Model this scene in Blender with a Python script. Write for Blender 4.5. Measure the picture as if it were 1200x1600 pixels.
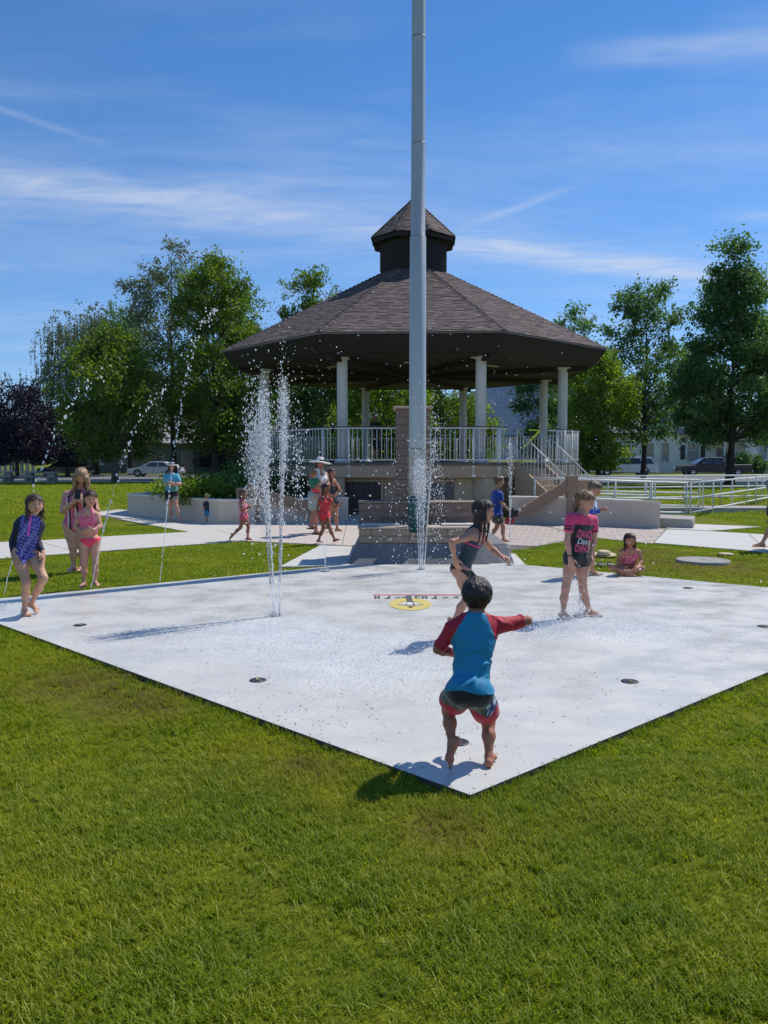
import bpy, math, random
import numpy as np
from mathutils import Vector, Matrix
from mathutils.bvhtree import BVHTree
for _o in list(bpy.data.objects): bpy.data.objects.remove(_o)
SC = bpy.context.scene
COL = SC.collection
PI = math.pi
RNG = np.random.default_rng(7)
random.seed(7)

# ------------------------------------------------------------ camera
CAM_H = 1.6
FAST_DEV = False
FPX = 1230.0                     # focal length in pixels of the 1200x1600 frame
TH = math.atan(82 / FPX)         # pitch below the horizon
cam_d = bpy.data.cameras.new('camera')
cam = bpy.data.objects.new('camera', cam_d); COL.objects.link(cam)
cam.location = (0, 0, CAM_H); cam.rotation_euler = (PI / 2 - TH, 0, 0)
cam_d.sensor_fit = 'VERTICAL'; cam_d.angle_y = 2 * math.atan(800 / FPX)
cam_d.clip_start = 0.05; cam_d.clip_end = 20000
SC.camera = cam
SC.render.resolution_x, SC.render.resolution_y = 768, 1024

# ------------------------------------------------------------ sun, sky, exposure
SUN_AZ = Vector((0.790, 0.614)).normalized()
SUN_EL = math.radians(53)
sd = bpy.data.lights.new('sun', 'SUN'); sd.energy = 4.2; sd.angle = math.radians(0.5); sd.color = (1, 0.95, 0.87)
sun = bpy.data.objects.new('sun', sd); COL.objects.link(sun)
sv = Vector((SUN_AZ.x * math.cos(SUN_EL), SUN_AZ.y * math.cos(SUN_EL), math.sin(SUN_EL)))
sun.rotation_euler = (-sv).to_track_quat('-Z', 'Y').to_euler()
sun.location = (20, 15, 40)
W = bpy.data.worlds.new('World'); SC.world = W; W.use_nodes = True
def build_world():
    nt = W.node_tree; N = nt.nodes; L = nt.links; N.clear()
    def nd(t, **k):
        n = N.new(t)
        for a, b in k.items(): setattr(n, a, b)
        return n
    def mth(op, a, b=None, c=None, clamp=False):
        n = nd('ShaderNodeMath', operation=op); n.use_clamp = clamp
        for i, v in enumerate((a, b, c)):
            if v is None: continue
            if isinstance(v, (int, float)): n.inputs[i].default_value = v
            else: L.new(v, n.inputs[i])
        return n.outputs[0]
    out = nd('ShaderNodeOutputWorld'); bg = nd('ShaderNodeBackground')
    sky = nd('ShaderNodeTexSky'); sky.sky_type = 'NISHITA'; sky.sun_disc = False
    sky.sun_elevation = SUN_EL; sky.sun_rotation = math.atan2(SUN_AZ.x, SUN_AZ.y)
    sky.altitude = 1300; sky.air_density = 1.0; sky.dust_density = 0.1; sky.ozone_density = 6.0
    tc = nd('ShaderNodeTexCoord'); sp = nd('ShaderNodeSeparateXYZ'); L.new(tc.outputs['Generated'], sp.inputs[0])
    x, y, z = sp.outputs
    zz = mth('MAXIMUM', z, 0.03)
    u = mth('DIVIDE', x, zz); v = mth('DIVIDE', y, zz)      # place on a high flat cloud layer
    cb = nd('ShaderNodeCombineXYZ'); L.new(u, cb.inputs[0]); L.new(v, cb.inputs[1])
    def noise(scale, rot, sx, sy, det=6, rough=0.6, dist=0.6, off=0):
        mp = nd('ShaderNodeMapping'); mp.inputs['Rotation'].default_value = (0, 0, rot)
        mp.inputs['Scale'].default_value = (sx, sy, 1); mp.inputs['Location'].default_value = (off, off * .7, 0)
        L.new(cb.outputs[0], mp.inputs[0])
        n = nd('ShaderNodeTexNoise'); n.inputs['Scale'].default_value = scale; n.inputs['Detail'].default_value = det
        n.inputs['Roughness'].default_value = rough; n.inputs['Distortion'].default_value = dist
        L.new(mp.outputs[0], n.inputs['Vector']); return n.outputs[0]
    def streak(x0, y0, x1, y1, wd, gain, nz, fade=0.35):
        dx, dy = x1 - x0, y1 - y0; ln = math.hypot(dx, dy); dx /= ln; dy /= ln
        su = mth('SUBTRACT', u, x0); svv = mth('SUBTRACT', v, y0)
        t = mth('ADD', mth('MULTIPLY', su, dx), mth('MULTIPLY', svv, dy))
        q = mth('ADD', mth('MULTIPLY', su, -dy), mth('MULTIPLY', svv, dx))
        q = mth('ADD', q, mth('MULTIPLY', mth('SUBTRACT', nz, 0.5), wd * 1.6))
        g = mth('POWER', 2.718, mth('MULTIPLY', mth('MULTIPLY', q, q), -1 / (wd * wd)))
        a = mth('DIVIDE', t, fade * ln, clamp=True); b = mth('DIVIDE', mth('SUBTRACT', ln, t), fade * ln, clamp=True)
        return mth('MULTIPLY', mth('MULTIPLY', g, mth('MULTIPLY', a, b)), gain)
    n1 = noise(2.2, 0.5, 0.5, 1.6); n2 = noise(4.2, -0.45, 0.55, 1.35, 8, .62, 1.2, 3.1); n3 = noise(1.1, 0.45, 0.5, 1.3, 5, .55, .4, 7.7)
    tex = mth('MULTIPLY', mth('SUBTRACT', n2, 0.22), 1.9, clamp=True)
    s = streak(-2.9, 2.2, 0.25, 3.62, .22, .42, n1, .25)
    s = mth('ADD', s, streak(-0.3, 3.45, 2.6, 4.75, .20, .62, n1, .3))
    s = mth('ADD', s, streak(-3.2, 2.9, 2.2, 4.1, .5, .16, n1, .3))
    s = mth('ADD', s, streak(.42, 2.02, 1.5, 1.93, .06, .40, n1, .2))
    s = mth('ADD', s, streak(.7, 1.9, 1.6, 1.98, .10, .25, n1, .3))
    s = mth('ADD', s, streak(0.30, 3.55, 0.78, 2.82, .035, .26, n1, .35))
    s = mth('ADD', s, streak(-1.25, 2.15, -.86, 2.6, .025, .2, n1, .35))
    s = mth('ADD', s, streak(1.3, 3.25, 2.3, 3.5, .08, .4, n1, .3))
    wisp = mth('ADD', mth('MULTIPLY', mth('SUBTRACT', n3, 0.45), 0.9, clamp=True), mth('MULTIPLY', mth('SUBTRACT', 0.48, z), 0.5, clamp=True))
    s = mth('MULTIPLY', mth('ADD', s, wisp), mth('ADD', mth('MULTIPLY', tex, .75), .25))
    low = mth('MULTIPLY', mth('SUBTRACT', z, 0.02), 9, clamp=True)
    s = mth('MULTIPLY', s, low, clamp=True)
    mx = nd('ShaderNodeMix', data_type='RGBA'); L.new(s, mx.inputs[0]); 
    hs = nd('ShaderNodeHueSaturation'); hs.inputs['Saturation'].default_value = 1.19; L.new(sky.outputs[0], hs.inputs['Color']); L.new(hs.outputs[0], mx.inputs[6]); mx.inputs[7].default_value = (5.0, 5.4, 6.0, 1)
    L.new(mx.outputs[2], bg.inputs[0]); bg.inputs[1].default_value = 0.14
    L.new(bg.outputs[0], out.inputs[0])
build_world()
SC.view_settings.view_transform = 'Standard'; SC.view_settings.look = 'None'
SC.view_settings.gamma = 1; SC.view_settings.exposure = 0.08; SC.view_settings.use_curve_mapping = False
SC.render.engine = 'CYCLES'
SC.cycles.use_denoising = True
SC.cycles.max_bounces = 8; SC.cycles.diffuse_bounces = 3; SC.cycles.glossy_bounces = 3
SC.cycles.transmission_bounces = 4; SC.cycles.transparent_max_bounces = 6
SC.cycles.caustics_reflective = False; SC.cycles.caustics_refractive = False

# ------------------------------------------------------------ places measured in the photograph
def ray(px, py):
    a = (px - 600) / FPX; b = -(py - 800) / FPX
    return (a, math.cos(TH) + b * math.sin(TH), -math.sin(TH) + b * math.cos(TH))
def G(px, py, z=0.0):
    r = ray(px, py); t = (z - CAM_H) / r[2]
    return Vector((r[0] * t, r[1] * t, z))
def at(px, py, Y):
    r = ray(px, py); t = Y / r[1]
    return Vector((r[0] * t, Y, CAM_H + r[2] * t))

# ------------------------------------------------------------ materials
def lin(c):
    return tuple(((v / 255) / 12.92 if v / 255 <= .04045 else ((v / 255 + .055) / 1.055) ** 2.4) for v in c)
def new_mat(name):
    m = bpy.data.materials.new(name); m.use_nodes = True
    return m, m.node_tree.nodes, m.node_tree.links, m.node_tree.nodes['Principled BSDF']
def mat(name, c, rough=.6, c2=None, scale=8, bump=0.0, bscale=None, spec=.5, metal=0, coat=0, trans=0, det=5, attr=False, aniso=(1, 1, 1), sss=0, sheen=0):
    """principled material with noise-driven colour variation (c..c2) and fine relief"""
    m, N, L, P = new_mat(name)
    P.inputs['Roughness'].default_value = rough; P.inputs['Metallic'].default_value = metal
    P.inputs['Specular IOR Level'].default_value = spec; P.inputs['Coat Weight'].default_value = coat
    P.inputs['Transmission Weight'].default_value = trans
    if sss:
        P.inputs['Subsurface Weight'].default_value = sss; P.inputs['Subsurface Radius'].default_value = (.012, .005, .003); P.inputs['Subsurface Scale'].default_value = 1
    if sheen: P.inputs['Sheen Weight'].default_value = sheen
    tc = N.new('ShaderNodeTexCoord'); mp = N.new('ShaderNodeMapping'); mp.inputs['Scale'].default_value = aniso
    L.new(tc.outputs['Object'], mp.inputs[0])
    nz = N.new('ShaderNodeTexNoise'); nz.inputs['Scale'].default_value = scale; nz.inputs['Detail'].default_value = det; nz.inputs['Roughness'].default_value = .6
    L.new(mp.outputs[0], nz.inputs['Vector'])
    rp = N.new('ShaderNodeMapRange'); rp.inputs[1].default_value = .3; rp.inputs[2].default_value = .7
    L.new(nz.outputs[0], rp.inputs[0])
    if attr:
        at_ = N.new('ShaderNodeAttribute'); at_.attribute_name = 'Col'
        mx = N.new('ShaderNodeMix'); mx.data_type = 'RGBA'; mx.blend_type = 'MULTIPLY'; mx.inputs[0].default_value = 1
        rp.inputs[3].default_value = .86; rp.inputs[4].default_value = 1.08
        L.new(at_.outputs['Color'], mx.inputs[6]); L.new(rp.outputs[0], mx.inputs[7]); L.new(mx.outputs[2], P.inputs['Base Color'])
    else:
        mx = N.new('ShaderNodeMix'); mx.data_type = 'RGBA'
        c2 = c2 or tuple(v * .8 for v in c)
        L.new(rp.outputs[0], mx.inputs[0]); mx.inputs[6].default_value = (*c, 1); mx.inputs[7].default_value = (*c2, 1)
        L.new(mx.outputs[2], P.inputs['Base Color'])
    if bump:
        bz = N.new('ShaderNodeTexNoise'); bz.inputs['Scale'].default_value = bscale or scale * 4; bz.inputs['Detail'].default_value = 4
        L.new(mp.outputs[0], bz.inputs['Vector'])
        bp = N.new('ShaderNodeBump'); bp.inputs['Strength'].default_value = bump; bp.inputs['Distance'].default_value = .02
        L.new(bz.outputs[0], bp.inputs['Height']); L.new(bp.outputs[0], P.inputs['Normal'])
    return m

# ------------------------------------------------------------ object helpers
def tag(o, label=None, cat=None, group=None, kind=None):
    if label: o['label'] = label
    if cat: o['category'] = cat
    if group: o['group'] = group
    if kind: o['kind'] = kind
    return o
def thing(name, label, cat, loc=(0, 0, 0), rz=0, group=None):
    o = bpy.data.objects.new(name, None); COL.objects.link(o); o.empty_display_size = .2
    o.location = loc; o.rotation_euler = (0, 0, rz)
    return tag(o, label, cat, group)
def link(name, me, parent=None, m=None, world=False):
    if m is not None:
        for mm in (m if isinstance(m, (list, tuple)) else [m]):
            me.materials.append(mm)
    o = bpy.data.objects.new(name, me); COL.objects.link(o)
    if parent is not None:
        o.parent = parent
        if world: o.matrix_parent_inverse = wmat(parent).inverted()
    return o
def wmat(o):
    m = Matrix.LocRotScale(o.location, o.rotation_euler, o.scale)
    return wmat(o.parent) @ o.matrix_parent_inverse @ m if o.parent else m
def np_mesh(name, V, F, smooth=False, cols=None, mi=None):
    """V (n,3), F (m,3) or (m,4) arrays -> mesh, quickly"""
    V = np.asarray(V, np.float32); F = np.asarray(F, np.int32); k = F.shape[1]
    me = bpy.data.meshes.new(name)
    me.vertices.add(len(V)); me.vertices.foreach_set('co', V.ravel())
    me.loops.add(F.size); me.loops.foreach_set('vertex_index', F.ravel())
    me.polygons.add(len(F)); me.polygons.foreach_set('loop_start', np.arange(0, F.size, k, dtype=np.int32))
    try: me.polygons.foreach_set('loop_total', np.full(len(F), k, np.int32))
    except Exception: pass
    me.polygons.foreach_set('use_smooth', np.full(len(F), smooth, bool))
    if mi is not None: me.polygons.foreach_set('material_index', np.asarray(mi, np.int32))
    me.update(calc_edges=True)
    if cols is not None:
        ca = me.color_attributes.new('Col', 'FLOAT_COLOR', 'POINT')
        c4 = np.ones((len(V), 4), np.float32); c4[:, :3] = cols; ca.data.foreach_set('color', c4.ravel())
    me.validate()
    return me
class MB:
    """collects primitive shapes for ONE mesh object"""
    def __init__(s): s.v = []; s.f = []; s.mi = []; s.sm = []; s.cur = 0
    def add(s, vs, fs, smooth=False):
        b = len(s.v); s.v += [tuple(v) for v in vs]; s.f += [tuple(i + b for i in f) for f in fs]
        s.mi += [s.cur] * len(fs); s.sm += [smooth] * len(fs); return s
    def box(s, c, d, rz=0, M=None, bev=0.0, taper=1.0):
        x, y, z = d[0] / 2, d[1] / 2, d[2] / 2
        if bev > 0:
            b = min(bev, x * .45, y * .45, z * .45); P = []
            for zz, k in ((-z, b), (-z + b, 0), (z - b, 0), (z, b)):
                for sx, sy in ((-1, -1), (1, -1), (1, 1), (-1, 1)):
                    P.append((sx * (x - k), sy * (y - k), zz))
            F = [(3, 2, 1, 0), (12, 13, 14, 15)]
            for r in range(3):
                for i in range(4):
                    j = (i + 1) % 4; F.append((r * 4 + i, r * 4 + j, r * 4 + 4 + j, r * 4 + 4 + i))
        else:
            P = [(-x, -y, -z), (x, -y, -z), (x, y, -z), (-x, y, -z), (-x * taper, -y * taper, z), (x * taper, -y * taper, z), (x * taper, y * taper, z), (-x * taper, y * taper, z)]
            F = [(3, 2, 1, 0), (4, 5, 6, 7), (0, 1, 5, 4), (1, 2, 6, 5), (2, 3, 7, 6), (3, 0, 4, 7)]
        R = M if M is not None else Matrix.Rotation(rz, 4, 'Z')
        c = Vector(c)
        return s.add([c + (R @ Vector(p)) for p in P], F)
    def prism(s, pts, z0, z1, cap=True):
        n = len(pts); a = sum(pts[i][0] * pts[(i + 1) % n][1] - pts[(i + 1) % n][0] * pts[i][1] for i in range(n))
        if a < 0: pts = pts[::-1]
        V = [(p[0], p[1], z0) for p in pts] + [(p[0], p[1], z1) for p in pts]
        F = [(i, (i + 1) % n, n + (i + 1) % n, n + i) for i in range(n)]
        if cap: F += [tuple(range(n - 1, -1, -1)), tuple(range(n, 2 * n))]
        return s.add(V, F)
    def tube(s, path, rad, n=8, cap=True, smooth=True):
        P = [Vector(p) for p in path]
        if not isinstance(rad, (list, tuple)): rad = [rad] * len(P)
        V = []; F = []; up = Vector((0, 0, 1))
        for i, p in enumerate(P):
            t = (P[min(i + 1, len(P) - 1)] - P[max(i - 1, 0)]).normalized()
            a = t.cross(up)
            if a.length < .05: a = t.cross(Vector((1, 0, 0)))
            a.normalize(); b = a.cross(t).normalized()
            for k in range(n):
                q = 2 * PI * k / n; V.append(p + (a * math.cos(q) + b * math.sin(q)) * rad[i])
        for i in range(len(P) - 1):
            for k in range(n):
                k2 = (k + 1) % n; F.append((i * n + k, i * n + k2, (i + 1) * n + k2, (i + 1) * n + k))
        s.add(V, F, smooth)
        if cap:
            b = len(s.v) - len(V)
            s.f += [tuple(b + k for k in range(n - 1, -1, -1)), tuple(b + (len(P) - 1) * n + k for k in range(n))]
            s.mi += [s.cur] * 2; s.sm += [False] * 2
        return s
    def lathe(s, c, prof, n=16, smooth=True):
        c = Vector(c); V = []; F = []
        for r, z in prof:
            for k in range(n):
                q = 2 * PI * k / n; V.append(c + Vector((r * math.cos(q), r * math.sin(q), z)))
        for i in range(len(prof) - 1):
            for k in range(n):
                k2 = (k + 1) % n; F.append((i * n + k, i * n + k2, (i + 1) * n + k2, (i + 1) * n + k))
        s.add(V, F, smooth)
        b = len(s.v) - len(V)
        s.f += [tuple(b + k for k in range(n - 1, -1, -1)), tuple(b + (len(prof) - 1) * n + k for k in range(n))]
        s.mi += [s.cur] * 2; s.sm += [False] * 2
        return s
    def ball(s, c, r, n=10, m=6):
        r = r if isinstance(r, (tuple, list)) else (r, r, r); c = Vector(c); V = [c + Vector((0, 0, -r[2]))]; F = []
        for i in range(1, m):
            p = -PI / 2 + PI * i / m
            for k in range(n):
                q = 2 * PI * k / n; V.append(c + Vector((r[0] * math.cos(p) * math.cos(q), r[1] * math.cos(p) * math.sin(q), r[2] * math.sin(p))))
        V.append(c + Vector((0, 0, r[2])))
        for k in range(n): F.append((0, 1 + (k + 1) % n, 1 + k))
        for i in range(m - 2):
            for k in range(n):
                k2 = (k + 1) % n; F.append((1 + i * n + k, 1 + i * n + k2, 1 + (i + 1) * n + k2, 1 + (i + 1) * n + k))
        e = len(V) - 1; o = 1 + (m - 2) * n
        for k in range(n): F.append((o + k, o + (k + 1) % n, e))
        return s.add(V, F, True)
    def mesh(s, name):
        me = bpy.data.meshes.new(name); me.from_pydata(s.v, [], s.f)
        me.polygons.foreach_set('material_index', s.mi); me.polygons.foreach_set('use_smooth', s.sm)
        me.update(); return me
    def build(s, name, m, parent=None, world=False):
        return link(name, s.mesh(name), parent, m, world)
def child_copy(src, parent, loc=None, rot=None, scale=None):
    o = src.copy(); COL.objects.link(o); o.parent = parent
    if loc is not None: o.location = loc
    if rot is not None: o.rotation_euler = rot
    if scale is not None: o.scale = scale
    return o
def copy_tree(o, parent=None):
    c = o.copy(); COL.objects.link(c)
    if parent is not None: c.parent = parent
    for ch in list(o.children): copy_tree(ch, c)
    return c
def clip_poly(poly, a, b, c):
    """keep the side a*x+b*y<=c of a convex polygon"""
    out = []
    for i in range(len(poly)):
        p, q = poly[i], poly[(i + 1) % len(poly)]; dp = a * p[0] + b * p[1] - c; dq = a * q[0] + b * q[1] - c
        if dp <= 0: out.append(p)
        if dp * dq < 0:
            t = dp / (dp - dq); out.append((p[0] + t * (q[0] - p[0]), p[1] + t * (q[1] - p[1])))
    return out
def clip_convex(poly, conv):
    n = len(conv); area = sum(conv[i][0] * conv[(i + 1) % n][1] - conv[(i + 1) % n][0] * conv[i][1] for i in range(n))
    if area < 0: conv = conv[::-1]
    for i in range(n):
        p, q = conv[i], conv[(i + 1) % n]; a, b = q[1] - p[1], -(q[0] - p[0])
        poly = clip_poly(poly, a, b, a * p[0] + b * p[1])
        if len(poly) < 3: return []
    return poly
def poly_area(p):
    return abs(sum(p[i][0] * p[(i + 1) % len(p)][1] - p[(i + 1) % len(p)][0] * p[i][1] for i in range(len(p)))) / 2
def in_poly(X, Y, poly):
    r = np.zeros(len(X), bool); n = len(poly)
    for i in range(n):
        x0, y0 = poly[i][0], poly[i][1]; x1, y1 = poly[(i + 1) % n][0], poly[(i + 1) % n][1]
        c = ((y0 > Y) != (y1 > Y)) & (X < (x1 - x0) * (Y - y0) / ((y1 - y0) + 1e-12) + x0); r ^= c
    return r
# ============================================================ SETTING
ZL = -0.036      # lawn level; the pad and the walks stand above it
PAD = [(0.41, 3.73), (6.14, 8.77), (2.1, 12.02), (-0.54, 12.02), (-4.87, 8.72)]
_a, _b = G(545, 882), G(815, 882)
PAD[2] = (_b.x, _b.y); PAD[3] = (_a.x, _a.y)
_n = G(735, 1242); PAD[0] = (_n.x, _n.y)
def line_x(p, q, r, s):
    a1, b1 = q[1] - p[1], p[0] - q[0]; c1 = a1 * p[0] + b1 * p[1]; a2, b2 = s[1] - r[1], r[0] - s[0]; c2 = a2 * r[0] + b2 * r[1]
    d = a1 * b2 - a2 * b1; return ((b2 * c1 - b1 * c2) / d, (a1 * c2 - a2 * c1) / d)
PAD[4] = line_x(PAD[0], G(0, 975), PAD[3], G(0, 935)); PAD[1] = line_x(PAD[0], G(1200, 1050), PAD[2], G(1200, 918))

def world_noise(N, L, scale, det=4, rough=.6, sc=(1, 1, 1)):
    g = N.new('ShaderNodeNewGeometry'); mp = N.new('ShaderNodeMapping'); mp.inputs['Scale'].default_value = sc
    L.new(g.outputs['Position'], mp.inputs[0])
    n = N.new('ShaderNodeTexNoise'); n.inputs['Scale'].default_value = scale; n.inputs['Detail'].default_value = det; n.inputs['Roughness'].default_value = rough
    L.new(mp.outputs[0], n.inputs['Vector']); return n.outputs[0]
def ramp(N, L, src, stops):
    r = N.new('ShaderNodeValToRGB'); e = r.color_ramp.elements
    while len(e) < len(stops): e.new(.5)
    for i, (p, c) in enumerate(stops): e[i].position = p; e[i].color = (*c, 1)
    L.new(src, r.inputs[0]); return r.outputs[0]
def mixc(N, L, f, a, b, mode='MIX'):
    m = N.new('ShaderNodeMix'); m.data_type = 'RGBA'; m.blend_type = mode
    for i, v in ((0, f), (6, a), (7, b)):
        if isinstance(v, (int, float)): m.inputs[i].default_value = v
        elif isinstance(v, tuple): m.inputs[i].default_value = (*v, 1)
        else: L.new(v, m.inputs[i])
    return m.outputs[2]
def mrange(N, L, s, a, b, c=0.0, d=1.0):
    m = N.new('ShaderNodeMapRange'); m.inputs[1].default_value = a; m.inputs[2].default_value = b; m.inputs[3].default_value = c; m.inputs[4].default_value = d
    L.new(s, m.inputs[0]); return m.outputs[0]
DRY = [(G(140, 1060), .60), (G(215, 1090), .45), (G(480, 1190), .22), (G(690, 1285), .2), (G(1000, 860), .8), (G(1090, 880), 1.2)]
def dry_mask(N, L, spots=None, sc=5.5, n0=.30, n1=.60):
    g = N.new('ShaderNodeNewGeometry'); acc = None
    wn = world_noise(N, L, sc, 5, .7)
    for p, r in (spots or DRY):
        d = N.new('ShaderNodeVectorMath'); d.operation = 'DISTANCE'; L.new(g.outputs['Position'], d.inputs[0]); d.inputs[1].default_value = (p.x, p.y, ZL)
        v = mrange(N, L, d.outputs['Value'], r * .15, r * 1.25, 1, 0)
        if acc is None: acc = v
        else:
            m = N.new('ShaderNodeMath'); m.operation = 'MAXIMUM'; L.new(acc, m.inputs[0]); L.new(v, m.inputs[1]); acc = m.outputs[0]
    m = N.new('ShaderNodeMath'); m.operation = 'MULTIPLY'; L.new(acc, m.inputs[0]); L.new(mrange(N, L, wn, n0, n1, .0, 1.0), m.inputs[1]); m.use_clamp = True
    return m.outputs[0]
WEAR = [(G(60, 1040), 1.0), (G(260, 1110), .75), (G(400, 1170), .62), (G(540, 1230), .5), (G(700, 1290), .42), (G(900, 1260), .4), (G(980, 870), 1.2), (G(1150, 890), 1.6)]
def wear_mask(N, L): return dry_mask(N, L, WEAR, 2.6, .25, .75)
def grass_mats():
    # soil-and-thatch ground below the blades; far off it is all one sees of the lawn
    m, N, L, P = new_mat('lawn_ground'); P.inputs['Roughness'].default_value = .95; P.inputs['Specular IOR Level'].default_value = .1
    fine = ramp(N, L, world_noise(N, L, 38, 6, .7), [(.25, (.08, .085, .010)), (.5, (.15, .175, .012)), (.75, (.25, .28, .02))])
    big = ramp(N, L, world_noise(N, L, .45, 4), [(.3, (.75, .85, .7)), (.7, (1.25, 1.12, .9))])
    c = mixc(N, L, 1.0, fine, big, 'MULTIPLY')
    mid = ramp(N, L, world_noise(N, L, 2.4, 6, .7), [(.3, (.85, .9, .8)), (.7, (1.15, 1.1, 1))])
    c = mixc(N, L, 1.0, c, mid, 'MULTIPLY')
    soil = ramp(N, L, world_noise(N, L, 60, 5, .7), [(.3, (.06, .035, .015)), (.7, (.17, .12, .045))])
    c = mixc(N, L, dry_mask(N, L), c, soil)
    L.new(c, P.inputs['Base Color'])
    b = N.new('ShaderNodeBump'); b.inputs['Strength'].default_value = .8; b.inputs['Distance'].default_value = .03
    L.new(world_noise(N, L, 45, 5, .7), b.inputs['Height']); L.new(b.outputs[0], P.inputs['Normal'])
    # blades
    g, N, L, P = new_mat('grass_blade'); P.inputs['Roughness'].default_value = .6; P.inputs['Specular IOR Level'].default_value = .14
    at_ = N.new('ShaderNodeAttribute'); at_.attribute_name = 'tone'
    hue = ramp(N, L, at_.outputs['Fac'], [(0, (.13, .175, .006)), (.45, (.20, .25, .008)), (.8, (.285, .335, .014)), (1, (.48, .48, .17))])
    big = ramp(N, L, world_noise(N, L, .9, 4), [(.28, (.62, .82, .7)), (.5, (1, 1, .9)), (.72, (1.35, 1.2, .95))])
    c = mixc(N, L, 1.0, hue, big, 'MULTIPLY')
    c = mixc(N, L, 1.0, c, ramp(N, L, world_noise(N, L, 5, 4), [(.3, (.8, .85, .8)), (.7, (1.2, 1.12, 1))]), 'MULTIPLY')
    c = mixc(N, L, mrange(N, L, wear_mask(N, L), 0, 1, 0, .5), c, (.36, .29, .035))
    c = mixc(N, L, mrange(N, L, dry_mask(N, L), 0, 1, 0, .85), c, (.22, .17, .05))
    L.new(c, P.inputs['Base Color'])
    tr = N.new('ShaderNodeBsdfTranslucent'); L.new(mixc(N, L, 1.0, c, (1.5, 1.7, .7), 'MULTIPLY'), tr.inputs[0])
    ms = N.new('ShaderNodeMixShader'); ms.inputs[0].default_value = .42
    out = N['Material Output']; L.new(P.outputs[0], ms.inputs[1]); L.new(tr.outputs[0], ms.inputs[2]); L.new(ms.outputs[0], out.inputs[0])
    return m, g
M_LAWN, M_BLADE = grass_mats()

def poly_sheet(pts, z):   # flat face
    return [(p[0], p[1], z) for p in pts]
# --- lawn: one sheet out to the horizon
mb = MB()
R = 7000
xs = [-R, -400, -60, -20, 0, 20, 60, 400, R]; ys = [-60, 0, 10, 25, 60, 150, 600, 2500, R]
V = [(x, y, ZL) for y in ys for x in xs]; F = []
for j in range(len(ys) - 1):
    for i in range(len(xs) - 1):
        a = j * len(xs) + i; F.append((a, a + 1, a + 1 + len(xs), a + len(xs)))
mb.add(V, F); lawn = tag(mb.build('lawn', M_LAWN), kind='structure')

# --- splash pad: a raised coated slab
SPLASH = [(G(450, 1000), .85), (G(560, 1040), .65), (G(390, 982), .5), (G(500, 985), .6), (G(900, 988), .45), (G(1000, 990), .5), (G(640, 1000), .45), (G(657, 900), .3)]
def pad_material():
    m, N, L, P = new_mat('pad_coating')
    base = ramp(N, L, world_noise(N, L, 1.1, 6, .65), [(.3, (.575, .560, .515)), (.55, (.605, .59, .545)), (.75, (.63, .615, .57))])
    fine = ramp(N, L, world_noise(N, L, 160, 3, .6), [(.3, (.93, .93, .93)), (.7, (1.05, 1.05, 1.05))])
    c = mixc(N, L, 1.0, base, fine, 'MULTIPLY')
    # scuffs and dirt flecks
    fl = world_noise(N, L, 21, 6, .78, (1, 1.0, 1))
    c = mixc(N, L, mrange(N, L, fl, .67, .73, 0, .55), c, (.13, .13, .13))
    st = world_noise(N, L, 6, 7, .8, (.55, 2.0, 1)); c = mixc(N, L, mrange(N, L, st, .66, .74, 0, .15), c, (.17, .18, .19))
    # standing water: a thin sheet, darker and glossy, in irregular patches round the jets
    wet = world_noise(N, L, 1.7, 6, .72, (1, 1.25, 1))
    wm = mrange(N, L, wet, .40, .62)
    c = mixc(N, L, mrange(N, L, wm, 0, 1, 0, .04), c, (.35, .37, .38))
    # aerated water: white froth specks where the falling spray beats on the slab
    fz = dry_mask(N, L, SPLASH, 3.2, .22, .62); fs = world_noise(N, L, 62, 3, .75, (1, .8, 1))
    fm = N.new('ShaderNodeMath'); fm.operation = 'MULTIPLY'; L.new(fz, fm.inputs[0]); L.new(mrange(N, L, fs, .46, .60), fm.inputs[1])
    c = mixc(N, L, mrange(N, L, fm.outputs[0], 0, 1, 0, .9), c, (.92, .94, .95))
    L.new(c, P.inputs['Base Color']); L.new(mrange(N, L, wm, 0, 1, .5, .16), P.inputs['Roughness'])
    b = N.new('ShaderNodeBump'); b.inputs['Strength'].default_value = .25; b.inputs['Distance'].default_value = .004
    L.new(world_noise(N, L, 55, 4, .7), b.inputs['Height']); L.new(b.outputs[0], P.inputs['Normal'])
    return m
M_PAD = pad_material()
M_PADSIDE = mat('pad_edge', (.045, .045, .05), .7, (.09, .09, .09), 12, .3)  # near-black colour for the slab's side faces, darker than the coated top
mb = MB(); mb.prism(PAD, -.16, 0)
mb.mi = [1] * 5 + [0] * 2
pad = tag(mb.build('splash_pad', [M_PAD, M_PADSIDE]), kind='structure')

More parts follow.
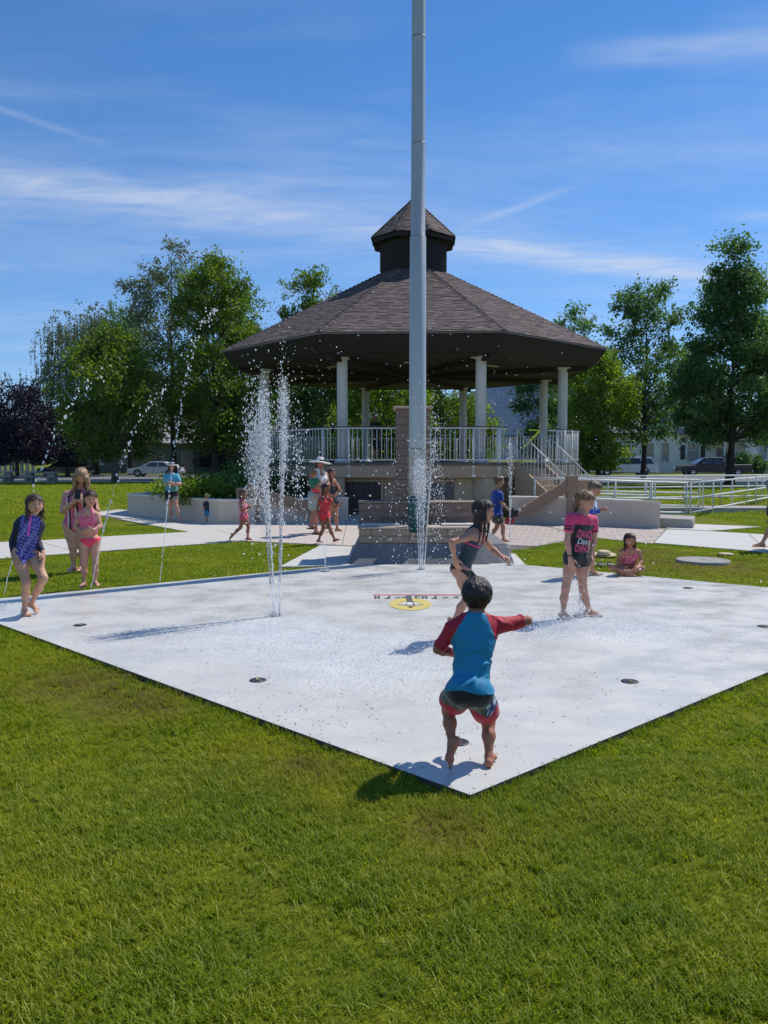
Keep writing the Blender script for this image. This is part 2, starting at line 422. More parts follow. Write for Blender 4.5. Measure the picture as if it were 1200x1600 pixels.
# --- walks: slabs of pale concrete with recessed joints, on a darker bed
M_CONC = mat('walk_concrete', (.58, .55, .49), .85, (.51, .48, .425), 3, .25, 60)
M_CONC2 = mat('walk_concrete_white', (.60, .58, .54), .85, (.52, .50, .46), 3, .25, 60)
M_PINK = mat('plaza_concrete', (.57, .49, .43), .85, (.50, .43, .375), 3, .25, 60)
M_BED = mat('joint_bed', (.16, .15, .13), .95, (.10, .09, .08), 20)
M_BRICK = mat('paver_clay', (.54, .455, .39), .85, (.46, .385, .33), 2.0, .3, 40)
ZP = -0.012
walk_polys = []
def slabs(name, poly, ang, sx, sy, m, joint=.012, jit=.0, org=None, limit=300, piece='slab', bond=0.0, z=ZP):
    walk_polys.append(poly)
    mb = MB(); mb.prism(list(poly), -.2, z - .014); root = tag(mb.build(name, M_BED), kind='structure')
    ca, sa = math.cos(ang), math.sin(ang); ox, oy = org or poly[0]
    loc = [((p[0] - ox) * ca + (p[1] - oy) * sa, -(p[0] - ox) * sa + (p[1] - oy) * ca) for p in poly]
    x0, x1 = min(p[0] for p in loc), max(p[0] for p in loc); y0, y1 = min(p[1] for p in loc), max(p[1] for p in loc)
    cells = []
    for j in range(int(y0 // sy), int(y1 // sy) + 1):
        off = (j % 2) * bond * sx
        for i in range(int((x0 - off) // sx), int((x1 - off) // sx) + 1):
            q = [(i * sx + off + joint / 2, j * sy + joint / 2), ((i + 1) * sx + off - joint / 2, j * sy + joint / 2), ((i + 1) * sx + off - joint / 2, (j + 1) * sy - joint / 2), (i * sx + off + joint / 2, (j + 1) * sy - joint / 2)]
            q = clip_convex(q, loc)
            if len(q) >= 3 and poly_area(q) > .12 * sx * sy * (.2 if sx > .5 else 1):
                w = [(ox + p[0] * ca - p[1] * sa, oy + p[0] * sa + p[1] * ca) for p in q]
                cx = sum(p[0] for p in w) / len(w); cy = sum(p[1] for p in w) / len(w)
                dz = random.uniform(-jit, jit); full = poly_area(q) > .995 * (sx - joint) * (sy - joint)
                inview = cy > 1 and abs(cx) < cy * .50
                cells.append((0 if inview else 1, math.hypot(cx, cy), w, dz, full, cx, cy))
    cells.sort(key=lambda c: (c[0], c[1]))
    shared = None; rest = MB()
    for k, (_, _, w, dz, full, cx, cy) in enumerate(cells):
        if k < limit:
            if full and shared is not None:
                o = bpy.data.objects.new(piece, shared); COL.objects.link(o); o.parent = root; o.location = (cx, cy, dz)
            else:
                b = MB(); b.prism([(p[0] - cx, p[1] - cy) for p in w], z - .05, z)
                o = b.build(piece, m, root); o.location = (cx, cy, dz)
                if full: shared = o.data
        else: rest.prism(w, z - .05 + dz, z + dz)
    if rest.f: tag(rest.build(piece + '_field', m, root), kind='stuff')
    return root
def g2(*pp): return [tuple(G(x, y)[:2]) for x, y in pp]
# long walk crossing on the left
LW = g2((-60, 872), (250, 848), (420, 838), (560, 851), (560, 829), (418, 822), (230, 829), (-60, 847))
def xy(v): return (v[0], v[1])
A0, A1, A2, A3 = G(-300, 893), G(405, 842), G(405, 824), G(-300, 862)
slabs('sidewalk', [xy(A0), xy(A1), xy(A2), xy(A3)], math.atan2(A1.y - A0.y, A1.x - A0.x), 1.9, 2.6, M_CONC, .014, .002)
# walk along the foot of the planter wall
B0, B1, B2, B3 = G(305, 832), G(130, 800), G(190, 795), G(405, 822)
slabs('sidewalk', [xy(B0), xy(B1), xy(B2), xy(B3)], math.atan2(B0.y - B1.y, B0.x - B1.x), 1.7, 1.6, M_CONC, .014, .002)
# plaza in front of the bandstand
C0, C1, C2, C3 = G(405, 842), G(528, 853), G(800, 853), G(800, 813)
slabs('plaza', [(A1.x - .5, A1.y - .12), xy(G(560, 852)), (1.62, 15.0), (3.1, 20.6), (-.2, 24), (-5.2, 24), (A2.x - .6, A2.y - .1)], 0.03, 2.2, 2.2, M_PINK, .012, .001, z=ZP - .003)
# apron strips running from the plaza down to the pad
slabs('apron', [xy(G(437, 884)), xy(G(545, 882)), xy(G(560, 853)), xy(G(500, 851))], -1.2, 1.6, 3, M_CONC2, .012)
slabs('apron', [xy(G(765, 882)), xy(G(822, 882)), xy(G(792, 850)), xy(G(752, 852))], 1.3, 1.6, 3, M_CONC2, .012)
# brick paving on the right
PV = [xy(G(770, 853)), xy(G(800, 862)), xy(G(905, 838)), xy(G(1030, 838)), xy(G(1070, 826)), (6.9, 18.2), (3.1, 20.6), (1.62, 15.0)]
PV1 = [xy(G(772, 850)), xy(G(806, 858)), xy(G(915, 838)), (3.75, 20.6), (3.05, 20.6), (1.66, 15.0)]
PV2 = [xy(G(917, 838)), xy(G(1020, 848)), xy(G(1040, 826)), (6.6, 18.35), (3.8, 20.6)]
slabs('brick_paving', PV1, .55, .21, .105, M_BRICK, .008, .002, bond=.5, piece='brick', z=ZP - .001)
slabs('brick_paving', PV2, .55, .21, .105, M_BRICK, .008, .002, bond=.5, piece='brick', z=ZP - .001, limit=200)
# white walk leaving to the right
D = [xy(G(1022, 847)), xy(G(1330, 872)), xy(G(1330, 842)), xy(G(1110, 829)), xy(G(1042, 826))]
slabs('sidewalk', D, -.35, 1.9, 1.9, M_CONC2, .014, .001)
D2 = [xy(G(1042, 825)), xy(G(1112, 828.5)), xy(G(1190, 822)), xy(G(1088, 818)), xy(G(1036, 821))]
slabs('sidewalk', D2, -.2, 1.9, 1.9, M_CONC2, .014, .001)

# --- road and far kerb
M_ASPH = mat('asphalt', (.20, .20, .20), .9, (.15, .15, .155), 1.5, .3, 30)
RD = [(-260, 62), (-30, 58.5), (30, 51.5), (260, 25), (280, 52), (34, 77), (-34, 80), (-260, 84)]
mb = MB()
for i in range(3):
    a, b, c, d = RD[i], RD[i + 1], RD[6 - i], RD[7 - i]
    mb.prism([a, b, c, d], -.2, -.035)
tag(mb.build('road', M_ASPH), kind='structure')
mb = MB()
for i in range(3):
    for (p, q, s) in ((RD[i], RD[i + 1], -1), (RD[7 - i], RD[6 - i], 1)):
        P = Vector((*p, 0)); Q = Vector((*q, 0)); n = Vector((-(Q - P).y, (Q - P).x, 0)).normalized() * s * .16
        mb.prism([tuple(P[:2]), tuple(Q[:2]), tuple((Q + n)[:2]), tuple((P + n)[:2])], -.2, .07)
tag(mb.build('kerb', M_CONC), kind='structure')
mb = MB(); mb.prism([(-120, 57.2), (-30, 54.6), (-9.5, 52.2), (-9.5, 50.9), (-30, 53.3), (-120, 56)], -.2, -.03)
tag(mb.build('road_side_path', M_CONC2), kind='structure')

# --- utility cover, nozzles, pad emblem
M_COVER = mat('cover_concrete', (.36, .34, .31), .9, (.28, .27, .24), 9, .3)
M_DARK = mat('dark_metal', (.035, .035, .04), .45, (.02, .02, .02), 20)
p = G(1098, 875)
t = thing('utility_cover', 'large round grey utility cover set in the lawn right of the sitting girl', 'utility cover', (p.x, p.y, ZL))
MB().lathe((0, 0, 0), [(.41, -.05), (.41, .035), (.40, .045), (.36, .047), (.35, .038)], 32).build('rim', M_COVER, t)
b = MB().lathe((0, 0, 0), [(.345, -.05), (.345, .038), (.335, .043)], 32); b.box((0, 0, .044), (.10, .025, .006)); b.build('lid', M_COVER, t)
nozzle = None
NZ = [(403, 1063, 'dark floor nozzle alone in front of the left fountain jet'), (984, 1065, 'dark floor nozzle on the dry right part of the pad'),
      (716, 1160, 'dark floor nozzle just behind the raised foot of the running boy'), (125, 977, 'dark floor nozzle near the feet of the girl in the navy swimsuit'),
      (508, 893, 'dark floor nozzle at the back edge of the pad below the coral swimsuit girl'), (796, 883, 'dark floor nozzle at the back pad edge below the boy with the toy'),
      (1075, 919, 'dark floor nozzle near the back right edge of the pad below the utility cover'), (1194, 979, 'dark floor nozzle at the right edge of the photo'),
      (657, 890, 'dark floor nozzle under the tall jet before the flagpole'), (430, 962, 'dark floor nozzle under the tall left jet'), (905, 962, 'dark floor nozzle between the feet of the girl in the pink and black shirt')]
for px, py, lb in NZ:
    p = G(px, py); s = 1.0
    if nozzle is None:
        nozzle = thing('floor_nozzle', lb, 'fountain nozzle', (p.x, p.y, 0), 0, 'floor nozzles in the splash pad')
        MB().lathe((0, 0, 0), [(.062, -.01), (.062, .004), (.055, .0065), (.03, .005)], 24).build('grate', M_DARK, nozzle)
        MB().lathe((0, 0, 0), [(.018, 0), (.018, .010), (.009, .012), (.009, .004)], 12).build('spout', mat('brass', (.30, .24, .14), .35, metal=1), nozzle)
        o = nozzle
    else: o = copy_tree(nozzle)
    o.location = (p.x, p.y, 0); o['label'] = lb
# emblem on the pad
M_PY = mat('paint_yellow', (.68, .53, .12), .6, (.56, .46, .16), 14); M_PR = mat('paint_red', (.60, .12, .15), .6, (.55, .25, .25), 40)
M_PK = mat('paint_black', (.05, .05, .055), .6, (.12, .12, .12), 60); M_PW = mat('paint_white', (.8, .8, .8), .6, (.7, .7, .7), 60)
c = G(641, 944)
em = thing('pad_emblem', 'faded yellow round emblem with a tower under a red line, painted on the pad', 'painted emblem', (c.x, c.y, .0))
def disc(r0, r1, z, n=48):
    return [(r0 * math.cos(2 * PI * k / n), r1 * math.sin(2 * PI * k / n), z) for k in range(n)]
b = MB(); b.add(disc(.232, .37, .004), [tuple(range(48))]); b.build('yellow_disc', M_PY, em)
def flat(name, polys, z, m):
    b = MB()
    for pl in polys: b.add([(x, y, z) for x, y in pl], [tuple(range(len(pl)))])
    return b.build(name, m, em)
flat('tower_stripe', [[(-.03, .08), (.03, .08), (.03, .48), (-.03, .48)], [(-.045, -.17), (.045, -.17), (0, -.24)], [(-.15, -.06), (.15, -.06), (.15, -.075), (-.15, -.075)]], .012, M_PK)
flat('tower_skirt', [[(-.14, -.10), (.14, -.10), (.04, .10), (-.04, .10)]], .008, M_PW)
flat('tower_lines', [[(-.055, -.12), (-.045, -.12), (-.022, .09), (-.03, .09)], [(.055, -.12), (.045, -.12), (.022, .09), (.03, .09)], [(-.15, -.11), (-.14, -.09), (-.03, .11), (-.045, .11)], [(.15, -.11), (.14, -.09), (.03, .11), (.045, .11)]], .016, M_PK)
flat('red_line', [[(-.42, .56), (.70, .56), (.70, .62), (-.42, .62)]], .004, M_PR)
# worn black lettering under the line: only fragments of each letter are left
fr = []
for i, x in enumerate((-.37, -.25, -.13, -.06, .10, .18, .29, .42, .54, .66)):
    k = i % 5; w = .065; y0, y1 = .33, .52; fr = []
    if k == 0: fr += [[(x - w / 2, y0), (x - w / 2 + .022, y0), (x - w / 2 + .022, y1), (x - w / 2, y1)], [(x + w / 2 - .022, y0), (x + w / 2, y0), (x + w / 2, y1), (x + w / 2 - .022, y1)], [(x - w / 2 + .022, .40), (x + w / 2 - .022, .40), (x + w / 2 - .022, .45), (x - w / 2 + .022, .45)]]
    if k == 1: fr += [[(x - w / 2, y0), (x + w / 2, y0), (x + w / 2, y0 + .05), (x - w / 2, y0 + .05)], [(x, y0 + .05), (x + w / 2, y0 + .05), (x + w / 2, y1), (x + .01, y1)]]
    if k == 2: fr += [[(x - w / 2, y0 + .02), (x + w / 2, y0 + .07), (x + w / 2, y0 + .12), (x - w / 2, y0 + .07)]]
    if k == 3: fr += [[(x - w / 2, .42), (x + w / 2, .35), (x + w / 2, .5)]]
    if k == 4: fr += [[(x - w / 2, y0), (x + w / 2, y0), (x + w / 2, y0 + .04), (x - w / 2, y0 + .04)], [(x - w / 2, y0 + .04), (x - w / 2 + .024, y0 + .04), (x - w / 2 + .024, y1), (x - w / 2, y1)], [(x - w / 2 + .024, y1 - .05), (x + w / 2, y1 - .05), (x + w / 2, y1), (x - w / 2 + .024, y1)]]
    flat('worn_letter', fr, .004, M_PK)

# --- mountains far behind
def mountains():
    nx, ny = 170, 26
    xs_ = np.linspace(-5200, 5200, nx); V = []
    def nz(x, k): return sum(math.sin(x * f * k + p) * a for f, p, a in ((.0011, 1, 1), (.0027, 2.2, .5), (.0061, .4, .28), (.013, 5, .15), (.031, 1.7, .07)))
    for j in range(ny):
        v = j / (ny - 1)
        for i, x in enumerate(xs_):
            env = math.exp(-((x - 1050) / 900) ** 2) * 520 + math.exp(-((x + 2600) / 1300) ** 2) * 60 + 40
            h = env * (1 + .13 * nz(x, 1)) * (1 - abs(v * 2 - 1) ** 1.3)
            h += 16 * math.sin(x * .021 + v * 9) * math.sin(v * PI) * (1 + math.sin(x * .008 + v * 14)) * (env / 300)
            V.append((x, 3900 + v * 1500 + 60 * math.sin(x * .004), h - 30))
    F = []
    for j in range(ny - 1):
        for i in range(nx - 1):
            a = j * nx + i; F.append((a, a + 1, a + 1 + nx, a + nx))
    m, N, L, P = new_mat('mountain'); P.inputs['Roughness'].default_value = 1; P.inputs['Specular IOR Level'].default_value = 0
    rock = ramp(N, L, world_noise(N, L, .006, 7, .7), [(.3, (.030, .045, .050)), (.6, (.055, .075, .08)), (.8, (.09, .105, .11))])
    g = N.new('ShaderNodeNewGeometry'); sp = N.new('ShaderNodeSeparateXYZ'); L.new(g.outputs['Position'], sp.inputs[0])
    sn = N.new('ShaderNodeMath'); sn.operation = 'MULTIPLY'; L.new(mrange(N, L, world_noise(N, L, .012, 7, .75, (1.6, .5, .3)), .60, .72), sn.inputs[0]); L.new(mrange(N, L, sp.outputs[2], 150, 330), sn.inputs[1])
    L.new(mixc(N, L, sn.outputs[0], rock, (.75, .78, .82)), P.inputs['Base Color'])
    me = np_mesh('mountains', V, F, True); o = link('mountains', me, None, m); tag(o, kind='structure')
mountains()
# ============================================================ BANDSTAND
GX, GY, FZ = 1.02, 27.85, 1.50
M_SH = mat('roof_shingle', (.115, .082, .075), .9, (.055, .04, .038), 3.5, .4, 50)
def shingle_tint():
    m = M_SH; N, L = m.node_tree.nodes, m.node_tree.links; P = N['Principled BSDF']
    oi = N.new('ShaderNodeObjectInfo'); g = N.new('ShaderNodeNewGeometry')
    ad = N.new('ShaderNodeMath'); L.new(oi.outputs['Random'], ad.inputs[0]); L.new(g.outputs['Random Per Island'], ad.inputs[1])
    fr_ = N.new('ShaderNodeMath'); fr_.operation = 'FRACT'; L.new(ad.outputs[0], fr_.inputs[0])
    r = ramp(N, L, fr_.outputs[0], [(0, (.055, .037, .034)), (.35, (.10, .07, .063)), (.7, (.15, .108, .098)), (1, (.21, .165, .15))])
    old = P.inputs['Base Color'].links[0].from_socket
    L.new(mixc(N, L, .65, old, r), P.inputs['Base Color'])
shingle_tint()
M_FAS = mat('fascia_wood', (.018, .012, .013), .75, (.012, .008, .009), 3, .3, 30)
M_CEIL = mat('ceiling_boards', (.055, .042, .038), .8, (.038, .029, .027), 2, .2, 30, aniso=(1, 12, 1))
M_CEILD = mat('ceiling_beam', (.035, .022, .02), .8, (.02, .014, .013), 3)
M_COL = mat('column_paint', (.60, .62, .64), .55, (.50, .52, .54), 3, .05)
M_WHT = mat('rail_paint', (.78, .78, .76), .45, (.66, .66, .63), 6)
M_RAILW = mat('rail_top_wood', (.11, .06, .04), .6)
M_TAN = mat('stucco_tan', (.46, .33, .225), .9, (.40, .28, .195), 4, .35, 60)
M_TANL = mat('stucco_light', (.52, .41, .29), .9, (.45, .35, .25), 4, .35, 60)
M_DRK = mat('dark_panel', (.045, .04, .04), .6, (.03, .027, .027), 5)
M_GREYP = mat('grey_shutter', (.13, .125, .12), .5, (.10, .095, .09), 5)
M_SLAB = mat('platform_slab', (.15, .13, .12), .85, (.10, .09, .08), 4)
gz = thing('bandstand', 'large octagonal bandstand with brown shingled roof and white columns on a raised tan base', 'bandstand', (GX, GY, 0))
def octv(a, k, z=0.0):    # vertex k of an octagon of apothem a, flat side towards the camera
    q = -PI / 2 - PI / 8 + k * PI / 4; r = a / math.cos(PI / 8)
    return Vector((r * math.cos(q), r * math.sin(q), z))
def oct_ring(b, prof, cap0=False, cap1=False):
    V = [octv(a, k, z) for a, z in prof for k in range(8)]; F = []
    for i in range(len(prof) - 1):
        for k in range(8):
            k2 = (k + 1) % 8; F.append((i * 8 + k, i * 8 + k2, (i + 1) * 8 + k2, (i + 1) * 8 + k))
    if cap0: F.append(tuple(range(7, -1, -1)))
    if cap1: F.append(tuple((len(prof) - 1) * 8 + k for k in range(8)))
    b.add(V, F)
RE, ZE, RT, ZT = 6.08, 5.08, 1.12, 7.92
ZC = 4.56
gz.rotation_euler.z = math.radians(-2.7)
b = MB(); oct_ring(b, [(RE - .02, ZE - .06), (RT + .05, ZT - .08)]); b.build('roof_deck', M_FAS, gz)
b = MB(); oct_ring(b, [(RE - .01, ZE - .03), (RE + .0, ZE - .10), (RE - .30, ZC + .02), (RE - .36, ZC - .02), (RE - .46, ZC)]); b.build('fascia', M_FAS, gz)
b = MB(); oct_ring(b, [(RE + .035, ZE + .0), (RE + .04, ZE - .045), (RE - .02, ZE - .05)]); b.build('drip_edge', mat('drip_edge', (.20, .15, .13), .5), gz)
# ceiling: boards run round each of the eight bays, radial beams between
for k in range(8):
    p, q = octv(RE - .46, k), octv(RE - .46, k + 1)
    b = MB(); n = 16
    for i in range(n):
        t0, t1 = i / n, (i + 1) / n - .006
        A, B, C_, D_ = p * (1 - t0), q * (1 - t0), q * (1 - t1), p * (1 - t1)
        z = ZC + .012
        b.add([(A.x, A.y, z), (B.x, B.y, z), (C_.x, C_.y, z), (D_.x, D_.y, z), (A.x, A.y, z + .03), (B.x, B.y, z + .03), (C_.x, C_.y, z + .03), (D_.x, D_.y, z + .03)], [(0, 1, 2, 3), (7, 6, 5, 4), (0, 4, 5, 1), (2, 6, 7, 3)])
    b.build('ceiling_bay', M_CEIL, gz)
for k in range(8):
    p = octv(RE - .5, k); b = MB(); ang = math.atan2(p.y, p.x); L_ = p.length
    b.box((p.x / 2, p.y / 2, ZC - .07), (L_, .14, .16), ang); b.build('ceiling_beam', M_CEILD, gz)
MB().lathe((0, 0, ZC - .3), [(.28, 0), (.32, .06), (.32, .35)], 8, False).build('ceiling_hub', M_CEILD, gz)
for k in range(8):
    p = (octv(3.6, k) + octv(3.6, k + 1)) / 2; q = math.atan2(p.y, p.x)
    MB().box((p.x, p.y, ZC - .005), (.12, .5, .03), q, bev=.008).build('ceiling_light', mat('light_lens', (.62, .60, .55), .3) if k == 0 else bpy.data.materials['light_lens'], gz)
# shingles
slope = math.hypot(RE - RT, ZT - ZE); tanr = (ZT - ZE) / (RE - RT); pit = math.atan(tanr)
EXPO = .125
sh_me = None; rest = MB(); n_obj = 0
ncr = int(slope / EXPO)
def shingle_box(w, l=.19, th=.016):
    bb = MB(); bb.add([(-w / 2, 0, 0), (w / 2, 0, 0), (w / 2, l, 0), (-w / 2, l, 0), (-w / 2, 0, th), (w / 2, 0, th), (w / 2, l, .004), (-w / 2, l, .004)],
                      [(4, 5, 6, 7), (0, 1, 5, 4), (1, 2, 6, 5), (3, 0, 4, 7)]); return bb
def facet_matrix(k, rad, z, pitch):
    q = -PI / 2 + k * PI / 4
    return Matrix.Translation((rad * math.cos(q), rad * math.sin(q), z)) @ Matrix.Rotation(q + PI / 2, 4, 'Z') @ Matrix.Rotation(pitch, 4, 'X')
def lay_shingles(RE_, ZE_, RT_, ZT_, parent, front_parts, wmin=.17, wmax=.28, expo=EXPO, l=.19, th=.016):
    global n_obj
    sl = math.hypot(RE_ - RT_, ZT_ - ZE_); pt = math.atan2(ZT_ - ZE_, RE_ - RT_); nc = int(sl / expo) + 1
    meshes = [shingle_box(w, l, th).mesh('shingle') for w in (wmin, (wmin + wmax) / 2, wmax)]
    for me in meshes: me.materials.append(M_SH)
    rest = MB(); cnt = 0
    for k in range(8):
        M = facet_matrix(k, RE_, ZE_, pt)
        for c in range(nc):
            v = c * expo - .03; half = (RE_ - (v + .03) * math.cos(pt)) * math.tan(PI / 8) - .01
            if half < .05: break
            x = -half - random.uniform(0, wmin * .8)
            while x < half:
                i = random.randrange(3); w = (wmin, (wmin + wmax) / 2, wmax)[i]
                a, e = max(x, -half), min(x + w - .008, half)
                if e - a > .04:
                    tilt = random.uniform(-.004, .006)
                    dv = random.uniform(-.008, .008)
                    if k == 0 and cnt < front_parts and a == x and e < half:
                        o = bpy.data.objects.new('shingle', meshes[i]); COL.objects.link(o); o.parent = parent
                        o.matrix_local = M @ Matrix.Translation(((a + e) / 2, v + dv, .012 + tilt)); cnt += 1
                    else:
                        bb = shingle_box(e - a, l, th)
                        rest.add([M @ (Vector(p_) + Vector(((a + e) / 2, v + dv, .012 + tilt))) for p_ in bb.v], bb.f)
                x += w
    return rest
rest = lay_shingles(RE + .02, ZE + .0, RT, ZT, gz, 299)
def hip_caps(rest, RE_, ZE_, RT_, ZT_, step=.16, w=.20, th=.03):
    for k in range(8):
        A = octv(RE_, k, ZE_); B = octv(RT_, k, ZT_); d = (B - A); n = int(d.length / step); u = d.normalized()
        s = Vector((-u.y, u.x, 0)).normalized()
        for i in range(n + 1):
            p = A + u * (i * step) + Vector((0, 0, .03)); h = random.uniform(.0, .012); e = p + u * (step * 1.35)
            dn = Vector((0, 0, -.35 * w * .55))
            rest.add([p + Vector((0, 0, th + h)), p + s * w * .5 + dn + Vector((0, 0, th + h)), e + s * w * .5 + dn, e, p - s * w * .5 + dn + Vector((0, 0, th + h)), e - s * w * .5 + dn,
                      p + s * w * .5 + dn, p - s * w * .5 + dn], [(0, 1, 2, 3), (4, 0, 3, 5), (0, 4, 7, 6, 1)])
hip_caps(rest, RE, ZE, RT, ZT)
tag(rest.build('shingles', M_SH, gz), kind='stuff')
# roof lantern
lt = thing('roof_lantern', None, None, (0, 0, 0)); lt.parent = gz
b = MB(); oct_ring(b, [(1.12, 7.75), (1.12, 9.05)]); b.build('lantern_wall', M_FAS, lt)
b = MB()
for k in range(8):
    p, q = octv(1.135, k), octv(1.135, k + 1); a = math.atan2((q - p).y, (q - p).x)
    for j in range(8):
        m_ = p.lerp(q, .5); b.box((m_.x * 1.0, m_.y, 8.08 + j * .1), ((q - p).length - .12, .02, .03), a)
b.build('louvre', M_FAS, lt)
b = MB(); oct_ring(b, [(1.2, 9.0), (1.37, 8.97), (1.37, 9.12), (.02, 10.52)], True); b.build('lantern_roof_deck', M_FAS, lt)
r2 = lay_shingles(1.40, 9.13, .04, 10.54, lt, 0, .13, .2, .11, .16, .014); hip_caps(r2, 1.40, 9.14, .03, 10.56, .13, .14, .025)
tag(r2.build('lantern_shingles', M_SH, lt), kind='stuff')
# platform and base
b = MB(); oct_ring(b, [(5.42, FZ - .07), (5.44, FZ - .07), (5.44, FZ), (.01, FZ + .001)]); oct_ring(b, [(5.42, FZ - .07), (5.0, FZ - .075)]); b.build('platform_slab', M_SLAB, gz)
b = MB(); oct_ring(b, [(5.0, 1.08), (5.38, 1.08), (5.40, 1.09), (5.40, FZ - .06)]); b.build('platform_band', M_TAN, gz)
b = MB(); oct_ring(b, [(4.95, -.1), (4.95, 1.2)]); b.build('base_wall', M_TAN, gz)
for k in range(8):
    p = octv(5.12, k); b = MB(); b.box((p.x, p.y, .5), (.42, .42, 1.16), math.atan2(p.y, p.x) + PI / 8, bev=.015); b.build('base_pier', M_TANL if k in (1, 2) else M_TAN, gz)
def face_pt(a, k, s, z):     # a point on facet k at s metres from its middle
    q = -PI / 2 + k * PI / 4; return Vector((a * math.cos(q) - s * math.sin(q), a * math.sin(q) + s * math.cos(q), z)), q + PI / 2
for (k, s, z, w, h, m) in ((0, -1.45, .48, 1.15, .96, M_DRK), (0, .75, .70, .98, .50, M_GREYP), (1, .35, .62, .95, .72, M_DRK), (7, .2, .6, 1.2, .8, M_DRK)):
    p, q = face_pt(4.97, k, s, z); f = MB()
    R = Matrix.Rotation(q, 4, 'Z')
    for dx, dz, ww, hh in ((0, h / 2 + .03, w + .12, .06), (0, -h / 2 - .03, w + .12, .06), (-w / 2 - .03, 0, .06, h), (w / 2 + .03, 0, .06, h)):
        f.box(p + R @ Vector((dx, -.02, dz)), (ww, .06, hh), q)
    fo = f.build('hatch_frame', M_TAN, gz)
    MB().box(p, (w, .03, h), q).build('hatch_panel', m, fo)
    if m is M_DRK:
        g_ = MB()
        for i in range(7): g_.box(p + R @ Vector((-w / 2 + w * (i + .5) / 7, -.03, 0)), (.02, .02, h), q)
        g_.build('hatch_bars', mat('bar_brown', (.16, .10, .07), .7) if 'bar_brown' not in bpy.data.materials else bpy.data.materials['bar_brown'], fo)
p, q = face_pt(4.98, 0, 1.75, .5); MB().box(p, (.9, .06, 1.14), q, bev=.01).build('base_panel', M_TANL, gz)
# columns
AC = 4.85
colm = MB().lathe((0, 0, 0), [(.148, 0), (.148, ZC - FZ - .12), (.158, ZC - FZ - .10)], 20).mesh('column'); colm.materials.append(M_COL)
cap = MB().box((0, 0, ZC - FZ - .03), (.42, .42, .05), bev=.01).lathe((0, 0, ZC - FZ - .10), [(.152, 0), (.19, .04), (.19, .05)], 20).mesh('capital'); cap.materials.append(M_COL)
bas = MB().lathe((0, 0, 0), [(.24, 0), (.24, .03), (.19, .06), (.17, .12)], 20).mesh('column_base'); bas.materials.append(M_COL)
flu = MB()
for i in range(10):
    q = 2 * PI * i / 10; flu.box((.149 * math.cos(q), .149 * math.sin(q), (ZC - FZ) / 2), (.012, .03, ZC - FZ - .34), q)
flm = flu.mesh('fluting'); flm.materials.append(M_COL)
for k in range(8):
    p = octv(AC, k, FZ + .002)
    c = bpy.data.objects.new('column', colm); COL.objects.link(c); c.parent = gz; c.location = p; c.rotation_euler.z = math.atan2(p.y, p.x) + PI / 8
    for nm, me in (('capital', cap), ('column_base', bas), ('fluting', flm)):
        o = bpy.data.objects.new(nm, me); COL.objects.link(o); o.parent = c
# railings round the platform (open at the stairs on facet 1)
bal = MB().tube([(0, 0, .09), (0, 0, .98)], .0105, 6).mesh('baluster'); bal.materials.append(M_WHT)
pst = MB().tube([(0, 0, -.42), (0, 0, 1.02)], .024, 8).box((0, .0, -.08), (.11, .05, .05)).box((0, 0, -.36), (.11, .05, .05)).mesh('rail_post'); pst.materials.append(M_WHT)
def railing(P, Q, skip=None, hz=FZ):
    P = Vector((P.x, P.y, hz)); Q = Vector((Q.x, Q.y, hz)); d = Q - P; Ln = d.length; u = d / Ln; a = math.atan2(u.y, u.x)
    m_ = P.lerp(Q, .5)
    b = MB(); b.box((0, 0, 1.03), (Ln - .02, .05, .035)); 
    r = b.build('railing', M_RAILW, gz); r.location = m_; r.rotation_euler.z = a
    MB().box((0, 0, .99), (Ln - .04, .03, .03)).box((0, 0, .09), (Ln - .04, .03, .03)).build('rail_bar', M_WHT, r)
    n = int(Ln / .135)
    for i in range(1, n):
        o = bpy.data.objects.new('baluster', bal); COL.objects.link(o); o.parent = r; o.location = (-Ln / 2 + Ln * i / n, 0, 0)
    for x in (-Ln / 2 + .45, 0.0, Ln / 2 - .45):
        o = bpy.data.objects.new('rail_post', pst); COL.objects.link(o); o.parent = r; o.location = (x, -.03, 0)
AR = 5.36
for k in range(8):
    P_, Q_ = octv(AR, k), octv(AR, k + 1)
    if k == 1:
        railing(P_, P_.lerp(Q_, .18)); railing(P_.lerp(Q_, .62), Q_)
    else: railing(P_, Q_)
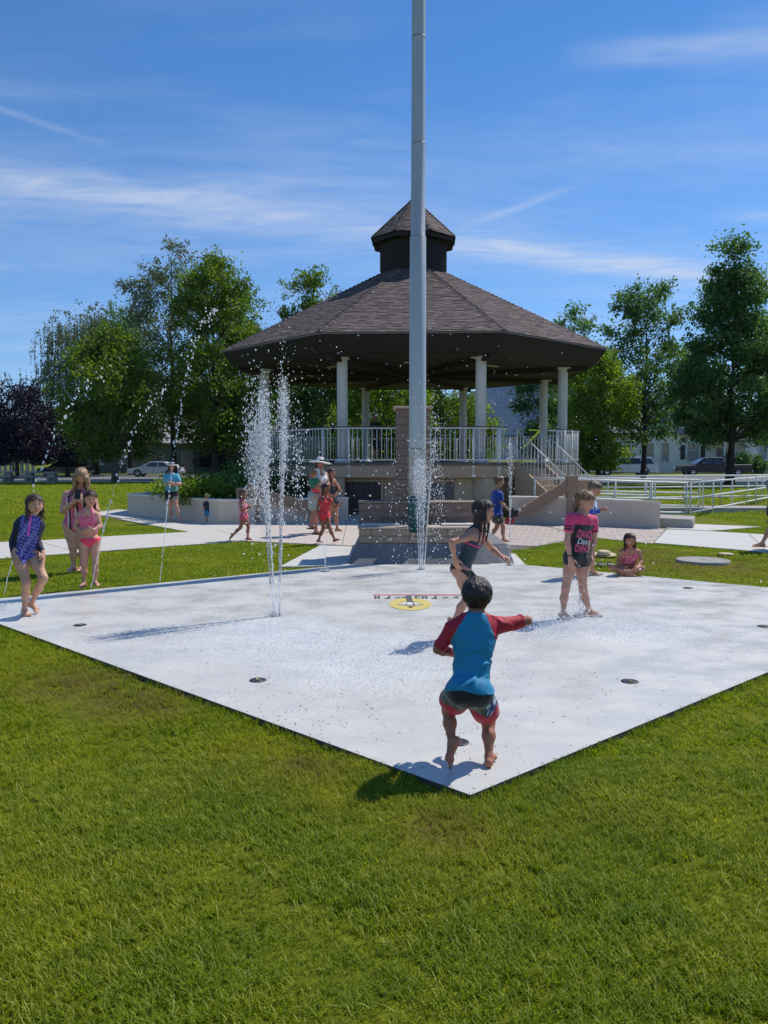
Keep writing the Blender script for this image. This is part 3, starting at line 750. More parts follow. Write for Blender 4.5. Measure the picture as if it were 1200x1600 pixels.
# stairs down from facet 1 (towards the right)
p0, q0 = face_pt(5.42, 1, -.45, 0); d = Vector((math.cos(-PI / 4), math.sin(-PI / 4), 0)); s_ = Vector((-d.y, d.x, 0))
stair = thing('stairs', None, None); stair.parent = gz
NS = 8
for i in range(NS):
    z = FZ - (i + 1) * FZ / (NS + 1); c = p0 + d * (.11 + i * .21); MB().box((c.x, c.y, z / 2 - .04), (.21, 1.15, z + .08), -PI / 4).build('stair_step', M_TAN, stair)
for sgn in (-1, 1):
    off = s_ * .60 * sgn; A = p0 + off; B = p0 + d * (NS * .21 + .12) + off
    b = MB(); b.add([A + Vector((0, 0, 0)), B + Vector((0, 0, 0)), B + Vector((0, 0, .18)), A + Vector((0, 0, FZ + .05))] + [v + s_ * .08 * sgn for v in (A, B, B + Vector((0, 0, .18)), A + Vector((0, 0, FZ + .05)))], [(0, 1, 2, 3), (7, 6, 5, 4), (3, 2, 6, 7), (1, 5, 6, 2), (0, 3, 7, 4)])
    b.build('stair_stringer', M_TAN, stair)
    b = MB(); A2_ = A + Vector((0, 0, FZ + .98)); B2_ = B + Vector((0, 0, 1.05)); b.tube([A2_, B2_], .018, 8)
    b.tube([A + Vector((0, 0, FZ)), A2_], .024, 6).tube([B + Vector((0, 0, .1)), B2_], .024, 6)
    for i in range(1, 14):
        t = i / 14; x = A.lerp(B, t); b.tube([x + Vector((0, 0, FZ + .05 - t * (FZ - .13))), x + Vector((0, 0, FZ + .96 - t * (FZ - .07 )))], .011, 5)
    b.build('stair_railing', M_WHT, stair)
# tape hanging on the railing
tp = thing('caution_tape', 'strip of yellow-green tape tied to the white bandstand railing at the top of the stairs', 'tape', (4.42, 23.25, FZ))
M_TAPE = mat('tape_yellow', (.62, .72, .05), .4)
b = MB()
for (x0, z0, x1, z1, w) in ((.15, .93, -.30, .46, .06), (.17, .95, -.16, .97, .04), (-.55, .0, -.30, .03, .10)):
    n_ = Vector((-(z1 - z0), 0, x1 - x0)).normalized() * w / 2; P_ = Vector((x0, 0, z0)); Q_ = Vector((x1, .03, z1)); y_ = Vector((0, .006, 0))
    b.add([P_ - n_, Q_ - n_, Q_ + n_, P_ + n_, P_ - n_ + y_, Q_ - n_ + y_, Q_ + n_ + y_, P_ + n_ + y_], [(0, 1, 2, 3), (7, 6, 5, 4), (0, 4, 5, 1), (2, 6, 7, 3), (1, 5, 6, 2), (3, 7, 4, 0)])
b.build('tape_strip', M_TAPE, tp)

# ============================================================ FLAGPOLE AND BLOCK MONUMENT
PX, PY = .53, 12.52
M_POLE = mat('pole_aluminium', (.46, .475, .475), .4, (.40, .415, .415), 2.5, .06, 40, metal=.35, aniso=(1, 1, .15))
M_TEAL = mat('pole_base_green', (.02, .11, .11), .5, (.012, .07, .075), 8)
fp = thing('flagpole', 'tall thick silver pole with a dark green foot standing in the block monument', 'flagpole', (PX, PY, .45))
b = MB(); pr = []
zz = [0, .55, .56, 1.3, 4.6, 4.62, 6.0, 6.02, 9, 13.2]; rr = [.146, .146, .138, .137, .125, .112, .110, .107, .103, .094]
b.lathe((0, 0, 0), list(zip(rr[2:], zz[2:])), 36); b.build('pole_shaft', M_POLE, fp)
MB().lathe((0, 0, 0), [(.150, 0), (.150, .52), (.140, .57)], 36).build('pole_foot', M_TEAL, fp)
m_weld = mat('weld', (.22, .24, .25), .5, metal=.4)
for z in (1.32, 4.605, 6.01, 7.6): MB().lathe((0, 0, z), [(np.interp(z, zz, rr) + .002, -.008), (np.interp(z, zz, rr) + .004, 0), (np.interp(z, zz, rr) + .001, .008)], 36).build('weld_seam', m_weld, fp)
b = MB(); b.box((-.02, -.1385, 1.02), (.085, .006, .19)); b.build('hand_hole_cover', M_POLE, fp)
b = MB()
for (x, z, w, h) in ((-.02, 1.12, .095, .006), (-.02, .92, .095, .006), (-.067, 1.02, .006, .2), (.027, 1.02, .006, .2)): b.box((x, -.139, z), (w, .006, h))
b.box((.02, -.143, .935), (.012, .008, .012)); b.build('cover_groove', M_DARK, fp)
MB().ball((0, 0, 13.3), .12, 16, 10).build('finial', mat('gold', (.6, .42, .12), .3, metal=1), fp)

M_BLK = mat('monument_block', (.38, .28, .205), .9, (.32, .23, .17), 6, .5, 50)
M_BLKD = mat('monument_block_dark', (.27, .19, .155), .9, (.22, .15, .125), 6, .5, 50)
M_CAP = mat('monument_cap', (.52, .40, .32), .8, (.44, .34, .27), 5, .2)
M_PLN = mat('plinth_concrete', (.22, .215, .215), .9, (.15, .15, .155), 3.5, .5, 30)
M_MORT = mat('mortar', (.17, .13, .11), .95)
mo = thing('block_monument', 'low stepped wall of brown blocks with a tall square pillar behind the flagpole', 'monument', (PX, 12.3, 0))
def off(x, y): return (x - PX, y - 12.3)
# sloping grey plinth
b = MB(); y0, y1 = 12.06, 12.42; xl, xr = -.50, 1.95
b.add([(xl - .1 - PX, y0 - 12.3, -.1), (xr - PX + .1, y0 - 12.3, -.1), (xr - PX, y1 - 12.3, .27), (xl + .08 - PX, y1 - 12.3, .27), (xl + .08 - PX, 2.6, .27), (xr - PX, 2.6, .27), (xl - .1 - PX, 2.6, -.1), (xr - PX + .1, 2.6, -.1)],
      [(0, 1, 2, 3), (3, 2, 5, 4), (0, 3, 4, 6), (1, 7, 5, 2), (4, 5, 7, 6)])
b.build('sloping_plinth', M_PLN, mo)
def block_wall(x0, x1, y, z0, z1, th, bw, bh, m, depth_blocks=True):
    core = MB(); core.box(((x0 + x1) / 2 - PX, y + th / 2 - 12.3, (z0 + z1) / 2), (x1 - x0 - .016, th - .016, z1 - z0 - .002)); co = core.build('mortar_core', M_MORT, mo)
    nz_ = max(1, round((z1 - z0) / bh)); h = (z1 - z0) / nz_
    shared = {}
    for j in range(nz_):
        xs_ = [x0]; x = x0 + (bw * .5 if j % 2 else bw)
        while x < x1 - bw * .3: xs_.append(x); x += bw
        xs_.append(x1)
        for i in range(len(xs_) - 1):
            w = xs_[i + 1] - xs_[i] - .008; key = round(w, 3)
            if key not in shared:
                me = MB().box((0, 0, 0), (w, .07, h - .008), bev=.008).mesh('block'); me.materials.append(m); shared[key] = me
            o = bpy.data.objects.new('block', shared[key]); COL.objects.link(o); o.parent = mo
            o.location = ((xs_[i] + xs_[i + 1]) / 2 - PX, y + .035 + random.uniform(-.003, .003) - 12.3, z0 + (j + .5) * h)
        for sx, xx in ((-1, x0), (1, x1)):
            key = ('s', round(th, 3))
            if key not in shared:
                me = MB().box((0, 0, 0), (.07, th - .15, h - .008), bev=.008).mesh('block'); me.materials.append(m); shared[key] = me
            o = bpy.data.objects.new('block', shared[key]); COL.objects.link(o); o.parent = mo
            o.location = (xx - sx * .035 - PX, y + th / 2 + .01 - 12.3, z0 + (j + .5) * h)
block_wall(-.40, 1.62, 12.44, .27, .50, .95, .40, .115, M_BLK)
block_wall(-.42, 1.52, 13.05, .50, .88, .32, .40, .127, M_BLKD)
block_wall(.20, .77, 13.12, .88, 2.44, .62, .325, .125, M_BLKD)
b = MB(); b.box((.61 - PX, 12.915 - 12.3, .515), (2.06, .97, .03), bev=.006); b.build('bench_cap', M_CAP, mo)
for x, w in ((-.05, .62), (1.22, .58)): MB().box((x - PX, 12.80 - 12.3, .545), (w, .30, .03), bev=.006).build('cap_slab', M_CONC2, mo)
MB().box((.55 - PX, 13.21 - 12.3, .892), (1.96, .36, .025), bev=.005).build('wall_cap', M_BLK, mo)
MB().box((.485 - PX, 13.43 - 12.3, 2.46), (.66, .72, .04), bev=.01).build('pillar_cap', M_CAP, mo)

# ============================================================ LOW WALLS, RAMP, RAILS
M_WALL = mat('wall_concrete', (.64, .53, .43), .9, (.56, .46, .375), 2.2, .35, 30)
M_WCAP = mat('wall_cap', (.74, .67, .58), .85, (.66, .59, .51), 3, .2)
def wall_along(name, label, pts, h, th=.28, m=M_WALL, cap_m=M_WCAP, cat='low wall'):
    t = thing(name, label, cat, (pts[0][0], pts[0][1], 0)); O = Vector((pts[0][0], pts[0][1]))
    P = [Vector(p[:2]) - O for p in pts]; n = len(P)
    def offp(d):
        out = []
        for i in range(n):
            a = (P[i] - P[i - 1]).normalized() if i else (P[1] - P[0]).normalized(); c = (P[i + 1] - P[i]).normalized() if i < n - 1 else a
            nn = (Vector((-a.y, a.x)) + Vector((-c.y, c.x))).normalized(); k = 1 / max(.4, nn.dot(Vector((-a.y, a.x)))); out.append(P[i] + nn * d * k)
        return out
    hs = h if isinstance(h, list) else [h] * n
    def strip(d0, d1, za, zb):
        A, B = offp(d0), offp(d1); b = MB(); V = []
        for i in range(n): V += [(A[i].x, A[i].y, za(i)), (B[i].x, B[i].y, za(i)), (B[i].x, B[i].y, zb(i)), (A[i].x, A[i].y, zb(i))]
        F = []
        for i in range(n - 1):
            a, c = 4 * i, 4 * i + 4; F += [(a, c, c + 1, a + 1), (a + 1, c + 1, c + 2, a + 2), (a + 2, c + 2, c + 3, a + 3), (a + 3, c + 3, c, a)]
        F += [(0, 1, 2, 3), (4 * n - 1, 4 * n - 2, 4 * n - 3, 4 * n - 4)]
        return b.add(V, F)
    strip(0, th, lambda i: -.2, lambda i: hs[i] - .05).build('wall_body', m, t)
    strip(-.02, th + .02, lambda i: hs[i] - .05, lambda i: hs[i]).build('wall_coping', cap_m, t)
    return t
WL = [(-6.6, 27.0), tuple(G(200, 803)[:2]), tuple(G(343, 818)[:2]), (-2.4, 20.3), (-.95, 20.9)]
wall_along('planter_wall', 'long low tan concrete planter wall with pale coping left of the bandstand', WL, .60)
b = MB(); b.prism([(-6.2, 26.5), (-7.2, 23.4), (-4.1, 20.1), (-2.4, 20.7), (-2.4, 24), (-4.0, 26.5)], -.05, .42)
tag(b.build('planter_soil', mat('soil', (.09, .06, .04), .95, (.05, .035, .02), 10, .5)), 'dark soil bed inside the low planter wall under the shrubs', 'soil bed')
wr0, wr1 = G(795, 815.5), G(1032, 825)
WRp = [(wr0.x, wr0.y)]
for i in range(1, 9):
    t_ = i / 8; p = wr0.lerp(wr1, t_); bulge = .35 * math.sin(t_ * PI * .9); WRp.append((p.x, p.y + bulge * .4))
WRp += [(wr1.x + .02, wr1.y + .3)]
wall_along('curved_wall', 'long low tan concrete wall curving away right of the bandstand steps', WRp, [.66] * 4 + [.655, .65, .64, .635, .62] + [.60])
# sloping block rails beside the steps
M_TIM = mat('rail_block', (.34, .225, .15), .85, (.28, .185, .125), 5, .3)
def step_rail(label, post, top_z, down, endz, flat_to, mirror):
    t = thing('step_rail', label, 'stair rail', (post.x, post.y, 0), 0, 'sloping tan rails at the plaza steps')
    MB().box((0, 0, top_z / 2 + .03), (.26, .26, top_z + .06), bev=.012).build('rail_post', M_TIM, t)
    d_ = down - post; b = MB(); dr = Vector((d_.x, d_.y, 0)); s = Vector((-dr.y, dr.x, 0)).normalized() * .10
    A = dr.normalized() * .12; B = dr; z0, z1 = top_z - .05, endz
    V = [A - s + Vector((0, 0, z0 - .30)), B - s + Vector((0, 0, z1 - .26)), B - s + Vector((0, 0, z1)), A - s + Vector((0, 0, z0)),
         A + s + Vector((0, 0, z0 - .30)), B + s + Vector((0, 0, z1 - .26)), B + s + Vector((0, 0, z1)), A + s + Vector((0, 0, z0))]
    b.add(V, [(0, 1, 2, 3), (7, 6, 5, 4), (3, 2, 6, 7), (1, 0, 4, 5), (0, 3, 7, 4), (1, 5, 6, 2)]); b.build('sloping_beam', M_TIM, t)
    f = flat_to - post; a = math.atan2(f.y, f.x); MB().box((f.x / 2, f.y / 2, top_z - .20), (f.length - .2, .20, .30), a, bev=.01).build('level_beam', M_TIM, t)
pR = at(893, 760, 19.6); step_rail('sloping tan block rail rising to a square post in front of the curved right wall', Vector((pR.x, 19.6, 0)), 1.14, Vector((3.22, 19.7, 0)), .28, Vector((pR.x + .75, 19.9, 0)), 0)
pL = at(398, 790, 20.1); step_rail('sloping tan block rail with a square post beside the left planter', Vector((pL.x, 20.1, 0)), .93, Vector((-1.2, 20.5, 0)), .30, Vector((pL.x - .55, 20.2, 0)), 1)
# ramp bodies
M_RAMP = mat('ramp_concrete', (.40, .37, .33), .9, (.33, .30, .27), 3, .3)
def ramp_body(name, lb, a, b_, za, zb, w):
    A = Vector((*a, 0)); B = Vector((*b_, 0)); s = Vector((-(B - A).y, (B - A).x, 0)).normalized() * w
    V = [A, B, B + s, A + s]; zs = (za, zb, zb, za)
    mb = MB(); mb.add([(v.x, v.y, -.2) for v in V] + [(v.x, v.y, z) for v, z in zip(V, zs)], [(3, 2, 1, 0), (4, 5, 6, 7), (0, 1, 5, 4), (1, 2, 6, 5), (2, 3, 7, 6), (3, 0, 4, 7)])
    return tag(mb.build(name, M_RAMP), lb, 'ramp')
ramp_body('access_ramp', 'lower run of the pale concrete access ramp behind the end of the curved wall', tuple(G(1086, 818)[:2]), (4.9, 20.9), .19, .26, 1.3)
ramp_body('access_ramp', 'upper run of the pale concrete access ramp nearest the bandstand stairs', (12.9, 26.6), (5.6, 23.6), .04, .22, 1.3)
def pipe_rail(label, a, b_, z0a, z0b, n, heights=(.95, .52, .12), r=.027, loop=False, levels=None):
    t = thing('pipe_railing', label, 'railing', (a[0], a[1], 0), 0, 'white pipe railings of the access ramp')
    A = Vector((0, 0, z0a)); B = Vector((b_[0] - a[0], b_[1] - a[1], z0b)); u = (B - A).normalized(); up = Vector((0, 0, 1))
    for h in heights:
        MB().tube([A + up * h, B + up * h], r, 8).build('rail_pipe', M_WHT, t)
    if loop:
        p0_ = B + up * heights[0]; c = [p0_ + u * .12 * math.sin(q) + up * (.12 * math.cos(q) - .12) for q in (0, .4, .8, 1.2, PI / 2)] + [B + u * .12 + up * 0.0]
        MB().tube(c, r, 8).build('rail_end', M_WHT, t)
    for i in range(n):
        p = A.lerp(B, i / (n - 1) if n > 1 else 0); MB().tube([p - up * .1, p + up * heights[0]], r * .9, 8).build('rail_post', M_WHT, t)
ra, rb = G(1078, 808), G(1167, 789); rd = (rb - ra)
far = ra + rd * 1.7
pipe_rail('white pipe railing with the nearest posts, running back to the right edge', tuple(ra[:2]), (far.x, far.y), 0, 0, 6)
pipe_rail('white pipe railing along the foot of the ramp just behind the curved wall end', (8.45, 21.95), (5.1, 20.75), .0, .11, 4, (.95, .5, .12), loop=False)
pipe_rail('white pipe railing ending in a rounded loop left of the tree trunk', (4.3, 22.9), (7.55, 22.3), .11, .03, 3, (.95, .55, .15), loop=True)
pipe_rail('white pipe railing ending in a rounded loop farther right behind the first', (4.6, 24.0), (9.7, 24.2), .12, .02, 4, (.95, .55, .15), loop=True)
pipe_rail('long white pipe railing topmost across the right, passing below the parked cars', (4.6, 25.4), (16.0, 28.6), .07, .06, 9, (.98, .6, .25))
pipe_rail('white pipe railing between the stairs and the tan post', (4.25, 22.2), (5.6, 21.8), .36, .34, 3, (.72, .12))

# ============================================================ FAR HOUSES, FENCE, TABLES
M_SID = mat('white_siding', (.78, .76, .69), .8, (.72, .70, .63), .8, .2, aniso=(1, 1, 30))
M_TRIM = mat('trim_white', (.70, .70, .68), .7)
M_GLS = mat('window_glass', (.05, .06, .07), .08, (.03, .035, .04), 2, spec=.8)
M_ROOFG = mat('roof_grey', (.22, .22, .23), .9, (.17, .17, .18), 2, .4, 12)
M_CURT = mat('curtain', (.34, .35, .35), .9)
M_DOOR = mat('door_paint', (.30, .25, .22), .6)
M_SHUT = mat('shutter_dark', (.035, .035, .04), .6)
def window(parent, x, y, z, w, h, curtain=.6, shutters=False):
    f = MB()
    for dx, dz, ww, hh in ((0, h / 2 + .05, w + .2, .1), (0, -h / 2 - .05, w + .26, .1), (-w / 2 - .05, 0, .1, h), (w / 2 + .05, 0, .1, h), (0, .12 * h, w, .06)):
        f.box((x + dx, y - .05, z + dz), (ww, .12, hh))
    fo = f.build('window', M_TRIM, parent)
    MB().box((x, y - .02, z), (w, .04, h)).build('pane', M_GLS, fo)
    if curtain: MB().box((x, y - .045, z - h * .5 + h * curtain / 2), (w * .94, .008, h * curtain)).build('blind', M_CURT, fo)
    if shutters:
        for s in (-1, 1): MB().box((x + s * (w / 2 + .55), y - .04, z), (.55, .06, h * .86)).build('shutter', M_SHUT, fo)
def gable_house(name, lb, cx, cy, w, dp, hw, hr, wall_m, roof_m, rz=0, ridge='x', wins=(), door=None, eave=.5, group=None):
    t = thing(name, lb, 'house', (cx, cy, ZL), rz, group)
    MB().box((0, dp / 2, hw / 2), (w, dp, hw)).build('wall', wall_m, t)
    b = MB(); e = eave
    if ridge == 'x':
        V = [(-w / 2 - e, -e, hw - .05), (w / 2 + e, -e, hw - .05), (w / 2 + e, dp + e, hw - .05), (-w / 2 - e, dp + e, hw - .05), (-w / 2 - e * .5, dp / 2, hw + hr), (w / 2 + e * .5, dp / 2, hw + hr)]
        V2 = [(x, y, z + .18) for x, y, z in V]; F = [(6, 7, 11, 10), (8, 9, 10, 11), (0, 1, 7, 6), (1, 2, 8, 7), (2, 3, 9, 8), (3, 0, 6, 9), (7, 8, 11), (9, 6, 10), (3, 2, 1, 0)]
    else:
        V = [(-w / 2 - e, -e, hw - .05), (w / 2 + e, -e, hw - .05), (w / 2 + e, dp + e, hw - .05), (-w / 2 - e, dp + e, hw - .05), (0, -e, hw + hr), (0, dp + e, hw + hr)]
        V2 = [(x, y, z + .18) for x, y, z in V]; F = [(7, 8, 11, 10), (9, 6, 10, 11), (0, 1, 7, 6), (1, 2, 8, 7), (2, 3, 9, 8), (3, 0, 6, 9), (6, 7, 10), (8, 9, 11), (3, 2, 1, 0)]
    b.add(V + V2, F); b.build('roof', roof_m, t)
    for wv in wins: window(t, *wv)
    if door:
        dx, dw, dh = door; MB().box((dx, -.03, dh / 2 + .1), (dw, .1, dh)).build('door', M_DOOR, t)
    return t
# white house on the right, behind the cars
Yh = 96.0; k = Yh / FPX
def hx(px): return (px - 600) * k
def hz_(py): return CAM_H + (718 - py) * k
h = gable_house('house', 'long white single-storey house with dark shutters behind the parked cars on the right', hx(1118), Yh, 24.5, 12, 4.7, 2.6, M_SID, M_ROOFG, 0, 'x',
    wins=[(hx(1081) - hx(1118), 0, 2.5, 1.35, 2.05, .72, True), (hx(1155) - hx(1118), 0, 2.6, 1.2, 2.2, .5), (hx(1038) - hx(1118), 0, 2.5, .8, 2.2, .4), (hx(1014) - hx(1118), 0, 2.5, .8, 2.2, .4), (hx(1190) - hx(1118), 0, 2.6, .9, 2.0, .9)],
    door=(hx(1126) - hx(1118), 1.25, 2.9))
MB().box((hx(1132) - hx(1118), -1.4, 3.85), (5.2, 2.8, .22), bev=.03).build('porch_roof', M_SHUT, h)
MB().box((hx(1190) - hx(1118), -1.6, .85), (7.2, 3.0, 1.7)).build('porch_wall', M_TRIM, h)
for x in (hx(1116), hx(1148)): MB().box((x - hx(1118), -2.6, 1.9), (.22, .22, 3.8)).build('porch_post', M_TRIM, h)
gable_house('house', 'upper white gable seen between the crowns above the long white house', hx(1150), Yh + 16, 13, 10, 7.2, 2.6, M_SID, M_ROOFG, 0, 'y', wins=[(0, 0, 6.2, 1.3, 1.3, .3)])
gable_house('shed', 'low dark brown outbuilding left of the white house behind the white car', hx(905), 92, 8.5, 6, 2.3, 1.0, mat('brown_board', (.10, .055, .04), .9), M_ROOFG, 0, 'x')
# left houses
Yl = 92.0; k = Yl / FPX
M_GRN = mat('wall_sage', (.26, .27, .20), .85, (.22, .23, .17), 1)
gable_house('house', 'sage green house with grey hipped roof behind the planter shrubs', hx(388), Yl, 9.0, 9, 3.6, 2.3, M_GRN, mat('roof_pale', (.40, .40, .40), .9, (.34, .34, .34), 2), 0, 'x', wins=[(-.9, 0, 2.0, 1.3, 1.3, .0), (2.2, 0, 2.0, 1.3, 1.3, .3)])
gable_house('house', 'grey house with pale gable roof behind the white sedan', hx(262), Yl + 3, 11.0, 9, 3.5, 3.3, mat('wall_grey', (.22, .23, .23), .85), bpy.data.materials['roof_pale'], .35, 'x', wins=[(-2, 0, 1.8, 1.4, 1.3, .2), (1.6, 0, 1.8, 1.2, 1.3, .2)])
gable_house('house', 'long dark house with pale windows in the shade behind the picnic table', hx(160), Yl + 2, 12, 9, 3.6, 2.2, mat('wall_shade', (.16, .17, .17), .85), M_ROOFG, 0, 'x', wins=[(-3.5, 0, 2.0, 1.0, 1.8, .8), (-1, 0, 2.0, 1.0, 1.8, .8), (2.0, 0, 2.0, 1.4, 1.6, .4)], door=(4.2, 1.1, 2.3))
# far-left fence of pale boards
def board_fence(name, lb, x0, x1, Y, h_, m, sp=.30, w=.2):
    t = thing(name, lb, 'fence', ((x0 + x1) / 2, Y, ZL)); Ln = x1 - x0; n = int(Ln / sp)
    me = MB().box((0, 0, h_ / 2), (w, .03, h_)).mesh('board'); me.materials.append(m)
    for i in range(n):
        o = bpy.data.objects.new('board', me); COL.objects.link(o); o.parent = t; o.location = (-Ln / 2 + i * sp + sp / 2, -.03, random.uniform(-.03, .03))
    for z in (.35, h_ - .35): MB().box((0, 0, z), (Ln, .05, .1)).build('fence_rail', m, t)
board_fence('board_fence', 'pale upright board fence seen through the purple trees at far left', -50, -38.5, 88, 2.7, mat('fence_pale', (.40, .40, .38), .85), .62, .42)
board_fence('board_fence', 'grey board fence between the sage green house and the white sedan', hx(300), hx(318), 88, 2.6, mat('fence_grey', (.26, .26, .26), .85), .18, .16)
# picnic tables at far left
def picnic(lb, p, rz):
    t = thing('picnic_table', lb, 'picnic table', (p.x, p.y, ZL), rz, 'concrete picnic tables by the road')
    m = M_COVER
    MB().box((0, 0, .76), (2.5, .8, .08), bev=.01).build('table_top', m, t)
    for s in (-1, 1): MB().box((0, s * .75, .45), (2.4, .3, .07), bev=.01).build('bench', m, t)
    for s in (-1, 1): MB().box((s * .75, 0, .36), (.55, .6, .72), taper=.8).box((s * .75, 0, .30), (.18, 1.6, .18)).build('support', m, t)
picnic('concrete picnic table in the shade left of the blonde woman', at(64, 752, 54) * 1, .05)
picnic('concrete picnic table at the very left edge, partly out of frame', at(-4, 752, 55), .05)
def car(name, lb, cat, x, Y, L, H, prof, cabin, paint, facing, wheels, win, extra=None):
    """side profile extruded to a body; prof/cabin in metres from the nose"""
    t = thing(name, lb, cat, (x, Y, -.03)); sgn = facing; Wd = 1.85
    def P2(px_, y, z): return (sgn * (px_ - L / 2), y, z)
    def ext(pts, w0, w1, m, nm, zsplit=None, parent=t):
        b = MB(); n = len(pts); rings = []
        secs = [(-w0 / 2, 1.0), (-w0 / 2 * .97, 1.0), (w0 / 2 * .97, 1.0), (w0 / 2, 1.0)]
        V = []
        for yy, inset in ((-1, .05), (-.93, 0), (.93, 0), (1, .05)):
            for (a, z) in pts:
                ta = 0 if zsplit is None else max(0, (z - zsplit)) * .28
                y = yy * (w0 / 2) - math.copysign(ta, yy)
                cz = z - inset * (1 if z > pts[0][1] + .3 else -1) * .5
                V.append(P2(a, y, cz))
        F = []
        for j in range(3):
            for i in range(n):
                i2 = (i + 1) % n; F.append((j * n + i, j * n + i2, (j + 1) * n + i2, (j + 1) * n + i))
        F += [tuple(range(n)), tuple(range(4 * n - 1, 3 * n - 1, -1))]
        b.add(V, F); return b.build(nm, m, parent)
    ext(prof, Wd, Wd, paint, 'body')
    ext(cabin, Wd - .06, Wd, paint, 'cabin', cabin[0][1])
    for s in (-1, 1):
        for poly in win:
            b = MB(); zb = cabin[0][1]
            out = []
            for (a, z) in poly:
                y = s * ((Wd - .06) / 2 - max(0, z - zb) * .28 + .012); out.append(P2(a, y, z))
            inn = [(v[0], v[1] - s * .03, v[2]) for v in out]; n = len(out)
            b.add(out + inn, [tuple(range(n)), tuple(range(2 * n - 1, n - 1, -1))] + [(i, (i + 1) % n, n + (i + 1) % n, n + i) for i in range(n)]); b.build('side_window', M_GLS, t)
    r = .34 if H < 1.6 else .39
    for wx in wheels:
        for s in (-1, 1):
            o = MB(); pts_ = [(.5, -.11), (1, -.11), (1, .11), (.5, .11)]
            V = [];
            ty = MB(); c = P2(wx, s * (Wd / 2 - .10), r); seg = 20
            def ring(rr_, y_): return [(c[0] + rr_ * math.cos(2 * PI * q / seg), c[1] + y_, c[2] + rr_ * math.sin(2 * PI * q / seg)) for q in range(seg)]
            V = ring(r * .6, -.12) + ring(r * .94, -.12) + ring(r, -.08) + ring(r, .08) + ring(r * .94, .12) + ring(r * .6, .12)
            F = [(a * seg + q, a * seg + (q + 1) % seg, (a + 1) * seg + (q + 1) % seg, (a + 1) * seg + q) for a in range(5) for q in range(seg)]
            ty.add(V, F, True); w_ = ty.build('wheel', M_TYRE, t)
            rm = MB(); V = ring(r * .62, s * .10) + ring(r * .52, s * .12) + ring(r * .15, s * .09)
            rm.add(V, [(a * seg + q, a * seg + (q + 1) % seg, (a + 1) * seg + (q + 1) % seg, (a + 1) * seg + q) for a in range(2) for q in range(seg)] + [tuple(2 * seg + q for q in range(seg)), tuple(range(seg - 1, -1, -1))]); rm.build('rim', M_RIM, w_)
            ar = MB(); V = ring(r * 1.22, s * .105) + ring(r * 1.05, s * .112); ar.add([v for v in V if 1], [(q, (q + 1) % seg, seg + (q + 1) % seg, seg + q) for q in range(seg // 2)]); ar.build('wheel_arch', M_SHUT, t)
    z1 = prof[3][1] if len(prof) > 3 else .7
    for s in (-1, 1):
        MB().box(P2(.06, s * .68, .68), (.14, .36, .16), bev=.02).build('headlight', M_RIM, t)
        MB().box(P2(L - .04, s * .78, .85), (.1, .16, .3), bev=.02).build('tail_light', M_TAIL, t)
        MB().box(P2(cabin[1][0] - .25 if len(cabin) else 1.5, s * (Wd / 2 + .06), cabin[0][1] + .08), (.12, .18, .12), bev=.02).build('side_mirror', paint, t)
    a0, a1 = cabin[0], cabin[1]; nx, nz2 = -(a1[1] - a0[1]), (a1[0] - a0[0]); nl = math.hypot(nx, nz2); ox, oz = nx / nl * .02, nz2 / nl * .02
    lo_ = (a0[0] + (a1[0] - a0[0]) * .12 + ox, a0[1] + (a1[1] - a0[1]) * .12 + oz); hi_ = (a0[0] + (a1[0] - a0[0]) * .9 + ox, a0[1] + (a1[1] - a0[1]) * .9 + oz)
    b = MB(); b.add([P2(lo_[0], -.8, lo_[1]), P2(lo_[0], .8, lo_[1]), P2(hi_[0], .66, hi_[1]), P2(hi_[0], -.66, hi_[1]), P2(lo_[0] + .03, -.8, lo_[1] - .03), P2(lo_[0] + .03, .8, lo_[1] - .03), P2(hi_[0] + .03, .66, hi_[1] - .03), P2(hi_[0] + .03, -.66, hi_[1] - .03)], [(0, 1, 2, 3), (7, 6, 5, 4), (0, 4, 5, 1), (1, 5, 6, 2), (2, 6, 7, 3), (3, 7, 4, 0)]); b.build('windshield', M_GLS, t)
    MB().box(P2(-.02, 0, .42), (.12, Wd * .96, .2), bev=.03).box(P2(L + .02, 0, .45), (.12, Wd * .96, .2), bev=.03).build('bumper', M_RIM, t)
    MB().box(P2(L * .3, -Wd / 2 - .004, .62), (.02, .012, .5)).box(P2(L * .5, -Wd / 2 - .004, .66), (.02, .012, .55)).build('door_seam', M_SHUT, t)
    return t
M_TYRE = mat('tyre', (.02, .02, .02), .85); M_RIM = mat('rim_metal', (.45, .45, .47), .3, metal=.7); M_TAIL = mat('tail_red', (.3, .02, .02), .3)
M_CWH = mat('car_white', (.62, .64, .65), .3, (.60, .62, .63), 2, coat=.6); M_CMR = mat('car_maroon', (.030, .016, .020), .45, (.026, .014, .018), 2, coat=.15)
M_CSL = mat('car_silver', (.52, .56, .58), .35, (.5, .54, .56), 2, coat=.6)
k = 78.5 / FPX
car('parked_suv', 'white four-door sport utility vehicle parked across the road left of the dark pickup', 'car', hx(975), 78.5, 6.2, 1.85,
    [(0, .35), (0, .75), (.08, .98), (1.5, 1.16), (6.1, 1.16), (6.2, .9), (6.2, .35)], [(1.35, 1.14), (2.35, 1.80), (3.2, 1.9), (5.6, 1.86), (6.12, 1.14)], M_CWH, 1, (1.15, 4.85),
    [[(1.85, 1.2), (2.5, 1.72), (3.2, 1.76), (3.2, 1.2)], [(3.35, 1.2), (3.35, 1.76), (4.4, 1.75), (4.5, 1.2)], [(4.65, 1.2), (4.6, 1.74), (5.45, 1.72), (5.8, 1.2)]])
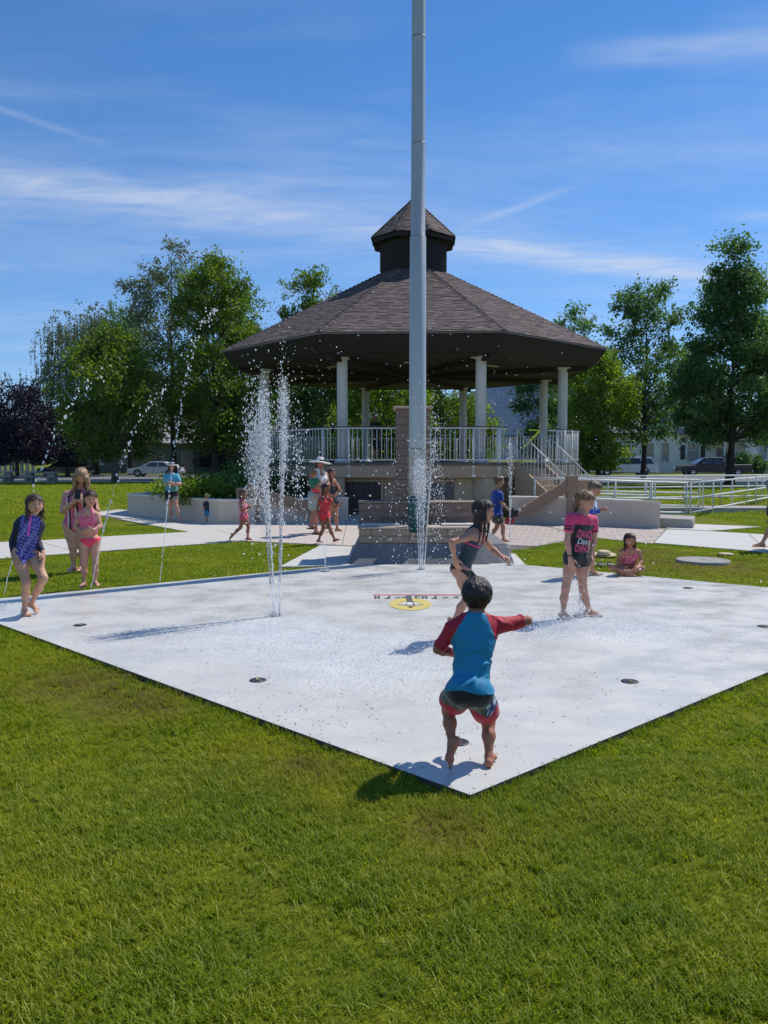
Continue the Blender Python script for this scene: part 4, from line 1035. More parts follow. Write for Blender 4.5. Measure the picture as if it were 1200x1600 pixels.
car('parked_pickup', 'dark maroon pickup truck parked before the white house on the right', 'pickup truck', hx(1110), 78.0, 7.0, 1.85,
    [(0, .4), (0, .8), (.08, 1.02), (1.5, 1.12), (3.9, 1.12), (6.95, 1.14), (7.0, .4)], [(1.4, 1.1), (2.4, 1.80), (3.0, 1.86), (4.1, 1.84), (4.35, 1.1)], M_CMR, 1, (1.2, 5.6),
    [[(1.95, 1.2), (2.5, 1.7), (3.1, 1.74), (3.1, 1.2)], [(3.22, 1.2), (3.22, 1.74), (3.98, 1.72), (4.1, 1.2)]])
k = 76.5 / FPX
car('parked_sedan', 'silver-white sedan parked across the road behind the woman in the tie-dye shirt', 'car', hx(252), 75.0, 5.0, 1.45,
    [(0, .3), (0, .55), (.1, .75), (1.2, .92), (4.4, .95), (4.95, .85), (5.0, .3)], [(1.1, .9), (2.0, 1.38), (2.6, 1.45), (3.4, 1.42), (4.5, .93)], M_CSL, 1, (.95, 3.95),
    [[(1.6, .98), (2.15, 1.33), (2.8, 1.36), (2.8, .98)], [(2.92, .98), (2.92, 1.36), (3.4, 1.33), (3.95, .98)]])
car('parked_sedan', 'dark sedan parked behind the picnic tables on the far left', 'car', hx(100), 77.0, 4.9, 1.5,
    [(0, .3), (0, .55), (.1, .8), (1.2, .95), (4.4, .95), (4.85, .85), (4.9, .3)], [(1.1, .92), (2.0, 1.42), (2.6, 1.5), (3.4, 1.46), (4.4, .95)], mat('car_black', (.02, .022, .03), .3, coat=.5), 1, (.95, 3.9),
    [[(1.6, .98), (2.15, 1.36), (2.8, 1.4), (2.8, .98)], [(2.92, .98), (2.92, 1.4), (3.4, 1.36), (3.95, .98)]])
# ============================================================ TREES AND SHRUBS
def leaf_mat(name, cols, trans=.5, tint=(1.6, 1.85, .55), rough=.5):
    m, N, L, P = new_mat(name); P.inputs['Roughness'].default_value = rough; P.inputs['Specular IOR Level'].default_value = .4
    g = N.new('ShaderNodeNewGeometry')
    n = world_noise(N, L, .35, 3)
    r = ramp(N, L, g.outputs['Random Per Island'], [(0, cols[0]), (.5, cols[1]), (1, cols[2])])
    c = mixc(N, L, 1.0, r, ramp(N, L, n, [(.3, (.95, 1.0, 1.0)), (.7, (1.5, 1.45, 1.2))]), 'MULTIPLY')
    L.new(c, P.inputs['Base Color'])
    tr = N.new('ShaderNodeBsdfTranslucent'); L.new(mixc(N, L, 1.0, c, tint, 'MULTIPLY'), tr.inputs[0])
    ms = N.new('ShaderNodeMixShader'); ms.inputs[0].default_value = trans
    L.new(P.outputs[0], ms.inputs[1]); L.new(tr.outputs[0], ms.inputs[2]); L.new(ms.outputs[0], N['Material Output'].inputs[0])
    return m
M_LF = leaf_mat('leaf_green', [(0.048, 0.080, 0.014), (0.080, 0.122, 0.018), (0.142, 0.185, 0.028)])
M_LFD = leaf_mat('leaf_deep', [(0.038, 0.082, 0.032), (0.060, 0.115, 0.040), (0.105, 0.165, 0.052)], .45, (1.6, 1.9, .8))
M_LFY = leaf_mat('leaf_yellow', [(0.074, 0.115, 0.016), (0.115, 0.169, 0.022), (0.176, 0.230, 0.030)], .5)
M_LFP = leaf_mat('leaf_plum', [(.012, .010, .022), (.018, .014, .030), (.030, .022, .040)], .2, (1.0, .8, 1.0))
M_LFG = leaf_mat('leaf_greyish', [(0.074, 0.095, 0.054), (0.108, 0.135, 0.074), (0.162, 0.189, 0.115)], .35, (1.2, 1.3, .8))
M_BARK = mat('bark', (.07, .055, .045), .95, (.035, .028, .024), 6, .8, 25, aniso=(1, 1, .25))
M_BARKL = mat('bark_pale', (.16, .14, .12), .95, (.09, .08, .07), 6, .8, 25, aniso=(1, 1, .25))
def rand_unit(n, g):
    v = g.normal(size=(n, 3)); return v / np.linalg.norm(v, axis=1, keepdims=True)
def leaf_quads(C, size, g, droop=0.0, stretch=1.5):
    """one pointed leaf (kite of four corners) at each centre"""
    n = len(C); a = rand_unit(n, g); a[:, 2] -= droop; a /= np.linalg.norm(a, axis=1, keepdims=True)
    b = np.cross(a, rand_unit(n, g)); b /= np.linalg.norm(b, axis=1, keepdims=True) + 1e-9
    s = (size * g.uniform(.6, 1.35, n))[:, None]; a = a * s * stretch; b = b * s * .8
    V = np.stack([C - a * .5, C + b * .5 + a * .05, C + a * .5, C - b * .5 + a * .05], 1).reshape(-1, 3)
    return V, np.arange(n * 4).reshape(-1, 4)
def tree(lb, x, y, h, prof, trunk_h, tr, mat_leaf, seed, n_puff=70, n_leaf=170, leaf=.17, puff=.8, flat=.75, droop=0.0, bark=None, group='trees round the park', name='tree', lean=(0, 0), gaps=0.0, cat='tree', strands=False):
    """prof: list of (relative height, radius); crown of leaf clumps carried on limbs from a tapered trunk"""
    g = np.random.default_rng(seed); t = thing(name, lb, cat, (x, y, ZL), 0, group)
    zs = [p[0] for p in prof]; rs = [p[1] for p in prof]
    lf = lambda z: np.array([lean[0] * (z / h) ** 1.5, lean[1] * (z / h) ** 1.5, z])
    PF = []
    tries = 0
    while len(PF) < n_puff and tries < n_puff * 40:
        tries += 1
        zr = g.uniform(zs[0], zs[-1]); rmax = np.interp(zr, zs, rs)
        if g.uniform() > (rmax / max(rs)) ** 1.2 + .12: continue
        q = g.uniform(0, 2 * PI); r = rmax * math.sqrt(g.uniform(.05, 1)) * g.uniform(.8, 1.08)
        c = lf(zr * h) + np.array([r * math.cos(q), r * math.sin(q), 0])
        if PF and gaps and min(np.linalg.norm(c - p) for p in PF) < gaps: continue
        PF.append(c)
    Cs = []
    for c in PF:
        m = int(n_leaf * 1.3 * g.uniform(.6, 1.3)); s = puff * g.uniform(.65, 1.25)
        d = g.normal(size=(m, 3)) * np.array([s, s, s * flat]) * .55
        if strands:
            k = m // 12; st = g.normal(size=(k, 3)) * np.array([s, s, s * .3]) * .6
            d = np.concatenate([st + np.array([0, 0, -1]) * (j * leaf * .9) + g.normal(size=(k, 3)) * .03 for j in range(12)])
        Cs.append(c + d)
        tw = rand_unit(5, g) * s * 1.25   # outlying sprigs for a ragged edge
        for w_ in tw: Cs.append(c + w_ + g.normal(size=(max(3, m // 16), 3)) * s * .16)
    C = np.concatenate(Cs); C = C[C[:, 2] > trunk_h * .55]
    V, F = leaf_quads(C, leaf, g, droop)
    link('crown', np_mesh('crown', V, F), t, mat_leaf)
    b = MB(); top = h * min(.93, zs[-1]); n = 9
    path = [lf(top * i / n) + np.array([g.normal() * .05 * tr * 6 * (i > 1), g.normal() * .05 * tr * 6 * (i > 1), 0]) for i in range(n + 1)]
    rad = [tr * (1.25 if i == 0 else 1) * (1 - .88 * i / n) for i in range(n + 1)]
    b.tube(path, rad, 10); b.build('trunk', bark or M_BARK, t)
    b = MB(); P3 = np.array([p for p in path])
    for c in PF[:min(len(PF), 60)]:
        z0 = max(trunk_h * .9, c[2] - np.hypot(c[0] - lf(c[2])[0], c[1] - lf(c[2])[1]) * g.uniform(.5, 1.0) - .3); z0 = min(z0, top * .97)
        i = np.interp(z0, P3[:, 2], np.arange(len(P3))); i0 = int(i); i1 = min(i0 + 1, n); base = P3[i0] + (P3[i1] - P3[i0]) * (i - i0)
        r0 = np.interp(i, np.arange(len(rad)), rad) * .42; mid = base * .5 + c * .5 + np.array([g.normal() * .15, g.normal() * .15, .15]) * puff
        b.tube([base, mid, c], [r0, r0 * .55, .012], 5, cap=False)
    b.build('limbs', bark or M_BARK, t)
    return t
def tx(px, Y): return (px - 600) * Y / FPX
def th(py, Y): return CAM_H + (718 - py) * Y / FPX - ZL
# -- left side, front to back
Y = 57; tree('round maple with its pale trunk right of the blonde woman, fullest crown on the left', tx(180, Y), Y, th(520, Y), [(.18, 1.8), (.32, 4.2), (.55, 4.7), (.78, 3.5), (1, .8)], 2.6, .23, M_LF, 11, 95, 190, .155, .85, bark=M_BARKL)
Y = 60; tree('tall leafy tree next to the bandstand roof on the left', tx(336, Y), Y, th(412, Y), [(.16, 2.2), (.28, 4.2), (.5, 4.4), (.72, 3.6), (.9, 2.4), (1, .9)], 3.4, .27, M_LF, 12, 125, 190, .16, .85)
Y = 66; tree('thin-topped grey-green tree rising behind the tall leafy tree on the left', tx(272, Y), Y, th(388, Y), [(.25, 3.0), (.5, 4.6), (.75, 4.0), (.92, 2.4), (1, 1.4)], 4, .26, M_LFG, 13, 85, 130, .15, .85, gaps=.55)
Y = 84; tree('weeping birch with hanging grey-green shoots behind the round maple', tx(150, Y), Y, th(486, Y), [(.22, 5.5), (.45, 7.2), (.7, 6.6), (.88, 4.2), (1, 1.2)], 4, .34, M_LFG, 14, 120, 200, .17, 1.1, 1.2, .9, strands=True)
Y = 80; tree('second weeping birch top, right of the first and darker', tx(205, Y), Y, th(482, Y), [(.3, 2.6), (.6, 3.4), (.85, 2.6), (1, .9)], 4, .26, M_LFD, 15, 55, 170, .17, .95, 1.2, .9, strands=True)
Y = 70; tree('plum-leaved dark purple tree at the left edge', tx(28, Y), Y, th(606, Y), [(.2, 2.6), (.45, 4.0), (.75, 3.2), (1, 1.0)], 2.0, .2, M_LFP, 16, 75, 170, .15, .85)
tree('plum-leaved dark purple tree behind the blonde woman', tx(106, Y + 4), Y + 4, th(640, Y + 4), [(.2, 2.6), (.45, 4.2), (.75, 3.2), (1, 1.0)], 2.0, .2, M_LFP, 17, 75, 170, .15, .85)
tree('plum-leaved dark purple tree half cut off by the left edge', tx(-32, Y), Y, th(618, Y), [(.2, 2.6), (.45, 4.0), (.75, 3.2), (1, 1.0)], 2.0, .2, M_LFP, 18, 60, 160, .15, .85)
Y = 86; tree('deep red-brown leaved tree behind the white sedan', tx(345, Y), Y, th(640, Y), [(.1, 2.2), (.4, 3.4), (.8, 2.6), (1, .8)], 1.5, .2, M_LFP, 19, 50, 160, .17, .9)
Y = 68; tree('dark tree with a slim trunk left of the bandstand columns', tx(379, Y), Y, th(455, Y), [(.28, 2.0), (.42, 3.6), (.7, 3.2), (1, .9)], 4.6, .2, M_LFD, 20, 80, 170, .165, .85)
Y = 64; tree('tree whose top shows over the left slope of the bandstand roof', tx(492, Y), Y, th(430, Y), [(.2, 2.6), (.42, 3.9), (.66, 3.4), (.84, 2.2), (1, 1.0)], 3.6, .24, M_LF, 21, 95, 160, .16, .8, gaps=.35)
Y = 54; tree('yellow-green tree seen between the left bandstand columns', tx(600, Y), Y, th(560, Y), [(.12, 2.6), (.4, 3.6), (.8, 3.0), (1, 1.2)], 2.2, .2, M_LFY, 22, 75, 170, .16, .8)
Y = 60; tree('dark bushy tree behind the left bandstand columns', tx(520, Y), Y, th(560, Y), [(.08, 2.8), (.4, 3.6), (.8, 3.0), (1, 1.2)], 2, .2, M_LFD, 23, 75, 170, .165, .85)
Y = 72; tree('bushy tree showing behind the flagpole under the bandstand roof', tx(690, Y), Y, th(588, Y), [(.08, 2.8), (.4, 4.2), (.8, 3.2), (1, 1.2)], 2, .2, M_LF, 24, 80, 170, .17, .9)
Y = 80; tree('low leafy tree behind the middle right columns', tx(742, Y), Y, th(632, Y), [(.05, 2.2), (.4, 3.0), (.8, 2.2), (1, .8)], 1.5, .18, M_LFY, 25, 45, 160, .17, .85)
Y = 62; tree('dark tree just right of the blue mountain gap under the bandstand roof', tx(850, Y), Y, th(560, Y), [(.2, 1.4), (.45, 2.4), (.8, 2.2), (1, 1.0)], 3, .18, M_LFD, 26, 60, 160, .155, .8)
# -- right side
Y = 70; tree('thin tree peeping over the right slope of the bandstand roof', tx(893, Y), Y, th(478, Y), [(.3, 2.2), (.6, 2.9), (.82, 2.0), (1, .7)], 4, .2, M_LFD, 31, 60, 120, .16, .75, gaps=.6)
Y = 52; tree('low round yellow-green tree beside the right end of the bandstand', tx(934, Y), Y, th(556, Y), [(.1, 1.6), (.3, 2.5), (.6, 2.55), (.85, 1.7), (1, .6)], 1.7, .16, M_LFY, 32, 85, 170, .14, .7)
Y = 57; tree('airy ash tree between the white car and the dark pickup', tx(1005, Y), Y, th(446, Y), [(.2, 1.6), (.32, 3.0), (.55, 3.7), (.8, 3.2), (.93, 2.0), (1, 1.0)], 3.0, .2, M_LFD, 33, 100, 120, .15, .7, gaps=.55)
Y = 50; tree('tall dense conical tree with a dark trunk before the white house', tx(1140, Y), Y, th(376, Y), [(.20, 2.2), (.30, 3.7), (.42, 3.7), (.67, 2.2), (.86, 1.4), (1, .4)], 3.0, .28, M_LFD, 34, 150, 200, .145, .75)
Y = 58; tree('dense tree at the right edge beyond the conical tree', tx(1232, Y), Y, th(450, Y), [(.2, 2.4), (.35, 3.6), (.6, 3.8), (.85, 2.6), (1, .8)], 3.0, .22, M_LFD, 35, 90, 160, .155, .8)
Y = 100; tree('far leafy tree on the right behind the conical tree', tx(1088, Y), Y, th(560, Y), [(.2, 3.0), (.5, 4.6), (.8, 3.6), (1, 1.2)], 3.0, .25, M_LFD, 36, 60, 150, .21, 1.1)
Y = 104; tree('far leafy tree behind the airy ash', tx(952, Y), Y, th(600, Y), [(.1, 4.0), (.5, 5.6), (.8, 4.0), (1, 1.2)], 2.0, .25, M_LFD, 37, 60, 150, .22, 1.2)
for i, (px, top, Y, m, lb) in enumerate([(20, 650, 110, M_LFD, 'far dark tree filling the gap at the left edge'), (240, 600, 112, M_LFD, 'far dark tree above the grey house'), (440, 560, 95, M_LFD, 'far dark tree left of the bandstand floor'), (560, 600, 100, M_LFD, 'far dark tree behind the bandstand middle'),
        (650, 600, 104, M_LFD, 'far dark tree directly behind the flagpole'), (330, 560, 108, M_LF, 'far tree above the sage green house')]):
    tree(lb, tx(px, Y), Y, th(top, Y), [(.06, 4.2), (.4, 6.0), (.75, 4.6), (1, 1.6)], 2, .3, m, 60 + i, 55, 150, .23, 1.3)
# shrubs
def shrub(lb, x, y, z, w, d_, h, m, seed, n=1500, leaf=.06, name='shrub', group=None):
    g = np.random.default_rng(seed); t = thing(name, lb, 'shrub', (x, y, z), 0, group)
    nn = 26; cs = np.stack([g.uniform(-w / 2, w / 2, nn), g.uniform(-d_ / 2, d_ / 2, nn), g.uniform(.25, .85, nn) * h], 1)
    C = np.concatenate([c + g.normal(size=(n // nn, 3)) * np.array([.20, .20, .16]) * min(1.6, max(.8, h)) for c in cs]); C[:, 2] = np.clip(C[:, 2], .03, h * 1.1)
    V, F = leaf_quads(C, leaf, g); link('foliage', np_mesh('foliage', V, F), t, m)
    b = MB()
    for c in cs[:14]: b.tube([(c[0] * .4, c[1] * .4, 0), (c[0] * .8, c[1] * .8, c[2] * .5), tuple(c)], [.02, .014, .006], 5, cap=False)
    b.build('stems', M_BARK, t)
for i, (px, Y, w, h, m, lb) in enumerate([(287, 21.6, 1.3, .62, M_LFY, 'bright leafy shrub at the left end of the planter beside the tie-dye shirt'), (312, 21.2, 1.3, .66, M_LFY, 'bright leafy shrub in the planter above the yellow cap'),
        (337, 21.2, 1.3, .62, M_LFY, 'bright leafy shrub in the planter above the corner of the wall'), (300, 22.6, 1.8, .72, M_LF, 'leafy shrub in the back row of the planter, left'), (345, 22.4, 1.7, .75, M_LF, 'leafy shrub in the back row of the planter, middle'),
        (372, 21.8, 1.3, .72, M_LFD, 'dark shrub in the planter behind the small girl'), (383, 23.4, 1.6, 1.15, M_LFD, 'taller dark shrub close to the left bandstand rail'), (425, 22.9, 1.7, 1.0, M_LFD, 'dark shrub against the bandstand base under the left railing')]):
    shrub(lb, tx(px, Y), Y, .40, w, 1.1, h, m, 80 + i, 2000, .062)
k = 1
for i, (px, Y, w, h, m, lb) in enumerate([(1160, 92.5, 3.2, 2.6, M_LFD, 'dark bush against the white house porch'), (1178, 92.0, 2.4, 1.5, M_LFD, 'low bush beside the porch wall of the white house'), (352, 88, 4.0, 2.3, M_LFD, 'dark clipped bush below the sage green house window'), (385, 86, 5.0, 2.6, M_LFD, 'dark hedge bush right of the sage green house window')]):
    shrub(lb, tx(px, Y), Y, ZL, w, 2.0, h, m, 90 + i, 1600, .22)

# ============================================================ GRASS (blade tufts instanced over the lawn)
def blade_clump(name, nb, rad, h0, h1, wd, seed):
    g = np.random.default_rng(seed); V = []; F = []; T = []
    for i in range(nb):
        r = rad * math.sqrt(g.uniform()); q = g.uniform(0, 2 * PI); x, y = r * math.cos(q), r * math.sin(q)
        h = g.uniform(h0, h1); dq = g.uniform(0, 2 * PI); ln = h * g.uniform(.4, 1.5); dx, dy = ln * math.cos(dq), ln * math.sin(dq); wx, wy = -math.sin(dq) * wd / 2, math.cos(dq) * wd / 2
        b = len(V); tn = g.uniform() ** 1.3
        V += [(x - wx, y - wy, 0), (x + wx, y + wy, 0), (x + dx * .45 + wx * .8, y + dy * .45 + wy * .8, h * .62), (x + dx * .45 - wx * .8, y + dy * .45 - wy * .8, h * .62), (x + dx, y + dy, h * .95)]
        T += [tn] * 5; F += [(b, b + 1, b + 2, b + 3), (b + 3, b + 2, b + 4)]
    me = bpy.data.meshes.new(name); me.from_pydata(V, [], F); me.update()
    a = me.attributes.new('tone', 'FLOAT', 'POINT'); a.data.foreach_set('value', np.array(T, np.float32)); me.materials.append(M_BLADE)
    return bpy.data.objects.new(name, me)
def grass_field(name, y0, y1, dens, clump, seed, half=.56, smin=.8, smax=1.25, lb=None, thin=1.0, extra=2.6):
    g = np.random.default_rng(seed); area = half * (y1 ** 2 - y0 ** 2) + 2.4 * (y1 - y0); area += 2 * (extra - 1.2) * (y1 - y0); n = int(area * dens)
    y = np.sqrt(g.uniform(y0 ** 2, y1 ** 2, n * 2)); x = g.uniform(-1, 1, n * 2) * (half * y + extra); x, y = x[:n], y[:n]
    keep = ~in_poly(x, y, PAD)
    for p in walk_polys: keep &= ~in_poly(x, y, p)
    keep &= ~((np.abs(x - .7) < 1.5) & (y > 12) & (y < 14.5))
    keep &= ~(np.hypot(x - G(1098, 875).x, y - G(1098, 875).y) < .42)
    keep &= (y < 50) | (y < 55 - x * .12) & (x < 0)
    keep &= np.hypot(x - GX, y - GY) > 5.5
    keep &= ~((y > 19.3) & (y < 27.5) & (x > -7.4) & (x < 9.2))
    for p, r in DRY:
        d = np.hypot(x - p.x, y - p.y); keep &= ~((d < r * .9) & (g.uniform(size=n) < .42 * thin))
    x, y = x[keep], y[keep]; n = len(x)
    me = bpy.data.meshes.new(name); me.vertices.add(n)
    me.vertices.foreach_set('co', np.stack([x, y, np.full(n, ZL)], 1).astype(np.float32).ravel())
    rz = me.attributes.new('rz', 'FLOAT', 'POINT'); rz.data.foreach_set('value', g.uniform(0, 6.283, n).astype(np.float32))
    # height varies in soft patches over the lawn
    pat = 1 + .22 * np.sin(x * 3.1 + np.sin(y * 2.3) * 1.5) * np.sin(y * 2.7 + 1) + .15 * np.sin(x * 7.3 + y * 5.1)
    sc = me.attributes.new('sc', 'FLOAT', 'POINT'); sc.data.foreach_set('value', (g.uniform(smin, smax, n) * pat).astype(np.float32))
    me.update(); o = link(name, me); o['kind'] = 'stuff'
    ng = bpy.data.node_groups.new(name + '_nodes', 'GeometryNodeTree')
    ng.interface.new_socket('Geometry', in_out='INPUT', socket_type='NodeSocketGeometry'); ng.interface.new_socket('Geometry', in_out='OUTPUT', socket_type='NodeSocketGeometry')
    N, L = ng.nodes, ng.links; gi = N.new('NodeGroupInput'); go = N.new('NodeGroupOutput')
    mp = N.new('GeometryNodeMeshToPoints'); ip = N.new('GeometryNodeInstanceOnPoints'); oi = N.new('GeometryNodeObjectInfo'); oi.inputs['Object'].default_value = clump
    ar = N.new('GeometryNodeInputNamedAttribute'); ar.data_type = 'FLOAT'; ar.inputs[0].default_value = 'rz'
    as_ = N.new('GeometryNodeInputNamedAttribute'); as_.data_type = 'FLOAT'; as_.inputs[0].default_value = 'sc'
    cr = N.new('ShaderNodeCombineXYZ'); cs = N.new('ShaderNodeCombineXYZ'); L.new(ar.outputs['Attribute'], cr.inputs[2])
    for i in range(3): L.new(as_.outputs['Attribute'], cs.inputs[i])
    L.new(gi.outputs[0], mp.inputs['Mesh']); L.new(mp.outputs[0], ip.inputs['Points']); L.new(oi.outputs['Geometry'], ip.inputs['Instance'])
    L.new(cr.outputs[0], ip.inputs['Rotation']); L.new(cs.outputs[0], ip.inputs['Scale']); L.new(ip.outputs[0], go.inputs[0])
    md = o.modifiers.new('tufts', 'NODES'); md.node_group = ng
    return o
def grass_extra():
    # coarse tufts and pale dead stalks dotted over the lawn, and blades leaning over the slab edge
    g = np.random.default_rng(77); V = []; F = []; T = []
    def blade(x, y, h, wd, dq, lean, tn):
        wx, wy = -math.sin(dq) * wd / 2, math.cos(dq) * wd / 2; dx, dy = math.cos(dq) * h * lean, math.sin(dq) * h * lean; b = len(V)
        V.extend([(x - wx, y - wy, ZL), (x + wx, y + wy, ZL), (x + dx * .5 + wx * .8, y + dy * .5 + wy * .8, ZL + h * .65), (x + dx * .5 - wx * .8, y + dy * .5 - wy * .8, ZL + h * .65), (x + dx, y + dy, ZL + h * .9)])
        T.extend([tn] * 5); F.extend([(b, b + 1, b + 2, b + 3), (b + 3, b + 2, b + 4)])
    n = 0
    while n < 240:
        y = math.sqrt(g.uniform(2.0 ** 2, 9.0 ** 2)); x = g.uniform(-1, 1) * (.56 * y + .8)
        if in_poly(np.array([x]), np.array([y]), PAD)[0]: continue
        n += 1; k = g.integers(14, 46); tn = g.uniform(0, .5); hh_ = g.uniform(.03, .055)
        for _ in range(k): r = abs(g.normal()) * .035; q = g.uniform(0, 6.28); blade(x + r * math.cos(q), y + r * math.sin(q), hh_ * g.uniform(.6, 1.1), .005, g.uniform(0, 6.28), g.uniform(.3, 1.3), tn)
    for _ in range(5200):
        y = math.sqrt(g.uniform(1.7 ** 2, 8.0 ** 2)); x = g.uniform(-1, 1) * (.56 * y + .8)
        if in_poly(np.array([x]), np.array([y]), PAD)[0]: continue
        blade(x, y, g.uniform(.02, .045), .0035, g.uniform(0, 6.28), g.uniform(.5, 2.2), 1.0)
    for i in range(5):
        a, b_ = PAD[i], PAD[(i + 1) % 5]; dx, dy = b_[0] - a[0], b_[1] - a[1]; L_ = math.hypot(dx, dy); nx, ny = dy / L_, -dx / L_
        if i == 2: continue
        for _ in range(int(L_ * 420)):
            t = g.uniform(); o = abs(g.normal()) * .03 + .004; x, y = a[0] + dx * t + nx * o, a[1] + dy * t + ny * o
            if math.sin(t * L_ * 9 + i) + math.sin(t * L_ * 23) < -.9: continue
            blade(x, y, g.uniform(.02, .058), .0042, math.atan2(-ny, -nx) + g.normal() * 1.3, g.uniform(.1, .9), g.uniform(0, .75))
    me = bpy.data.meshes.new('grass_tufts'); me.from_pydata(V, [], F); me.update(); at_ = me.attributes.new('tone', 'FLOAT', 'POINT'); at_.data.foreach_set('value', np.array(T, np.float32))
    tag(link('grass_tufts', me, None, M_BLADE), kind='stuff')
if not FAST_DEV:
    grass_extra()
    grass_field('grass_near', 1.6, 4.2, 1300, blade_clump('tuft_fine', 17, .034, .012, .034, .0032, 1), 5)
    grass_field('grass_middle', 4.2, 9.0, 560, blade_clump('tuft_mid', 14, .045, .012, .036, .0044, 2), 6)
    grass_field('grass_distant', 23.5, 56, 16, blade_clump('tuft_distant', 22, .22, .02, .06, .022, 4), 8, thin=0)
    grass_field('grass_far', 9.0, 23.5, 110, blade_clump('tuft_far', 18, .10, .014, .036, .008, 3), 7, thin=.6)
# ============================================================ PEOPLE: one implicit surface per body, polygonised
def smin(a, b, k):
    h = np.clip(.5 + .5 * (b - a) / k, 0, 1); return b * (1 - h) + a * h - k * h * (1 - h)
def cone_d(P, a, b, ra, rb):
    ab = b - a; L2 = float(ab @ ab) + 1e-12; t = np.clip(((P - a) @ ab) / L2, 0, 1)
    return np.linalg.norm(P - a - t[:, None] * ab, axis=1) - (ra + (rb - ra) * t)
class Group:
    def __init__(s, k): s.k = k; s.p = []
    def add(s, a, b, ra, rb=None):
        s.p.append((np.array(a, float), np.array(b, float), ra, ra if rb is None else rb)); return s
    def bound(s):
        lo = np.min([np.minimum(a, b) - max(ra, rb) for a, b, ra, rb in s.p], 0); hi = np.max([np.maximum(a, b) + max(ra, rb) for a, b, ra, rb in s.p], 0)
        return lo, hi
    def d(s, P, far=.09):
        lo, hi = s.bound(); q = np.maximum(np.maximum(lo - P, P - hi), 0); dist = np.linalg.norm(q, axis=1)
        out = dist + .01; m = dist < far
        if m.any():
            X = P[m]; r = None
            for a, b, ra, rb in s.p:
                e = cone_d(X, a, b, ra, rb); r = e if r is None else smin(r, e, s.k)
            out[m] = r
        return out
def polygonise(f, lo, hi, res, slack=.03):
    lo = np.array(lo) - res * 3; hi = np.array(hi) + res * 3
    B = 4; nb = np.ceil((hi - lo) / (res * B)).astype(int) + 1; cs = res * B
    gi = np.stack(np.meshgrid(*[np.arange(n) for n in nb], indexing='ij'), -1).reshape(-1, 3)
    d0 = f(lo + (gi + .5) * cs); act = np.abs(d0) < cs * .9 + slack
    n = nb * B; D = np.repeat(np.repeat(np.repeat(d0.reshape(nb), B, 0), B, 1), B, 2).astype(np.float32)
    ga = gi[act] * B; off = np.stack(np.meshgrid(*[np.arange(B)] * 3, indexing='ij'), -1).reshape(-1, 3)
    idx = (ga[:, None, :] + off[None]).reshape(-1, 3)
    D[idx[:, 0], idx[:, 1], idx[:, 2]] = f(lo + idx * res)
    S = D < 0; a, b, c = n
    s8 = [S[i:a - 1 + i, j:b - 1 + j, k:c - 1 + k] for i in (0, 1) for j in (0, 1) for k in (0, 1)]
    al = s8[0].copy(); an = s8[0].copy()
    for q in s8[1:]: al &= q; an |= q
    cell = an & ~al; ci = np.argwhere(cell); vid = np.full(cell.shape, -1, np.int64); vid[tuple(ci.T)] = np.arange(len(ci))
    corners = [(i, j, k) for i in (0, 1) for j in (0, 1) for k in (0, 1)]
    val = {cn: D[ci[:, 0] + cn[0], ci[:, 1] + cn[1], ci[:, 2] + cn[2]] for cn in corners}
    acc = np.zeros((len(ci), 3)); cnt = np.zeros(len(ci))
    for cn in corners:
        for ax in range(3):
            if cn[ax] == 0:
                c2 = list(cn); c2[ax] = 1; c2 = tuple(c2); v0, v1 = val[cn], val[c2]; m = (v0 < 0) != (v1 < 0)
                t = np.where(m, v0 / (v0 - v1 + 1e-12), 0); p = np.tile(np.array(cn, float), (len(ci), 1)); p[:, ax] += t; acc[m] += p[m]; cnt[m] += 1
    V = lo + (ci + acc / cnt[:, None]) * res; F = []
    for ax in range(3):
        sl0 = [slice(None)] * 3; sl1 = [slice(None)] * 3; sl0[ax] = slice(0, -1); sl1[ax] = slice(1, None)
        e = S[tuple(sl0)] != S[tuple(sl1)]; ei = np.argwhere(e); u, w = [(1, 2), (2, 0), (0, 1)][ax]
        ok = (ei[:, u] > 0) & (ei[:, w] > 0) & (ei[:, u] < n[u] - 1) & (ei[:, w] < n[w] - 1); ei = ei[ok]
        inside = S[tuple(ei.T)]
        def c_(du, dw):
            q = ei.copy(); q[:, u] -= du; q[:, w] -= dw; return vid[tuple(q.T)]
        q = np.stack([c_(1, 1), c_(0, 1), c_(0, 0), c_(1, 0)], 1); q[~inside] = q[~inside][:, ::-1]
        F.append(q[(q >= 0).all(1)])
    F = np.concatenate(F)
    # relax the lattice a little
    for _ in range(2):
        s = np.zeros_like(V); k = np.zeros(len(V))
        for i in range(4):
            np.add.at(s, F[:, i], V[F[:, (i + 1) % 4]]); np.add.at(k, F[:, i], 1)
            np.add.at(s, F[:, (i + 1) % 4], V[F[:, i]]); np.add.at(k, F[:, (i + 1) % 4], 1)
        V = V * .55 + .45 * s / np.maximum(k, 1)[:, None]
    return V, F
def nrm(v):
    v = np.array(v, float); return v / (np.linalg.norm(v) + 1e-12)
UP = np.array([0, 0, 1.0])
def wobble(P, s=1.0, seed=0):
    """cheap smooth noise in -1..1, used for folds and grooves"""
    a = np.array([[3.1, 1.7, 2.3], [-2.2, 3.3, 1.1], [1.3, -2.9, 3.7], [5.3, 4.1, -3.9]]) * s; ph = seed * 1.7
    x = P @ a.T + ph; return (np.sin(x[:, 0] + 1.3 * np.sin(x[:, 1])) + np.sin(x[:, 2] + 1.1 * np.sin(x[:, 3])) + .5 * np.sin(x[:, 3] * 1.7 + x[:, 0])) / 2.5
M_SKIN = mat('skin', (1, 1, 1), .55, attr=True, scale=18, sss=.12, spec=.28, bump=.03, bscale=120)
M_CLOTH = mat('cloth', (1, 1, 1), .75, attr=True, scale=30, sheen=.2, bump=.12, bscale=260)
